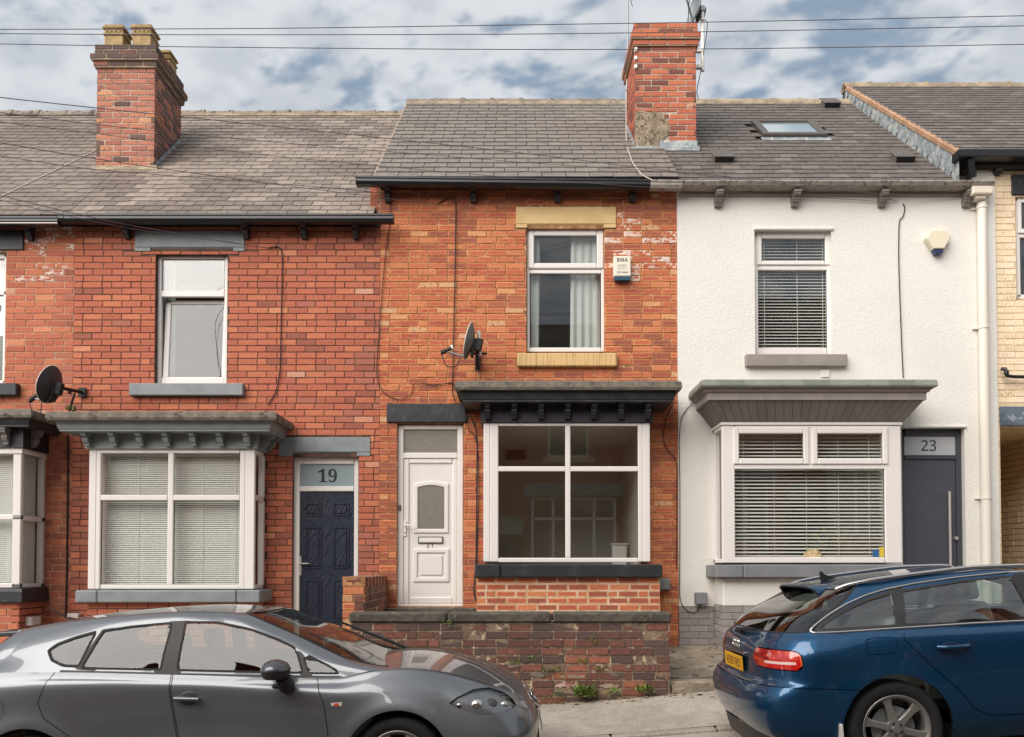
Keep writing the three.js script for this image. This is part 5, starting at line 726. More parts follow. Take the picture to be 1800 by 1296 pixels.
{ const z = -1.75, p = (a, b) => [...P(a, b, z), z], t = thing('television_aerial', 'thin television aerial on a pole beside the chimney', 'aerial', p(1102, 95)); mk('mast', rod(p(1101.5, 190), p(1105, -70), 0.014, 0.012), M.galv, t); mk('boom', rod(p(1080, -40), p(1150, -52), 0.008), M.galv, t); for (let i = 0; i < 9; i++) { const [x, y] = P(1082 + i * 8, -40 - i * 1.4, z); mk('element', rod([x, y, z - 0.14], [x, y, z + 0.14], 0.004), M.galv, t); } mk('mast_stay', rod(p(1105, -14), p(1112, 12), 0.005), M.cable, t); mk('lashing', [cbox(X(1098, z, 158), X(1116, z, 158), Y(160, z), Y(157, z), z + 0.01, z + 0.03, 0.003)], M.galv, t); }

// ================================================================ alarm boxes, meter boxes
{
  const r = R(1079, 450, 1109, 492, 0.1), t = thing('alarm_box', 'white box alarm with black lettering and blue base on orange brick', 'alarm', [(r.x0 + r.x1) / 2, r.y0, 0.05]), yb = lerp(r.y0, r.y1, 0.15);
  mk('cover', cbox(r.x0, r.x1, yb, r.y1, 0.008, 0.1, 0.008), std({ color: '#e2dccb', roughness: 0.4 }), t); mk('strobe', slab([[r.x0 + 0.012, r.y0], [r.x1 - 0.012, r.y0], [r.x1 - 0.004, yb], [r.x0 + 0.004, yb]], 0.01, 0.092, 0.004), phy({ color: '#2b4f63', roughness: 0.25 }), t);
  const cv = document.createElement('canvas'); cv.width = 256; cv.height = 300; const g = cv.getContext('2d'); g.fillStyle = '#e2dccb'; g.fillRect(0, 0, 256, 300); g.fillStyle = '#1e1c1a'; g.textAlign = 'center'; g.font = 'bold 84px sans-serif'; g.fillText('BMA', 128, 82, 230); g.font = 'bold 30px sans-serif'; g.fillRect(40, 120, 176, 3); g.fillText('SECURITY', 128, 158, 180); g.fillRect(40, 172, 176, 3); g.fillStyle = '#8a857a'; g.font = '34px sans-serif'; g.fillText('SHEFFIELD', 128, 212, 180); g.fillStyle = '#1e1c1a'; g.font = 'bold 46px sans-serif'; g.fillText('239 0646', 128, 268, 200);
  const tx = new THREE.CanvasTexture(cv); tx.colorSpace = THREE.SRGBColorSpace; const f = new THREE.PlaneGeometry(r.x1 - r.x0 - 0.02, r.y1 - yb - 0.02); f.translate((r.x0 + r.x1) / 2, (yb + r.y1) / 2, 0.102); mk('printed_label', f, std({ map: tx, roughness: 0.4 }), t, true);
}
{
  const z = 0.13, q = l => l.map(([a, b]) => [X(a, z, b), Y(b, z)]), t = thing('alarm_box', 'cream hexagonal alarm with dark blue base on the white wall', 'alarm', [X(1650), Y(445), 0.06]);
  mk('cover', slab(q([[1642, 437], [1661, 437], [1673, 417], [1665, 404], [1637, 404], [1629, 418]]).reverse(), 0.035, z, 0.015), std({ color: '#ddd3ba', roughness: 0.4 }), t); mk('strobe', slab(q([[1646, 445], [1657, 445], [1660, 438], [1642, 438]]), 0.04, z - 0.006, 0.008), std({ color: '#2a3658', roughness: 0.3 }), t);
}
for (const [label, r, z, m] of [['grey meter box low on the white wall above the plinth', R(1223, 1042, 1244, 1063, 0.12), 0.12, M.slateGreyPaint], ['grey meter box low on orange brick beside the bay', R(1159, 1017, 1178, 1037, 0.1), 0.1, M.slateGreyPaint], ['pale meter box low on red brick between the two bays', R(117, 1079, 138, 1092, 0.1), 0.1, M.pvcGrey], ['white meter box on the side of the black bay base', R(46, 1085, 61, 1101, 0.45), 0.45, M.pvcGrey]]) {
  const zb = z > 0.3 ? 0.2 : 0.004, t = thing('meter_box', label, 'meter box', [(r.x0 + r.x1) / 2, r.y0, z], 'meter boxes on the walls'); mk('box', z > 0.3 ? cbox(-5.868, -5.80, r.y0, r.y1, 0.2, 0.42, 0.006) : rbox(r, zb, z, 0.008), m, t); mk('hinged_cover', z > 0.3 ? cbox(-5.80, -5.79, r.y0 + 0.01, r.y1 - 0.01, 0.21, 0.41, 0.003) : rbox({ x0: r.x0 + 0.008, x1: r.x1 - 0.008, y0: r.y0 + 0.008, y1: r.y1 - 0.008 }, z, z + 0.006, 0.002), m, t);
}
// ================================================================ blinds, curtains, plants behind the glass
{
  const b = (a, c, d, e, z) => R(a, c, d, e, z);
  blind('closed white venetian blind in the grey corniced bay, half next to the black bay', b(177, 797, 298, 1030, 0.3), 0.3, { pitch: 0.0235, tilt: 0.95, depth: 0.0235, group: 'blinds in the bay of number 19', tapes: [0.1, 0.55] });
  blind('closed white venetian blind in the grey corniced bay, half next to the navy door', b(301, 797, 424, 1030, 0.3), 0.3, { pitch: 0.0235, tilt: 0.95, depth: 0.0235, group: 'blinds in the bay of number 19', tapes: [0.45, 0.92] });
  blind('open white venetian blind across the bay of the white house', b(1284, 752, 1566, 986, 0.36), 0.36, { pitch: 0.0435, tilt: 0.55, depth: 0.038, tapes: [0.08, 0.27, 0.47, 0.67, 0.86] });
  blind('open white venetian blind in the upstairs window of the white house', b(1330, 410, 1458, 616, -0.16), -0.16, { pitch: 0.040, tilt: 0.55, depth: 0.036, tapes: [0.1, 0.55, 0.9] });
  blind('white venetian blind inside the black corniced bay', R(-120, 797, 36, 1030, 0.4), 0.4, { pitch: 0.024, tilt: 1.1, depth: 0.026, tapes: [0.5, 0.9] });
  const drape2 = () => solo('curtain', sheet((u, v) => [-5.965 + 0.008 * Math.sin(u * 40), lerp(Y(1030, 0.4), Y(795, 0.4), v), lerp(0.06, 0.46, u)], 40, 4), M.curtain, 'pale net in the side light of the black corniced bay', 'curtain');
  const drape = (label, r, z, folds, amp, seed, taper = 0, mat = M.curtain) => { const rn = mulberry(seed), ph = rn() * 6; return solo('curtain', sheet((u, v) => { const x = lerp(r.x0, r.x1, u) + taper * (1 - v) * (u - 0.5), w = Math.sin(u * folds * 6.283 + ph) * amp * (0.7 + 0.3 * Math.sin(v * 3 + u * 5)); return [x, lerp(r.y0, r.y1, v), z + w]; }, 60, 8), mat, label, 'curtain', 'curtains behind the upstairs windows'); };
  drape('white curtain hanging beside the alarm box window edge', R(1004, 408, 1056, 618, -0.2), -0.2, 4, 0.018, 4, 0.03); drape('narrow white curtain drawn back on the dish side of the window', R(926, 408, 950, 618, -0.2), -0.2, 2, 0.02, 5, -0.05);
  drape('pale curtain drawn to one side of the tilted window', R(270, 448, 308, 680, -0.3), -0.3, 4, 0.015, 6, 0); drape2(); drape('pale net curtain behind the window beside the black lintel', { x0: -6.95, x1: X(12), y0: Y(680), y1: Y(445) }, -0.25, 9, 0.012, 7);
}
{
  const z = 0.2, base = Y(985, z), r = mulberry(8), t = thing('potted_plant', 'yellow green potted plant on the sill behind the open blind', 'plant', [X(1466, z, 980), base, z]);
  mk('pot', new THREE.LatheGeometry([[0.001, 0], [0.07, 0], [0.09, 0.11], [0.095, 0.12], [0.08, 0.12], [0.078, 0.1]].map(p => new THREE.Vector2(...p)), 20).translate(X(1466, z, 980), base, z), M.terracotta, t); const g = [[], []];
  for (let i = 0; i < 110; i++) { const a = r() * 6.283, L = 0.05 + 0.06 * r(), q = tris([[[0, 0, 0], [L * 0.3, L * 0.5, 0.01], [0, L, 0]], [[0, 0, 0], [0, L, 0], [-L * 0.3, L * 0.5, 0.01]]]), rad = 0.26 * Math.sqrt(r()); q.rotateX((r() - 0.3) * 1.6); q.rotateY(a); q.translate(X(1466, z, 950) + Math.cos(a) * rad, base + 0.1 + 0.3 * r() * (1 - rad * 1.8), z + Math.sin(a) * rad * 0.3); g[i % 2].push(q); }
  g.forEach((q, i) => mk('leaf_cluster', q, i ? M.leafYellow : phy({ color: '#b5b845', roughness: 0.6, transmission: 0.3, thickness: 0 }), t)); mk('stem', rod([X(1466, z, 980), base + 0.08, z], [X(1466, z, 980), base + 0.3, z], 0.008), M.leafDark, t);
  solo('sea_shell', new THREE.SphereGeometry(0.12, 20, 10, 0, 6.283, 0, 1.57).scale(1, 0.9, 0.5).translate(X(1428, 0.42, 980), Y(981, 0.42), 0.43), mott('#cbb48c', '#a8926c', { seed: 84, grain: 0.2, size_m: 0.2 }), 'pale domed ornament on the bay sill below the blind', 'ornament');
  solo('cloth_bundle', cbox(X(1290, 0.25, 970), X(1335, 0.25, 970), Y(984, 0.25), Y(955, 0.25), 0.15, 0.3, 0.04), std({ color: '#6d1f46' }), 'magenta cushion on the sill in the bay corner', 'cushion');
  for (const [c, a, b, d, e, l] of [['#2c5c8c', 1534, 967, 1545, 979, 'small blue sticker low on the bay glass'], ['#c9b53a', 1546, 962, 1556, 979, 'small yellow sticker low on the bay glass']]) solo('sticker', rbox(R(a, b, d, e, 0.47), 0.4705, 0.472, 0), std({ color: c }), l, 'sticker');
  // the bare front room of 21
  const zb = -2.28; solo('air_vent', rbox(R(890, 781, 924, 808, zb), zb, zb + 0.03, 0.004), std({ color: '#4d4a4c' }), 'dark square air vent on the wall inside the bare front room', 'vent');
  const rd = thing('radiator', 'white radiator inside the bare front room by the glass', 'radiator', [X(1095, -1.2, 980), 0.9, -1.2]), q = R(1076, 958, 1102, 1000, -1.2); mk('panel', rbox(q, -1.26, -1.2, 0.01), M.white, rd); mk('radiator_top', cbox(q.x0 - 0.02, q.x1 + 0.02, q.y1, q.y1 + 0.02, -1.28, -1.18, 0.004), M.white, rd);
}
// ================================================================ cables and overhead wires
const pz = (a, b, z) => [...P(a, b, z), z];
const cable = (label, pts, r = 0.007, mat = M.cable, ten = 0.3, n = 40) => solo('cable', tube(pts, r, n, 6, ten), mat, label, 'cable', 'cables on the walls');
cable('black cable down the red brick beside the tilted window', [[472, 436], [486, 433], [494, 438], [496, 460], [494, 560], [492, 650], [484, 690], [470, 712]].map(p => pz(...p, 0.016)));
cable('black cable looping below the eaves of the orange house to its dish', [[770, 358], [785, 349], [797, 349], [801, 358], [800, 460], [798, 560], [796, 650], [795, 690], [800, 706]].map(p => pz(...p, 0.018)));
cable('thin cable from the first eaves bracket down the house joint', [[676, 342], [682, 352], [687, 372], [676, 460], [668, 560], [662, 640], [664, 672], [676, 692], [700, 703], [722, 695], [727, 676]].map(p => pz(...p, 0.016)), 0.005);
cable('thin cable strung along the brick towards the black cornice', [[742, 674], [765, 677], [795, 673], [799, 685]].map(p => pz(...p, 0.016)), 0.006);
cable('bundle of black cables beside the white door frame', [[806, 690], [818, 712], [828, 735], [837, 756], [839, 790], [838, 900], [837, 985], [833, 1040], [838, 1058]].map(p => pz(...p, 0.05)), 0.011);
cable('loose thin cable beside the bundle by the white door', [[812, 700], [822, 742], [824, 758], [834, 764], [841, 800], [842, 860], [840, 930], [838, 1000]].map(p => pz(...p, 0.045)), 0.006);
cable('dark cable down the white wall to the canopy', [[1588, 358], [1591, 366], [1588, 380], [1581, 390], [1580, 450], [1582, 520], [1585, 600], [1588, 664]].map(p => pz(...p, 0.045)), 0.0065);
cable('thin cable curving from the canopy end down the white wall', [[1223, 703], [1208, 718], [1197, 738], [1194, 780], [1195, 860], [1195, 960], [1195, 1050], [1205, 1072], [1222, 1078], [1234, 1062]].map(p => pz(...p, 0.045)), 0.005);
cable('thin dark cable on the brick strip beside the bay', [[1182, 712], [1170, 740], [1166, 770], [1172, 790], [1186, 806], [1190, 830], [1189, 1000]].map(p => pz(...p, 0.016)), 0.005);
cable('black cable down the dark brick between the two bays', [[119, 765], [119, 800], [118, 900], [117, 1000], [115, 1085]].map(p => pz(...p, 0.018)), 0.010);
cable('pale cable lying across the slates beside the pot topped chimney', [[-20, 375, -0.1], [60, 322, -0.75], [168, 249, -1.75]].map(([a, b, z]) => { const y = EAVE19[0] + (EAVE19[1] - z) * (RIDGE19[0] - EAVE19[0]) / (EAVE19[1] - RIDGE19[1]) + 0.04; const t = (b - 249) / 126, zz = z; return [X(a, zz, b), y, zz]; }), 0.009, M.cableWhite);
cable('pale cable down the slates from the spalled chimney', [[1100.5, 150, -1.6], [1101, 240, -1.2], [1104, 268, -0.83], [1112, 292, -0.3], [1128, 312, 0.15], [1145, 316, 0.3], [1162, 326, 0.24]].map(([a, b, z], i) => { const ry = EAVE21[0] + (EAVE21[1] - z) * (RIDGE21[0] - EAVE21[0]) / (EAVE21[1] - RIDGE21[1]) + 0.035; return [X(a, z, b), i && i < 5 ? ry : Y(b, z), z]; }), 0.007, M.cableWhite);
// service wires: from a pole down the street to each front, and three lines along it
const wire = (label, pts, r0 = 0.0065, r = r0 * 0.55) => solo('overhead_wire', tube(pts, r, 50, 5, 0.4), M.cableGrey, label, 'wire', 'overhead wires');
wire('topmost overhead wire across the sky', [pz(-120, 52, 4), pz(450, 50, 4), pz(900, 44, 4), pz(1350, 37, 4), pz(1920, 25, 4)], 0.006);
wire('middle overhead wire across the sky', [pz(-120, 58, 3.9), pz(300, 61, 3.9), pz(900, 60, 3.9), pz(1350, 54, 3.9), pz(1920, 43, 3.9)], 0.006);
wire('lowest overhead wire across the sky', [pz(-120, 75, 3.8), pz(300, 82, 3.8), pz(900, 87, 3.8), pz(1350, 85, 3.8), pz(1920, 76, 3.8)], 0.006);
wire('service wire sloping over both roofs to the white house eaves', [pz(-120, 158, 5), pz(170, 190, 3.9), pz(450, 219, 2.9), pz(900, 267, 1.6), pz(1190, 302, 0.8), pz(1480, 330, 0.3), pz(1578, 354, 0.05)]);
wire('service wire to the far bracket of the white house', [pz(-120, 182, 5), pz(170, 219, 3.9), pz(450, 247, 2.9), pz(900, 284, 1.4), pz(1200, 305, 0.7), pz(1500, 337, 0.3), pz(1690, 346, 0.06)], 0.005);
wire('service wire ending on the bracket over the alarm box', [pz(-120, 200, 5), pz(170, 235, 3.8), pz(450, 271, 2.6), pz(850, 308, 1.1), pz(1180, 332, 0.35), pz(1400, 345, 0.1), pz(1560, 355, 0.06)], 0.005);
wire('service wire to the first eaves bracket of the orange house', [pz(-120, 230, 5), pz(160, 278, 3.4), pz(450, 319, 1.6), pz(600, 332, 0.7), pz(678, 340, 0.17)]);
wire('service wire to the hook beside the looping cable', [pz(-120, 255, 5), pz(160, 297, 3.4), pz(450, 321, 1.6), pz(620, 341, 0.6), pz(770, 360, 0.02)], 0.005);
wire('upper service wire to the red house beside the tilted window', [pz(-120, 318, 4), pz(0, 344, 3), pz(130, 375, 2), pz(250, 400, 1.1), pz(478, 438, 0.02)]);
wire('lower service wire to the red house beside the tilted window', [pz(-120, 324, 4), pz(0, 352, 3), pz(130, 382, 2), pz(260, 407, 1.1), pz(472, 436, 0.02)], 0.005);

{ const r = mulberry(77), g = [[], []]; for (let i = 0; i < 90; i++) { const x = lerp(-0.1, 2.6, r()), z = 2.02 + 0.22 * r() ** 2 + (x > 1.65 ? 0.02 : 0), s = 0.008 + 0.02 * r(), q = tris([[[-s, 0, 0], [s, 0.004, 0.3 * s], [0, 0.003, s]], [[-s, 0, 0], [0.4 * s, 0.006, -s], [s, 0.004, 0.3 * s]]]); q.rotateY(r() * 6.3); q.translate(x, groundY(x) + 0.1 + (3.24 - z) / 1.64 * 0.132 + 0.012, z); g[i % 2].push(q); } const t = thing('leaf_litter', 'dry leaf bits and grit along the foot of the garden wall', 'litter', [1, 0.3, 2.1], null, 'stuff'); mk('dry_leaves', g[0], std({ color: '#8a6a48' }), t); mk('pale_bits', g[1], std({ color: '#b9a68a' }), t); }
// ================================================================ cars: a lofted shell, cut into panels, panes and lamps
function spl(pts) { return x => { const n = pts.length; if (x <= pts[0][0]) return pts[0][1]; if (x >= pts[n - 1][0]) return pts[n - 1][1]; let i = 0; while (x > pts[i + 1][0]) i++; const [x0, y0] = pts[i], [x1, y1] = pts[i + 1], d = k => { if (k <= 0) return (pts[1][1] - pts[0][1]) / (pts[1][0] - pts[0][0]); if (k >= n - 1) return (pts[n - 1][1] - pts[n - 2][1]) / (pts[n - 1][0] - pts[n - 2][0]); return (pts[k + 1][1] - pts[k - 1][1]) / (pts[k + 1][0] - pts[k - 1][0]); }, h = x1 - x0, t = (x - x0) / h, a = d(i) * h, b = d(i + 1) * h; return (2 * t ** 3 - 3 * t * t + 1) * y0 + (t ** 3 - 2 * t * t + t) * a + (-2 * t ** 3 + 3 * t * t) * y1 + (t ** 3 - t * t) * b; }; }
const NR = 16, NF = 84, NN = 16;                                      // samples of a line: tail, flank, nose
function hoop(l) {
  const W = typeof l.W === 'number' ? () => l.W : spl(l.W), Yf = typeof l.Y === 'number' ? () => l.Y : spl(l.Y), out = [], xa = l.xr + l.rr, xb = l.xf - l.rf, qr = l.qr || 0.62, qf = l.qf || 0.62;
  for (let i = 0; i < NR; i++) { const t = i / NR * Math.PI / 2, x = l.xr + l.rr * (1 - Math.pow(Math.cos(t), qr)); out.push([x, Yf(x), W(xa) * Math.pow(Math.sin(t), qr)]); }
  for (let i = 0; i <= NF; i++) { const x = lerp(xa, xb, i / NF); out.push([x, Yf(x), W(x)]); }
  for (let i = NN - 1; i >= 0; i--) { const t = i / NN * Math.PI / 2, x = l.xf - l.rf * (1 - Math.pow(Math.cos(t), qf)); out.push([x, Yf(x), W(xb) * Math.pow(Math.sin(t), qf)]); }
  return out;
}
// rows of points -> triangles of { p, n, u, v, tag } with smooth normals, both sides of the car
function loft(lines, sub, tag, deform) {
  const rows = [], K = lines.length, cr = (a, b, c, d, t) => 0.5 * (2 * b + (c - a) * t + (2 * a - 5 * b + 4 * c - d) * t * t + (3 * b - a - 3 * c + d) * t ** 3);
  for (let k = 0; k < K - 1; k++) for (let q = 0; q < sub; q++) { const A = lines[Math.max(0, k - 1)], B = lines[k], C = lines[k + 1], D = lines[Math.min(K - 1, k + 2)]; rows.push(B.map((_, i) => [0, 1, 2].map(c => cr(A[i][c], B[i][c], C[i][c], D[i][c], q / sub)))); }
  rows.push(lines[K - 1].map(p => [...p])); if (deform) rows.forEach(r => r.forEach(deform)); return gridTris(rows, tag, true);
}
function gridTris(rows, tag, mirror) {
  const nv = rows.length, nu = rows[0].length, N = rows.map(r => r.map(() => new THREE.Vector3())), v = p => new THREE.Vector3(...p);
  for (let j = 0; j < nv - 1; j++) for (let i = 0; i < nu - 1; i++) { const a = v(rows[j][i]), b = v(rows[j][i + 1]), c = v(rows[j + 1][i + 1]), d = v(rows[j + 1][i]), n = c.clone().sub(a).cross(d.clone().sub(b)); for (const [y, x] of [[j, i], [j, i + 1], [j + 1, i], [j + 1, i + 1]]) N[y][x].add(n); }
  const V = rows.map((r, j) => r.map((p, i) => ({ p, n: N[j][i].normalize().toArray(), u: i / (nu - 1), v: j / (nv - 1), tag }))), T = [];
  if (mirror) for (const j of V) for (const e of [0, nu - 1]) { if (Math.abs(j[e].p[2]) < 1e-6) { j[e].n[2] = 0; const l = Math.hypot(...j[e].n) || 1; j[e].n = j[e].n.map(q => q / l); } }
  for (let j = 0; j < nv - 1; j++) for (let i = 0; i < nu - 1; i++) { const a = V[j][i], b = V[j][i + 1], c = V[j + 1][i + 1], d = V[j + 1][i]; T.push([a, b, c], [a, c, d]); }
  if (mirror) { const m = q => ({ ...q, p: [q.p[0], q.p[1], -q.p[2]], n: [q.n[0], q.n[1], -q.n[2]] }); for (const t of [...T]) T.push([m(t[0]), m(t[2]), m(t[1])]); }
  return T;
}
const mixv = (a, b, t) => ({ p: a.p.map((q, i) => lerp(q, b.p[i], t)), n: a.n.map((q, i) => lerp(q, b.n[i], t)), u: lerp(a.u, b.u, t), v: lerp(a.v, b.v, t), tag: a.tag });
// f < 0 inside: gives [inside, outside]
function cut(T, f) {
  const I = [], O = []; for (const t of T) { const d = t.map(f); if (d[0] < 0 && d[1] < 0 && d[2] < 0) { I.push(t); continue; } if (d[0] >= 0 && d[1] >= 0 && d[2] >= 0) { O.push(t); continue; }
    const A = [], B = []; for (let i = 0; i < 3; i++) { const j = (i + 1) % 3; (d[i] < 0 ? A : B).push(t[i]); if ((d[i] < 0) !== (d[j] < 0)) { const m = mixv(t[i], t[j], d[i] / (d[i] - d[j])); A.push(m); B.push(m); } }
    for (const [P_, out] of [[A, I], [B, O]]) for (let i = 1; i + 1 < P_.length; i++) out.push([P_[0], P_[i], P_[i + 1]]); }
  return [I, O];
}
function poly(pts) { // signed distance in the side view
  return (x, y) => { let d = 1e9, s = 1; for (let i = 0, j = pts.length - 1; i < pts.length; j = i++) { const [ax, ay] = pts[i], [bx, by] = pts[j], ex = bx - ax, ey = by - ay, wx = x - ax, wy = y - ay, t = clamp((wx * ex + wy * ey) / (ex * ex + ey * ey)); d = Math.min(d, (wx - ex * t) ** 2 + (wy - ey * t) ** 2); if ((ay <= y) !== (by <= y) && x < ax + (y - ay) / (by - ay) * (bx - ax)) s = -s; } return s * Math.sqrt(d); };
}
function shell(T, off = 0) { const P_ = [], N = [], U = []; for (const t of T) for (const q of t) { const l = Math.hypot(...q.n) || 1; P_.push(...q.p.map((c, i) => c + q.n[i] / l * off)); N.push(...q.n.map(c => c / l)); U.push(q.p[0], q.p[1]); } const g = new THREE.BufferGeometry(); g.setAttribute('position', new THREE.Float32BufferAttribute(P_, 3)); g.setAttribute('normal', new THREE.Float32BufferAttribute(N, 3)); g.setAttribute('uv', new THREE.Float32BufferAttribute(U, 2)); return g; }
function roundTop(lines, m, crown, tag, i0 = 0, i1 = 1e9) { // a cap from a line across to its mirror image
  const rows = []; const L = lines.slice(i0, i1 + 1); for (let j = 0; j <= m; j++) { const c = 1 - 2 * j / m; rows.push(L.map(([x, y, z]) => [x, y + crown(x) * (1 - c * c) * Math.min(1, Math.abs(z) / 0.3), z * c])); } return gridTris(rows, tag, false);
}
const tyreMat = std({ color: '#1c1c1c', roughness: 0.9 }), rubber = std({ color: '#1a1918', roughness: 0.75 }), carGlass = phy({ color: '#b9cac4', roughness: 0, transmission: 1, thickness: 0, ior: 1.62 }), trim = std({ color: '#3a3534', roughness: 0.6 }), cabin = std({ color: '#2a2725', roughness: 0.9 }), cabinLight = std({ color: '#a5a29b', roughness: 0.9 }), alloy = std({ color: '#a8a39d', roughness: 0.32, metalness: 0.75 }), chrome = std({ color: '#d6d3ce', roughness: 0.18, metalness: 1 });
function addWheel(car, x, z, r, side, { spokes = 6, rim = 0.225, w = 0.2, mat = alloy, twist = 0.3 }) {
  const t = new THREE.Group(); t.name = 'wheel'; t.position.set(x, r, z); car.add(t); origin.set(t, new THREE.Vector3()); const lathe = (pts, seg = 48) => { const g = new THREE.LatheGeometry(pts.map(p => new THREE.Vector2(...p)), seg); g.rotateX(Math.PI / 2); if (side < 0) g.rotateY(Math.PI); return g; };
  const h = w / 2, put = (n, g, m) => { const o = new THREE.Mesh(g, m); o.name = n; add(o, t); return o; };
  put('tyre', lathe([[rim - 0.01, -h + 0.02], [r - 0.045, -h], [r - 0.012, -h + 0.015], [r, -h + 0.045], [r, h - 0.045], [r - 0.012, h - 0.015], [r - 0.03, h - 0.002], [r - 0.034, h + 0.002], [r - 0.06, h + 0.004], [rim + 0.02, h - 0.006], [rim + 0.004, h - 0.014], [rim - 0.01, h - 0.02]]), tyreMat);
  const sh = []; for (let k = 0; k < spokes; k++) { const a = k / spokes * 6.2832 + twist, s = new THREE.Shape(), R0 = 0.05, R1 = rim - 0.012, q = (rr, b) => [rr * Math.cos(a + b), rr * Math.sin(a + b)]; const o = [q(R0, -0.5), q(R1 * 0.5, -0.16), q(R1 * 0.8, -0.11), q(R1, -0.15), q(R1, 0.15), q(R1 * 0.8, 0.11), q(R1 * 0.5, 0.16), q(R0, 0.5)]; s.moveTo(...o[0]); o.slice(1).forEach(p => s.lineTo(...p)); const g = new THREE.ExtrudeGeometry(s, { depth: 0.018, bevelEnabled: true, bevelThickness: 0.008, bevelSize: 0.006, bevelSegments: 2 }); g.translate(0, 0, h - 0.05); sh.push(plain(g)); }
  const disc = new THREE.CylinderGeometry(0.062, 0.066, 0.03, 24); disc.rotateX(Math.PI / 2); disc.translate(0, 0, h - 0.035); sh.push(plain(disc));
  const rm = mergeGeometries([...sh.map(q => plain(q)), plain(lathe([[rim - 0.035, -h + 0.03], [rim - 0.03, h - 0.045], [rim - 0.012, h - 0.028], [rim + 0.002, h - 0.014], [rim + 0.006, h - 0.006], [rim - 0.002, h - 0.006], [rim - 0.014, h - 0.018], [rim - 0.02, h - 0.03]]))].map(q => { q.deleteAttribute('uv'); return q; })); rm.setAttribute('uv', new THREE.Float32BufferAttribute(new Float32Array(rm.attributes.position.count * 2), 2)); if (side < 0) rm.rotateY(Math.PI); put('rim', rm, mat);
  put('brake_disc', lathe([[0.04, h - 0.075], [0.15, h - 0.075], [0.15, h - 0.09], [0.04, h - 0.09]]), M.galv);
  const bl = []; for (let k = 0; k < 5; k++) { const a = k / 5 * 6.2832 + twist, g = new THREE.CylinderGeometry(0.009, 0.009, 0.02, 8); g.rotateX(Math.PI / 2); g.translate(0.042 * Math.cos(a), 0.042 * Math.sin(a), side * (h - 0.018)); bl.push(g); } for (const g of bl) put('wheel_bolt', g, M.gasket); const cap = new THREE.CylinderGeometry(0.026, 0.03, 0.012, 20); cap.rotateX(Math.PI / 2); cap.translate(0, 0, side * (h - 0.014)); put('hub_cap', cap, M.galv);
  return t;
}
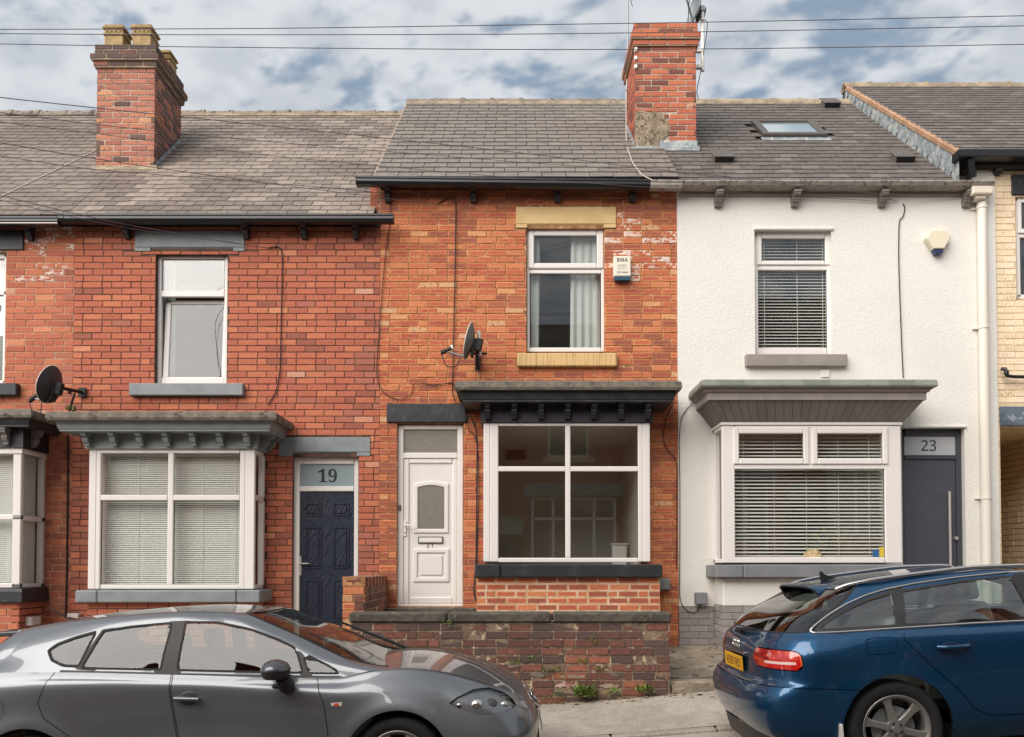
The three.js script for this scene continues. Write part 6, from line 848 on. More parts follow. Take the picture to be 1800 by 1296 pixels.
function makeCar(S) {
  const car = new THREE.Group(); car.name = numbered('parked_car'); car.position.set(...S.at); car.rotation.z = S.slope; scene.add(car); car.userData = { label: S.label, category: 'car', group: 'cars parked along the kerb' }; origin.set(car, new THREE.Vector3());
  const put = (n, g, m, parent = car) => { const o = new THREE.Mesh(Array.isArray(g) ? mergeGeometries(g.map(plain)) : g, m); o.name = n; origin.set(o, new THREE.Vector3()); return add(o, parent); };
  const low = S.low.map(hoop), g = S.glass.map(hoop), belt = low[low.length - 1];
  const flare = p => { for (const [wx, ra] of S.arches) { const d = Math.hypot(p[0] - wx, p[1] - S.wheelR); p[2] += S.flare * Math.exp(-(((d - ra) / 0.075) ** 2)) * step(0.5, 0.7, p[2]); } };
  let T = loft(low, 6, 'low', flare), G = loft(g, 5, 'glass'), i0 = belt.findIndex(p => p[0] > S.cowl);
  const hood = roundTop(belt, 16, S.hoodCrown, 'hood', i0, belt.length - 1), roofT = roundTop(g[g.length - 1], 16, () => S.roofCrown, 'roof');
  // wheel arches
  for (const [wx, ra] of S.arches) T = cut(T, q => Math.hypot(q.p[0] - wx, q.p[1] - S.wheelR) - ra + (Math.abs(q.p[2]) < 0.45 ? 9 : 0))[1];
  const inner = cut(T, q => 0.75 * S.low[0].W + 0.02 - Math.abs(q.p[2]))[0]; put('inner_shell', shell(inner, -0.03), rubber);
  const near = q => (q.p[2] > 0.2 ? 0 : 1);
  // side glazing, both sides
  for (const w of S.windows) { const d = poly(w.pts), f = o => q => d(q.p[0], q.p[1]) - o + (Math.abs(q.p[2]) < 0.3 ? 9 : 0); let [a, rest] = cut(G, f(w.seal)); G = rest; const [b, s] = cut(a, f(0)); for (const sd of [1, -1]) { const k = b.filter(t => t[0].p[2] * sd > 0), e = s.filter(t => t[0].p[2] * sd > 0); put(w.name, shell(k, -0.004), w.mat || carGlass); put('window_seal', shell(e, 0.002), w.sealMat || rubber); } }
  // pillars and chrome between and round the side windows
  for (const w of S.bands || []) { const d = poly(w.pts); const [a, rest] = cut(G, q => d(q.p[0], q.p[1]) + (Math.abs(q.p[2]) < 0.3 ? 9 : 0)); G = rest; for (const sd of [1, -1]) put(w.name, shell(a.filter(t => t[0].p[2] * sd > 0), w.off || 0.001), w.mat); }
  // windscreen and rear window: the nose and tail of the glasshouse
  const cutEnds = (T0, [u0, u1, v0, v1], name, mat, t) => { const f = o => q => Math.max(u0 - q.u, q.u - u1, (v0 - q.v) * 0.35, (q.v - v1) * 0.35) - o; const [a, rest] = cut(T0, f(0)), [b, s] = cut(a, f(-t)); put(name, shell(b, -0.004), mat); put(`${name}_seal`, shell(s, 0.001), rubber); return rest; };
  const full = NR + NF + 1 + NN, uA = (NR + NF + 2 + S.frontGlass * NN) / (full - 1), uB = (NR - S.rearGlass * NR) / (full - 1);
  G = cutEnds(G, [uA, 1.1, S.wsV[0], S.wsV[1]], 'windscreen', carGlass, 0.006); G = cutEnds(G, [-0.1, uB, S.rwV[0], S.rwV[1]], 'rear_window', S.rearGlassMat || carGlass, 0.006);
  // pieces cut from the lower body, near side singly, the other side too where asked
  let H = [...T, ...hood]; let R_ = roofT;
  for (const w of S.panels) { const d = w.f || (dd => q => dd(q.p[0], q.p[1]))(poly(w.pts)), lim = w.lim || (q => near(q) * 9), gap = w.gap ?? 0.0028; const [a, rest] = cut(H, q => d(q) + lim(q) - gap); H = rest; const [b] = cut(a, q => d(q) + lim(q) + gap); for (const sd of w.both ? [1, -1] : [1]) { const k = w.both ? b.filter(t => t[0].p[2] * sd > 0) : b; const o = put(w.name, shell(k, w.off || 0), w.mat || S.paint); if (w.then) w.then(o, sd, k, put); } }
  put('body', [shell(H), shell(G), shell(R_)], S.paint);
  // arch liners, floor, cabin
  for (const [wx, ra] of S.arches) for (const sd of [1, -1]) put('arch_liner', new THREE.CylinderGeometry(ra + 0.012, ra + 0.012, 0.34, 32, 1, true, Math.PI, Math.PI).rotateX(Math.PI / 2).rotateZ(Math.PI / 2).rotateZ(Math.PI / 2 * 0).translate(wx, S.wheelR, sd * (S.low[2].W - 0.2)), rubber);
  put('floor_pan', cbox(S.low[1].xr + 0.3, S.low[1].xf - 0.3, 0.2, 0.24, -0.7, 0.7, 0.01), rubber);
  const [c0, c1] = S.cabin; put('cabin_floor', cbox(c0, c1, 0.40, 0.44, -0.68, 0.68, 0.01), cabin); put('dashboard', cbox(c1 - 0.1, c1 + 0.45, 0.6, 0.94, -0.68, 0.68, 0.08), cabin);
  for (const [sx, rows] of S.seats) for (const sz of rows) { const o = put('seat', [cbox(sx, sx + 0.5, 0.44, 0.62, sz - 0.25, sz + 0.25, 0.06), turned(cbox(sx - 0.1, sx + 0.04, 0.55, 1.08, sz - 0.24, sz + 0.24, 0.06), 'z', 0.25, [sx, 0.55, sz])], S.seatMat || cabin); put('headrest', turned(cbox(sx - 0.2, sx - 0.1, 1.08, 1.26, sz - 0.13, sz + 0.13, 0.045), 'z', 0.15, [sx - 0.15, 1.1, sz]), S.seatMat || cabin, o); }
  for (const wx of S.wheels) for (const sd of [1, -1]) addWheel(car, wx, sd * (S.low[2].W - 0.115), S.wheelR, sd, S.wheel);
  return { car, put };
}
const metallic = (c, o = {}) => phy({ color: c, metalness: 0.6, roughness: 0.38, clearcoat: 1, clearcoatRoughness: 0.03, map: scaled(texture(256, 256, (u, v, i, j) => { const n = 0.9 + 0.2 * hash3(i, j, 5); return [n, n, n]; }), 6), ...o });
const lampGlass = phy({ color: '#ffffff', roughness: 0.0, transmission: 1, thickness: 0, ior: 1.6 });

// ---------------------------------------------------------------- the grey hatchback (x = 0 at the front axle)
{
  const paint = metallic('#6d7074'), wx = X(705, 4.8, 1330), beltY = [[-3.35, 1.03], [-2.9, 1.075], [-2.34, 1.062], [-1.5, 1.005], [-0.42, 0.93], [-0.15, 0.965], [0.1, 0.965], [0.35, 0.92], [0.6, 0.84], [0.8, 0.745], [0.95, 0.66], [1.0, 0.63]], beltW = [[-3.3, 0.74], [-2.6, 0.80], [-1.4, 0.825], [-0.4, 0.795], [0.2, 0.725], [0.6, 0.65]];
  const shoulderY = [[-3.4, 0.9], [-2.4, 0.95], [-1.2, 0.88], [-0.4, 0.82], [0.2, 0.80], [0.6, 0.72], [0.9, 0.61], [1.0, 0.57]];
  const low = [{ Y: 0.2, W: 0.78, xr: -3.3, rr: 0.3, xf: 0.86, rf: 0.4 }, { Y: 0.3, W: 0.86, xr: -3.37, rr: 0.34, xf: 0.97, rf: 0.5 }, { Y: 0.43, W: 0.880, xr: -3.4, rr: 0.36, xf: 1.01, rf: 0.52 }, { Y: [[-3.4, 0.66], [-0.5, 0.63], [0.4, 0.58], [0.9, 0.5]], W: [[-3, 0.87], [-2.5, 0.884], [-1.3, 0.872], [0, 0.884], [0.4, 0.86]], xr: -3.41, rr: 0.38, xf: 1.015, rf: 0.54 }, { Y: shoulderY, W: [[-3, 0.84], [-2.4, 0.868], [-1.3, 0.866], [-0.2, 0.862], [0.35, 0.80]], xr: -3.39, rr: 0.38, xf: 0.99, rf: 0.56 }, { Y: beltY.map(([x, y]) => [x, y - 0.035]), W: beltW.map(([x, w]) => [x, w + 0.016]), xr: -3.36, rr: 0.4, xf: 0.965, rf: 0.56 }, { Y: beltY, W: beltW, xr: -3.26, rr: 0.36, xf: 0.94, rf: 0.56 }];
  const glass = [{ Y: beltY, W: beltW, xr: -3.24, rr: 0.34, xf: 0.10, rf: 0.42 }, { Y: [[-3.2, 1.14], [-2.4, 1.165], [-1.2, 1.12], [-0.6, 1.06], [-0.1, 1.04]], W: [[-3, 0.68], [-2.4, 0.745], [-1.4, 0.77], [-0.6, 0.74]], xr: -3.15, rr: 0.32, xf: -0.22, rf: 0.42 }, { Y: [[-3.1, 1.22], [-2.4, 1.28], [-1.5, 1.26], [-0.9, 1.22]], W: [[-3, 0.6], [-2.3, 0.68], [-1.5, 0.70], [-1, 0.68]], xr: -3.05, rr: 0.3, xf: -0.58, rf: 0.4 }, { Y: [[-3.05, 1.295], [-2.4, 1.372], [-1.6, 1.40], [-1.1, 1.37]], W: [[-2.9, 0.53], [-2.2, 0.60], [-1.6, 0.62], [-1.2, 0.6]], xr: -2.95, rr: 0.26, xf: -0.92, rf: 0.36 }, { Y: [[-3.05, 1.325], [-2.4, 1.41], [-1.6, 1.44], [-1.1, 1.405]], W: [[-2.9, 0.47], [-2.2, 0.53], [-1.6, 0.55], [-1.2, 0.53]], xr: -2.92, rr: 0.24, xf: -1.02, rf: 0.34 }];
  const door1 = [[-1.55, 1.06], [-1.555, 0.9], [-1.50, 0.5], [-1.46, 0.3], [-0.5, 0.3], [-0.47, 0.55], [-0.49, 0.75], [-0.53, 0.86], [-0.56, 1.0]], door2 = [[-2.35, 1.12], [-2.43, 1.0], [-2.48, 0.86], [-2.44, 0.76], [-2.2, 0.58], [-2.12, 0.42], [-2.08, 0.3], [-1.472, 0.3], [-1.512, 0.5], [-1.567, 0.9], [-1.562, 1.06]];
  const win = [{ name: 'rear_quarter_window', seal: 0.018, pts: [[-2.47, 1.21], [-2.42, 1.245], [-2.3, 1.285], [-2.17, 1.315], [-2.235, 1.105], [-2.34, 1.115], [-2.43, 1.155]] }, { name: 'rear_door_window', seal: 0.014, pts: [[-2.10, 1.325], [-1.9, 1.345], [-1.62, 1.357], [-1.65, 1.055], [-2.2, 1.09]] }, { name: 'front_door_window', seal: 0.014, pts: [[-1.51, 1.357], [-1.3, 1.345], [-1.05, 1.285], [-0.85, 1.205], [-0.72, 1.14], [-0.66, 0.982], [-1.52, 1.045]] }, { name: 'front_quarter_window', seal: 0.012, pts: [[-0.655, 1.10], [-0.44, 0.99], [-0.40, 0.962], [-0.605, 0.975]] }];
  const { car, put } = makeCar({
    label: 'dark grey hatchback parked before the red brick houses', at: [wx, groundY(wx) - 0.005, 4.89 - 0.884], slope: 0.0485, flare: 0.022, paint, low, glass, cowl: -0.22, hoodCrown: x => 0.035 + 0.02 * step(0.95, 0.3, x), roofCrown: 0.022, wheelR: 0.322, arches: [[0, 0.372], [-2.578, 0.372]], wheels: [0, -2.578], wheel: { spokes: 7, rim: 0.222, twist: 0.2 }, windows: win, frontGlass: 0.22, rearGlass: 0.35, wsV: [0.05, 0.97], rwV: [0.12, 0.9],
    bands: [{ name: 'door_pillar', mat: trim, pts: [[-2.25, 1.075], [-2.12, 1.34], [-2.03, 1.35], [-2.10, 1.06]] }, { name: 'door_pillar', mat: trim, pts: [[-1.69, 1.02], [-1.64, 1.375], [-1.49, 1.375], [-1.50, 1.01]] }, { name: 'door_pillar', mat: trim, pts: [[-0.66, 0.945], [-0.74, 1.13], [-0.66, 1.115], [-0.575, 0.945]] }, { name: 'belt_moulding', mat: trim, pts: [[-2.36, 1.055], [-2.36, 1.078], [-0.36, 0.938], [-0.36, 0.915]] }],
    panels: [{ name: 'front_door', pts: door1 }, { name: 'rear_door', pts: door2 }, { name: 'headlight', both: true, lim: q => Math.abs(q.p[2]) > 0.18 && q.p[0] > 0.2 ? 0 : 9, pts: [[0.37, 0.715], [0.46, 0.765], [0.56, 0.795], [0.66, 0.79], [0.75, 0.75], [0.82, 0.69], [0.84, 0.65], [0.76, 0.63], [0.62, 0.625], [0.50, 0.65]], mat: lampGlass, off: -0.002, then: (o, sd, k, put) => { put('lamp_reflector', shell(k, -0.022), std({ color: '#77797b', roughness: 0.28, metalness: 0.75 }), o); for (const [bx, by, br, m] of [[0.56, 0.715, 0.05, chrome], [0.68, 0.70, 0.046, M.gasket], [0.76, 0.68, 0.03, chrome], [0.45, 0.72, 0.02, chrome]]) { let best, bd = 9; for (const t of k) for (const q of t) { const dd = Math.hypot(q.p[0] - bx, q.p[1] - by); if (dd < bd) { bd = dd; best = q; } } if (best) put('lamp_bowl', new THREE.SphereGeometry(br, 18, 12).scale(1, 1, 0.9).translate(...best.p.map((v, i) => v - best.n[i] * (br * 0.9 + 0.006))), m, o); } } }, { name: 'fuel_flap', gap: 0.002, f: q => Math.hypot((q.p[0] + 2.83) * 0.9, q.p[1] - 0.82) - 0.1 }],
    cabin: [-3.0, -0.35], seats: [[-1.5, [0.38, -0.38]], [-2.4, [0.4, 0, -0.4]]],
  });
  // lamp bowls behind the clear covers
  
  put('side_repeater', [cbox(-0.445, -0.365, 0.735, 0.767, 0.862, 0.878, 0.012)], std({ color: '#d8c8c0', roughness: 0.2 })); put('repeater_lens', cbox(-0.42, -0.39, 0.74, 0.762, 0.876, 0.881, 0.004), std({ color: '#c8502c', roughness: 0.2 }));
  const dh = put('door_handle', [rod([-1.52, 0.85, 0.905], [-1.35, 0.838, 0.905], 0.016, 0.014, 12), rod([-1.505, 0.85, 0.87], [-1.505, 0.85, 0.91], 0.012), rod([-1.365, 0.84, 0.87], [-1.365, 0.84, 0.91], 0.012)], paint); put('handle_recess', new THREE.SphereGeometry(0.06, 20, 12).scale(1.1, 0.85, 0.12).translate(-1.43, 0.842, 0.868), std({ color: '#4a4a4c', roughness: 0.4, metalness: 0.4 }), dh);
  // mirror
  const mir = put('door_mirror', new THREE.SphereGeometry(0.12, 28, 10, 0, 6.2832, 0, 1.5708).scale(0.84, 0.62, 1.0).translate(-0.79, 1.02, 0.98), metallic('#4e4e54')); put('mirror_base', [rod([-0.755, 0.975, 0.95], [-0.745, 0.89, 0.87], 0.052, 0.056, 16), cbox(-0.85, -0.70, 0.885, 0.915, 0.80, 0.87, 0.015)], trim, mir); put('mirror_lower_shell', new THREE.LatheGeometry([[0.001, -0.055], [0.08, -0.055], [0.1, -0.045], [0.118, 0]].map(p => new THREE.Vector2(...p)), 28).scale(0.84, 1, 1).translate(-0.79, 1.018, 0.98), trim, mir);
  put('door_mirror', new THREE.SphereGeometry(0.12, 20, 14).scale(0.86, 0.72, 0.95).translate(-0.79, 1.035, -0.99), metallic('#55555b'));
  // grille, badge, plate, lower intake
  const gr = put('grille', sheet((u, v) => { const z = lerp(-0.2, 0.2, u), w = 1 - 0.25 * v; return [1.02 - 0.13 * v - 0.55 * (z * w) ** 2, 0.545 + 0.19 * v, z * w]; }, 16, 6), rubber); put('grille_surround', tube(Array.from({ length: 24 }, (_, i) => { const a = i / 23 * 6.2832, z = 0.215 * Math.cos(a), v = 0.5 + 0.5 * Math.sin(a); return [1.03 - 0.13 * v - 0.55 * (z * (1 - 0.25 * v)) ** 2, 0.545 + 0.19 * v, z * (1 - 0.25 * v)]; }), 0.012, 60, 8), chrome, gr); put('badge', cbox(0.97, 0.985, 0.61, 0.67, -0.04, 0.04, 0.008), chrome, gr);
  put('number_plate', turned(cbox(1.028, 1.036, 0.38, 0.48, -0.26, 0.26, 0.002), 'z', 0.05, [0.92, 0.4, 0]), std({ color: '#d9d6cf', roughness: 0.5 })); put('lower_intake', sheet((u, v) => { const z = lerp(-0.62, 0.62, u); return [1.012 - 0.62 * Math.abs(z) ** 2.4, 0.24 + 0.12 * v, z]; }, 24, 3), rubber);
  put('wiper', [rod([0.02, 0.955, -0.55], [-0.62, 1.245, -0.52], 0.014, 0.010), rod([0.0, 0.94, 0.3], [-0.1, 0.965, -0.5], 0.012)], rubber);
  put('aerial', [rod([-2.66, 1.39, 0], [-2.84, 1.50, 0], 0.006, 0.004), rod([-2.62, 1.39, 0], [-2.69, 1.415, 0], 0.016, 0.008)], rubber);
  put('roof_spoiler', [cbox(-3.04, -2.80, 1.315, 1.35, -0.5, 0.5, 0.015)], paint); put('rear_bumper_trim', cbox(-3.42, -3.36, 0.45, 0.5, -0.5, 0.5, 0.01), trim);
}
// ---------------------------------------------------------------- the blue estate (x = 0 at the rear axle)
{
  const paint = metallic('#05446a', { metalness: 0.65, roughness: 0.36 }), wx = X(1580, 5.0, 1284), Z = 5.06;
  const beltY = [[-0.95, 0.985], [-0.3, 0.995], [0.6, 0.975], [1.6, 0.945], [2.4, 0.90], [3, 0.83], [3.5, 0.70]], beltW = [[-0.8, 0.75], [-0.3, 0.83], [0.5, 0.85], [1.5, 0.84], [2.4, 0.79], [3, 0.7]];
  const low = [{ Y: 0.21, W: 0.80, xr: -0.76, rr: 0.34, xf: 3.5, rf: 0.4 }, { Y: 0.32, W: 0.875, xr: -0.87, rr: 0.4, xf: 3.6, rf: 0.5 }, { Y: 0.46, W: 0.908, xr: -0.93, rr: 0.42, xf: 3.66, rf: 0.5 }, { Y: 0.58, W: 0.913, xr: -0.93, rr: 0.42, xf: 3.66, rf: 0.5 }, { Y: 0.655, W: 0.912, xr: -0.89, rr: 0.42, xf: 3.64, rf: 0.5 }, { Y: 0.70, W: 0.91, xr: -0.835, rr: 0.40, xf: 3.63, rf: 0.5 }, { Y: [[-1, 0.86], [1.5, 0.84], [2.8, 0.78], [3.6, 0.62]], W: 0.90, xr: -0.82, rr: 0.42, xf: 3.6, rf: 0.52 }, { Y: beltY.map(([x, y]) => [x, y - 0.04]), W: beltW.map(([x, w]) => [x, w + 0.032]), xr: -0.79, rr: 0.44, xf: 3.55, rf: 0.54 }, { Y: beltY, W: beltW, xr: -0.76, rr: 0.44, xf: 3.5, rf: 0.54 }];
  const glass = [{ Y: beltY, W: beltW, xr: -0.76, rr: 0.44, xf: 2.4, rf: 0.45 }, { Y: [[-0.8, 1.11], [0.6, 1.12], [2, 1.07]], W: [[-0.5, 0.72], [0.4, 0.79], [1.6, 0.77]], xr: -0.62, rr: 0.42, xf: 2.0, rf: 0.44 }, { Y: [[-0.7, 1.18], [0.5, 1.215], [1.6, 1.18]], W: [[-0.3, 0.66], [0.5, 0.73], [1.4, 0.71]], xr: -0.47, rr: 0.4, xf: 1.6, rf: 0.42 }, { Y: [[-0.5, 1.24], [0.0, 1.28], [0.8, 1.325], [1.2, 1.31]], W: [[-0.1, 0.60], [0.5, 0.65], [1.2, 0.64]], xr: -0.34, rr: 0.36, xf: 1.27, rf: 0.38 }, { Y: [[-0.45, 1.27], [0.1, 1.325], [0.8, 1.355], [1.15, 1.34]], W: [[-0.1, 0.55], [0.5, 0.59], [1.1, 0.58]], xr: -0.27, rr: 0.34, xf: 1.15, rf: 0.36 }];
  const seam = std({ color: '#231f1f', roughness: 0.5 }), paleGlass = phy({ color: '#d5dedb', roughness: 0, transmission: 1, thickness: 0, ior: 2.2 });
  // the lens colours of the tail lamp, over its own 0.34 by 0.15 m
  const lampMap = texture(128, 64, (u, v) => { let c = hex('#c21a14'); if (u < 0.3 + 0.1 * v) c = mixc(hex('#8e1210'), hex('#c43a22'), step(0.5, 0.7, tnoise(u * 18, v * 9, 64, 3))); else if (v > 0.5) c = mixc(hex('#cf4a3a'), hex('#b8281e'), step(0.35, 0.65, tnoise(u * 22, v * 4, 64, 5))); if (u > 0.8 && u < 0.85 && v > 0.1) c = hex('#e0663a'); if (v < 0.42 && v > 0.3 && u > 0.3 && u < 0.72) c = hex('#e6c8c0'); return c; });
  lampMap.repeat.set(1 / 0.34, 1 / 0.15); lampMap.offset.set(0.90 / 0.34 - 0.05, -0.765 / 0.15);
  const quarter = [[-0.44, 1.035], [-0.36, 1.08], [-0.22, 1.14], [-0.05, 1.195], [0.12, 1.23], [0.075, 1.03]], rearDoor = [[0.205, 1.242], [0.6, 1.277], [0.98, 1.287], [1.0, 1.0], [0.145, 1.03]], frontDoor = [[1.08, 1.285], [1.3, 1.26], [1.75, 1.11], [2.02, 0.975], [1.08, 0.99]];
  const { car, put } = makeCar({
    label: 'dark blue estate car parked before the white rendered house', at: [wx, groundY(wx) + 0.0, Z - 0.913], slope: 0.074, flare: 0.012, paint, low, glass, cowl: 2.05, hoodCrown: () => 0.05, roofCrown: 0.022, wheelR: 0.328, arches: [[0, 0.375], [2.81, 0.375]], wheels: [0, 2.81], wheel: { spokes: 6, rim: 0.228, twist: 0.75 }, frontGlass: 0.2, rearGlass: 0.12, wsV: [0.05, 0.97], rwV: [0.06, 0.93], rearGlassMat: phy({ color: '#6f7a74', roughness: 0, transmission: 1, thickness: 0, ior: 1.8 }),
    windows: [{ name: 'rear_quarter_window', mat: paleGlass, seal: 0.022, pts: quarter, sealMat: seam }, { name: 'rear_door_window', mat: paleGlass, seal: 0.014, pts: rearDoor, sealMat: seam }, { name: 'front_door_window', seal: 0.02, pts: frontDoor, sealMat: seam }],
    bands: [{ name: 'door_pillar', mat: seam, pts: [[0.06, 1.0], [0.11, 1.262], [0.22, 1.274], [0.16, 1.0]] }, { name: 'door_pillar', mat: seam, pts: [[0.98, 0.96], [0.98, 1.31], [1.08, 1.31], [1.08, 0.96]] }], oldband: [{ name: 'chrome_strip', mat: chrome, off: 0.004, pts: [[-0.55, 0.99], [-0.55, 1.02], [-0.48, 1.06], [-0.36, 1.14], [-0.2, 1.22], [0, 1.285], [0.25, 1.33], [0.6, 1.36], [1.1, 1.37], [1.4, 1.31], [1.4, 1.295], [1.1, 1.355], [0.6, 1.346], [0.25, 1.316], [0, 1.271], [-0.19, 1.207], [-0.35, 1.127], [-0.47, 1.05], [-0.515, 1.012], [0.6, 0.998], [1.8, 0.955], [1.8, 0.935], [0.6, 0.978], [0, 0.992]] }],
    panels: [{ name: 'tail_lamp', both: true, gap: 0.004, mat: phy({ map: lampMap, roughness: 0.1, clearcoat: 1, clearcoatRoughness: 0.02 }), off: 0.004, f: q => { const dx = Math.abs(q.p[0] + 0.80) - 0.155, dy = Math.abs(q.p[1] - 0.838 + 0.05 * (q.p[0] + 0.7)) - 0.02, rb = Math.hypot(Math.max(dx, 0), Math.max(dy, 0)) + Math.min(Math.max(dx, dy), 0) - 0.046; return Math.max(rb, 0.42 + 0.8 * Math.abs(q.p[1] - 0.85) - Math.abs(q.p[2])); }, lim: q => q.p[0] < -0.3 ? 0 : 9 },
      { name: 'rear_door', pts: [[0.12, 1.02], [0.10, 0.93], [0.26, 0.74], [0.42, 0.58], [0.52, 0.44], [0.62, 0.38], [1.03, 0.36], [1.03, 1.0]] }, { name: 'front_door', pts: [[1.036, 1.0], [1.036, 0.36], [2.1, 0.36], [2.15, 0.6], [2.1, 0.92], [2.0, 0.98]] }, { name: 'fuel_flap', gap: 0.0018, pts: [[-0.155, 0.945], [-0.165, 0.86], [-0.13, 0.845], [0.02, 0.845], [0.05, 0.86], [0.045, 0.94], [0.02, 0.955], [-0.14, 0.955]] }, { name: 'rear_bumper', gap: 0.0025, lim: q => q.p[0] < -0.2 ? 0 : 9, f: q => Math.max(q.p[1] - 0.662 + 0.09 * Math.max(0, q.p[0] + 0.72), q.p[0] + 0.12) }],
    cabin: [-0.8, 2.1], seats: [[1.35, [0.38, -0.38]], [0.3, [0.42, 0, -0.42]]], seatMat: cabinLight,
  });
  { const G = loft(glass.map(hoop), 5, 'g').filter(t => t[0].p[2] > 0.3), zAt = (x, y) => { let best = 0.8, bd = 1e9; for (const t of G) { const cx = (t[0].p[0] + t[1].p[0] + t[2].p[0]) / 3, cy = (t[0].p[1] + t[1].p[1] + t[2].p[1]) / 3, d = (cx - x) ** 2 + (cy - y) ** 2; if (d < bd) { bd = d; const [a, b, c] = t.map(q => q.p), D = (b[1] - c[1]) * (a[0] - c[0]) + (c[0] - b[0]) * (a[1] - c[1]); if (Math.abs(D) < 1e-9) continue; const l = ((b[1] - c[1]) * (x - c[0]) + (c[0] - b[0]) * (y - c[1])) / D, m = ((c[1] - a[1]) * (x - c[0]) + (a[0] - c[0]) * (y - c[1])) / D; best = l * a[2] + m * b[2] + (1 - l - m) * c[2]; } } return best; };
    const path = [[1.9, 0.955], [1.2, 0.985], [0.6, 1.0], [0.1, 1.005], [-0.3, 1.006], [-0.48, 1.012], [-0.50, 1.028], [-0.44, 1.07], [-0.34, 1.125], [-0.2, 1.185], [-0.05, 1.232], [0.1, 1.264], [0.3, 1.29], [0.6, 1.312], [0.95, 1.322], [1.12, 1.318], [1.35, 1.275]];
    for (const sd of [1, -1]) put('chrome_strip', new THREE.TubeGeometry(new THREE.CatmullRomCurve3(path.map(([x, y]) => new THREE.Vector3(x, y, sd * (zAt(x, y) + 0.002))), false, 'catmullrom', 0.2), 160, 0.0095, 6), chrome); }
  put('roof_rail', tube([[-0.22, 1.285, 0.55], [-0.12, 1.315, 0.56], [0.1, 1.34, 0.585], [0.7, 1.372, 0.60], [1.1, 1.36, 0.59], [1.2, 1.34, 0.58]], 0.016, 60, 8), chrome); put('roof_rail', tube([[-0.22, 1.285, -0.55], [-0.12, 1.315, -0.56], [0.1, 1.34, -0.585], [0.7, 1.372, -0.60], [1.1, 1.36, -0.59], [1.2, 1.34, -0.58]], 0.016, 60, 8), chrome);
  put('roof_spoiler', sheet((u, v) => { const z = lerp(-0.56, 0.56, u), k = 1 - 0.25 * (z / 0.56) ** 4; return [[-0.10, -0.37, -0.39, -0.31, -0.14][Math.round(v * 4)] + 0.10 * (z / 0.56) ** 2, [1.325, 1.325, 1.305, 1.29, 1.285][Math.round(v * 4)] - 0.07 * (z / 0.56) ** 4, z * k]; }, 24, 4), paint);
  put('roof_fin', slab([[-0.12, 1.325], [0.0, 1.345], [-0.09, 1.38], [-0.115, 1.41], [-0.13, 1.39]], -0.012, 0.012, 0.004), rubber);
  const pc = document.createElement('canvas'); pc.width = 512; pc.height = 110; const pg = pc.getContext('2d'); pg.fillStyle = '#e0a51e'; pg.fillRect(0, 0, 512, 110); pg.fillStyle = '#161616'; pg.textAlign = 'center'; pg.font = 'bold 92px sans-serif'; pg.fillText('HS59 FHZ', 256, 88, 470); const pt = new THREE.CanvasTexture(pc); pt.colorSpace = THREE.SRGBColorSpace;
  const plate = put('number_plate', cbox(-0.855, -0.848, 0.71, 0.82, -0.26, 0.26, 0.002), std({ color: '#e0a51e', roughness: 0.4 })); const pf = new THREE.PlaneGeometry(0.51, 0.105); pf.rotateY(-Math.PI / 2); pf.translate(-0.8565, 0.765, 0); put('plate_lettering', pf, std({ map: pt, roughness: 0.4 }), plate);
  for (let i = 0; i < 4; i++) put('badge_ring', new THREE.TorusGeometry(0.032, 0.006, 8, 24).rotateY(Math.PI / 2).translate(-0.822, 0.905, (i - 1.5) * 0.047), chrome); put('tailgate_handle', cbox(-0.85, -0.815, 0.835, 0.855, -0.3, 0.3, 0.008), chrome);
  const dh = put('door_handle', [tube([[0.31, 0.865, 0.905], [0.36, 0.862, 0.935], [0.46, 0.86, 0.937], [0.52, 0.862, 0.905]], 0.016, 20, 8)], paint); put('handle_recess', new THREE.SphereGeometry(0.05, 20, 12).scale(1.5, 0.7, 0.14).translate(0.41, 0.855, 0.898), std({ color: '#06193a', roughness: 0.4 }), dh);
  put('mudflap', cbox(-0.40, -0.38, 0.05, 0.40, 0.72, 0.936, 0.005), M.pvcGrey); put('rear_wiper', [rod([-0.79, 1.0, 0.0], [-0.76, 1.03, 0.36], 0.012, 0.008), cbox(-0.81, -0.77, 0.98, 1.02, -0.04, 0.06, 0.01)], rubber); put('bumper_valance', sheet((u, v) => { const z = lerp(-0.78, 0.78, u); return [-0.885 + 0.03 * v + 0.5 * Math.abs(z) ** 3.2 - 0.0, 0.33 - 0.14 * v, z]; }, 30, 3), trim);
  put('child_seat', new THREE.SphereGeometry(0.13, 20, 14).scale(0.9, 1.15, 0.8).translate(0.72, 1.1, 0.3), std({ color: '#d5d3c8', roughness: 0.7 }));
}
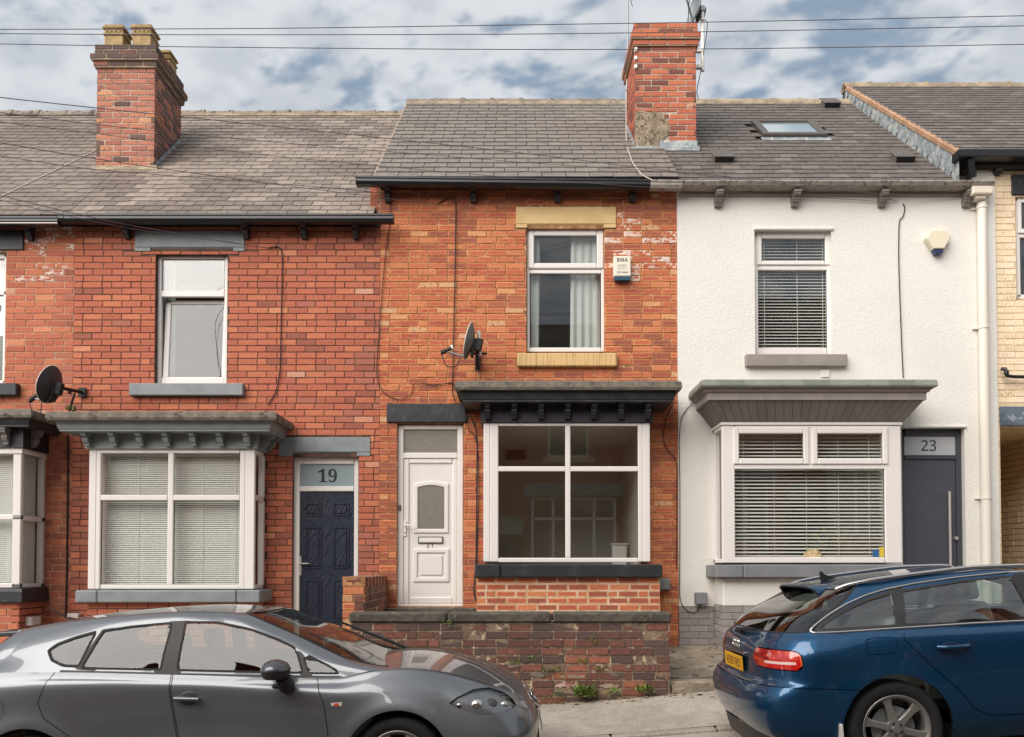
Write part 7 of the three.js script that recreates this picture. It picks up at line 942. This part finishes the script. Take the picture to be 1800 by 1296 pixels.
// ================================================================ the terrace across the street, behind the camera: it stands in the reflections
{
  const brick = mott('#a3553c', '#8f4936', { seed: 401, p: 8, grain: 0.2, size_m: 1.2 }), slateFar = mott('#58524e', '#6a635d', { seed: 402, p: 8, grain: 0.15, size_m: 1 }), zf = 12.95, W = 3.9;
  const base = [0, 0, zf], h = thing('terraced_house', 'red brick terraced house across the street, mirrored in the windows', 'house', base, 'terraced houses across the street');
  const up = { x0: -0.1, x1: 1.0, y0: 4.45, y1: 6.0 }, door = { x0: -1.6, x1: -0.75, y0: 0.2, y1: 2.9 }, bay = { x0: -0.55, x1: 1.65, y0: 1.5, y1: 3.35 };
  mk('wall', slab([[-W / 2, -0.8], [W / 2, -0.8], [W / 2, 6.5], [-W / 2, 6.5]], zf, zf + 0.25, 0, [rectPts(up), rectPts(door), rectPts({ ...bay, y0: 1.2 })]), brick, h);
  mk('lintel', cbox(up.x0 - 0.2, up.x1 + 0.2, up.y1, up.y1 + 0.26, zf - 0.01, zf + 0.2, 0.01), M.sandstone, h); mk('sill', cbox(up.x0 - 0.15, up.x1 + 0.15, up.y0 - 0.15, up.y0, zf - 0.06, zf + 0.2, 0.01), M.sandstone, h);
  const win = (parent, r, z, bars) => { const f = 0.07; mk('frame', [{ ...r, x1: r.x0 + f }, { ...r, x0: r.x1 - f }, { ...r, y1: r.y0 + f }, { ...r, y0: r.y1 - f }, ...bars].map(b => rbox(b, z, z + 0.06, 0.006)), M.pvc, parent); const p = tris(quad([r.x1, r.y0, z + 0.03], [r.x0, r.y0, z + 0.03], [r.x0, r.y1, z + 0.03], [r.x1, r.y1, z + 0.03])); mk('pane', p, phy({ color: '#3b3f40', roughness: 0.05, ior: 1.8 }), parent); };
  const w = part('window', h); win(w, up, zf + 0.08, [{ ...up, y0: 5.5, y1: 5.57 }]);
  const b = part('bay_window', h), bz = zf - 0.5; win(b, bay, bz, [{ ...bay, x0: -0.02, x1: 0.06 }, { ...bay, x0: 1.04, x1: 1.12 }, { ...bay, y0: 2.75, y1: 2.83 }]); mk('bay_side', [cbox(bay.x0, bay.x0 + 0.06, bay.y0, bay.y1, bz + 0.06, zf, 0), cbox(bay.x1 - 0.06, bay.x1, bay.y0, bay.y1, bz + 0.06, zf, 0)], M.pvc, b); mk('bay_base', cbox(bay.x0 - 0.02, bay.x1 + 0.02, -0.8, bay.y0, bz - 0.02, zf, 0.01), brick, b); mk('bay_roof', cbox(bay.x0 - 0.2, bay.x1 + 0.2, bay.y1, bay.y1 + 0.35, bz - 0.2, zf, 0.03), M.greyPaint, b);
  const d = part('door', h); mk('leaf', rbox({ ...door, y1: 2.4 }, zf + 0.08, zf + 0.13, 0.005), std({ color: '#3c4a3c', roughness: 0.5 }), d); mk('fanlight', rbox({ ...door, y0: 2.4 }, zf + 0.09, zf + 0.12, 0.005), M.frostPale, d); mk('handle', rod([-0.85, 1.3, zf + 0.05], [-0.85, 1.3, zf + 0.09], 0.02), M.steel, d);
  const rf = part('roof', h); mk('slating', along([[zf - 0.25, 6.35], [zf + 3.4, 9.2], [zf + 7.05, 6.35], [zf + 7.05, 6.2], [zf + 3.4, 9.0], [zf - 0.2, 6.25]], -W / 2, W / 2), slateFar, rf); ridgeTiles(rf, -W / 2, W / 2, 9.2, zf + 3.4, { mortar: false });
  mk('gutter', along(gutterProfile(zf - 0.26, 6.3), -W / 2, W / 2), M.gutter, h); mk('rear_wall', cbox(-W / 2, W / 2, -0.8, 6.3, zf + 6.6, zf + 6.8, 0), brick, h); mk('chimney', [cbox(-W / 2 - 0.4, -W / 2 + 0.4, 7.2, 10.2, zf + 2.2, zf + 3.1, 0.01), cbox(-W / 2 - 0.46, -W / 2 + 0.46, 9.9, 10.1, zf + 2.14, zf + 3.16, 0.01)], brick, h);
  h.position.set(1.05, groundY(1.05), zf);
  for (const k of [-4, -3, -2, -1, 1, 2, 3]) { const c = h.clone(); c.name = numbered('terraced_house'); c.position.set(1.05 + k * W, groundY(1.05 + k * W), zf); scene.add(c); }
}
renderer.render(scene, camera);
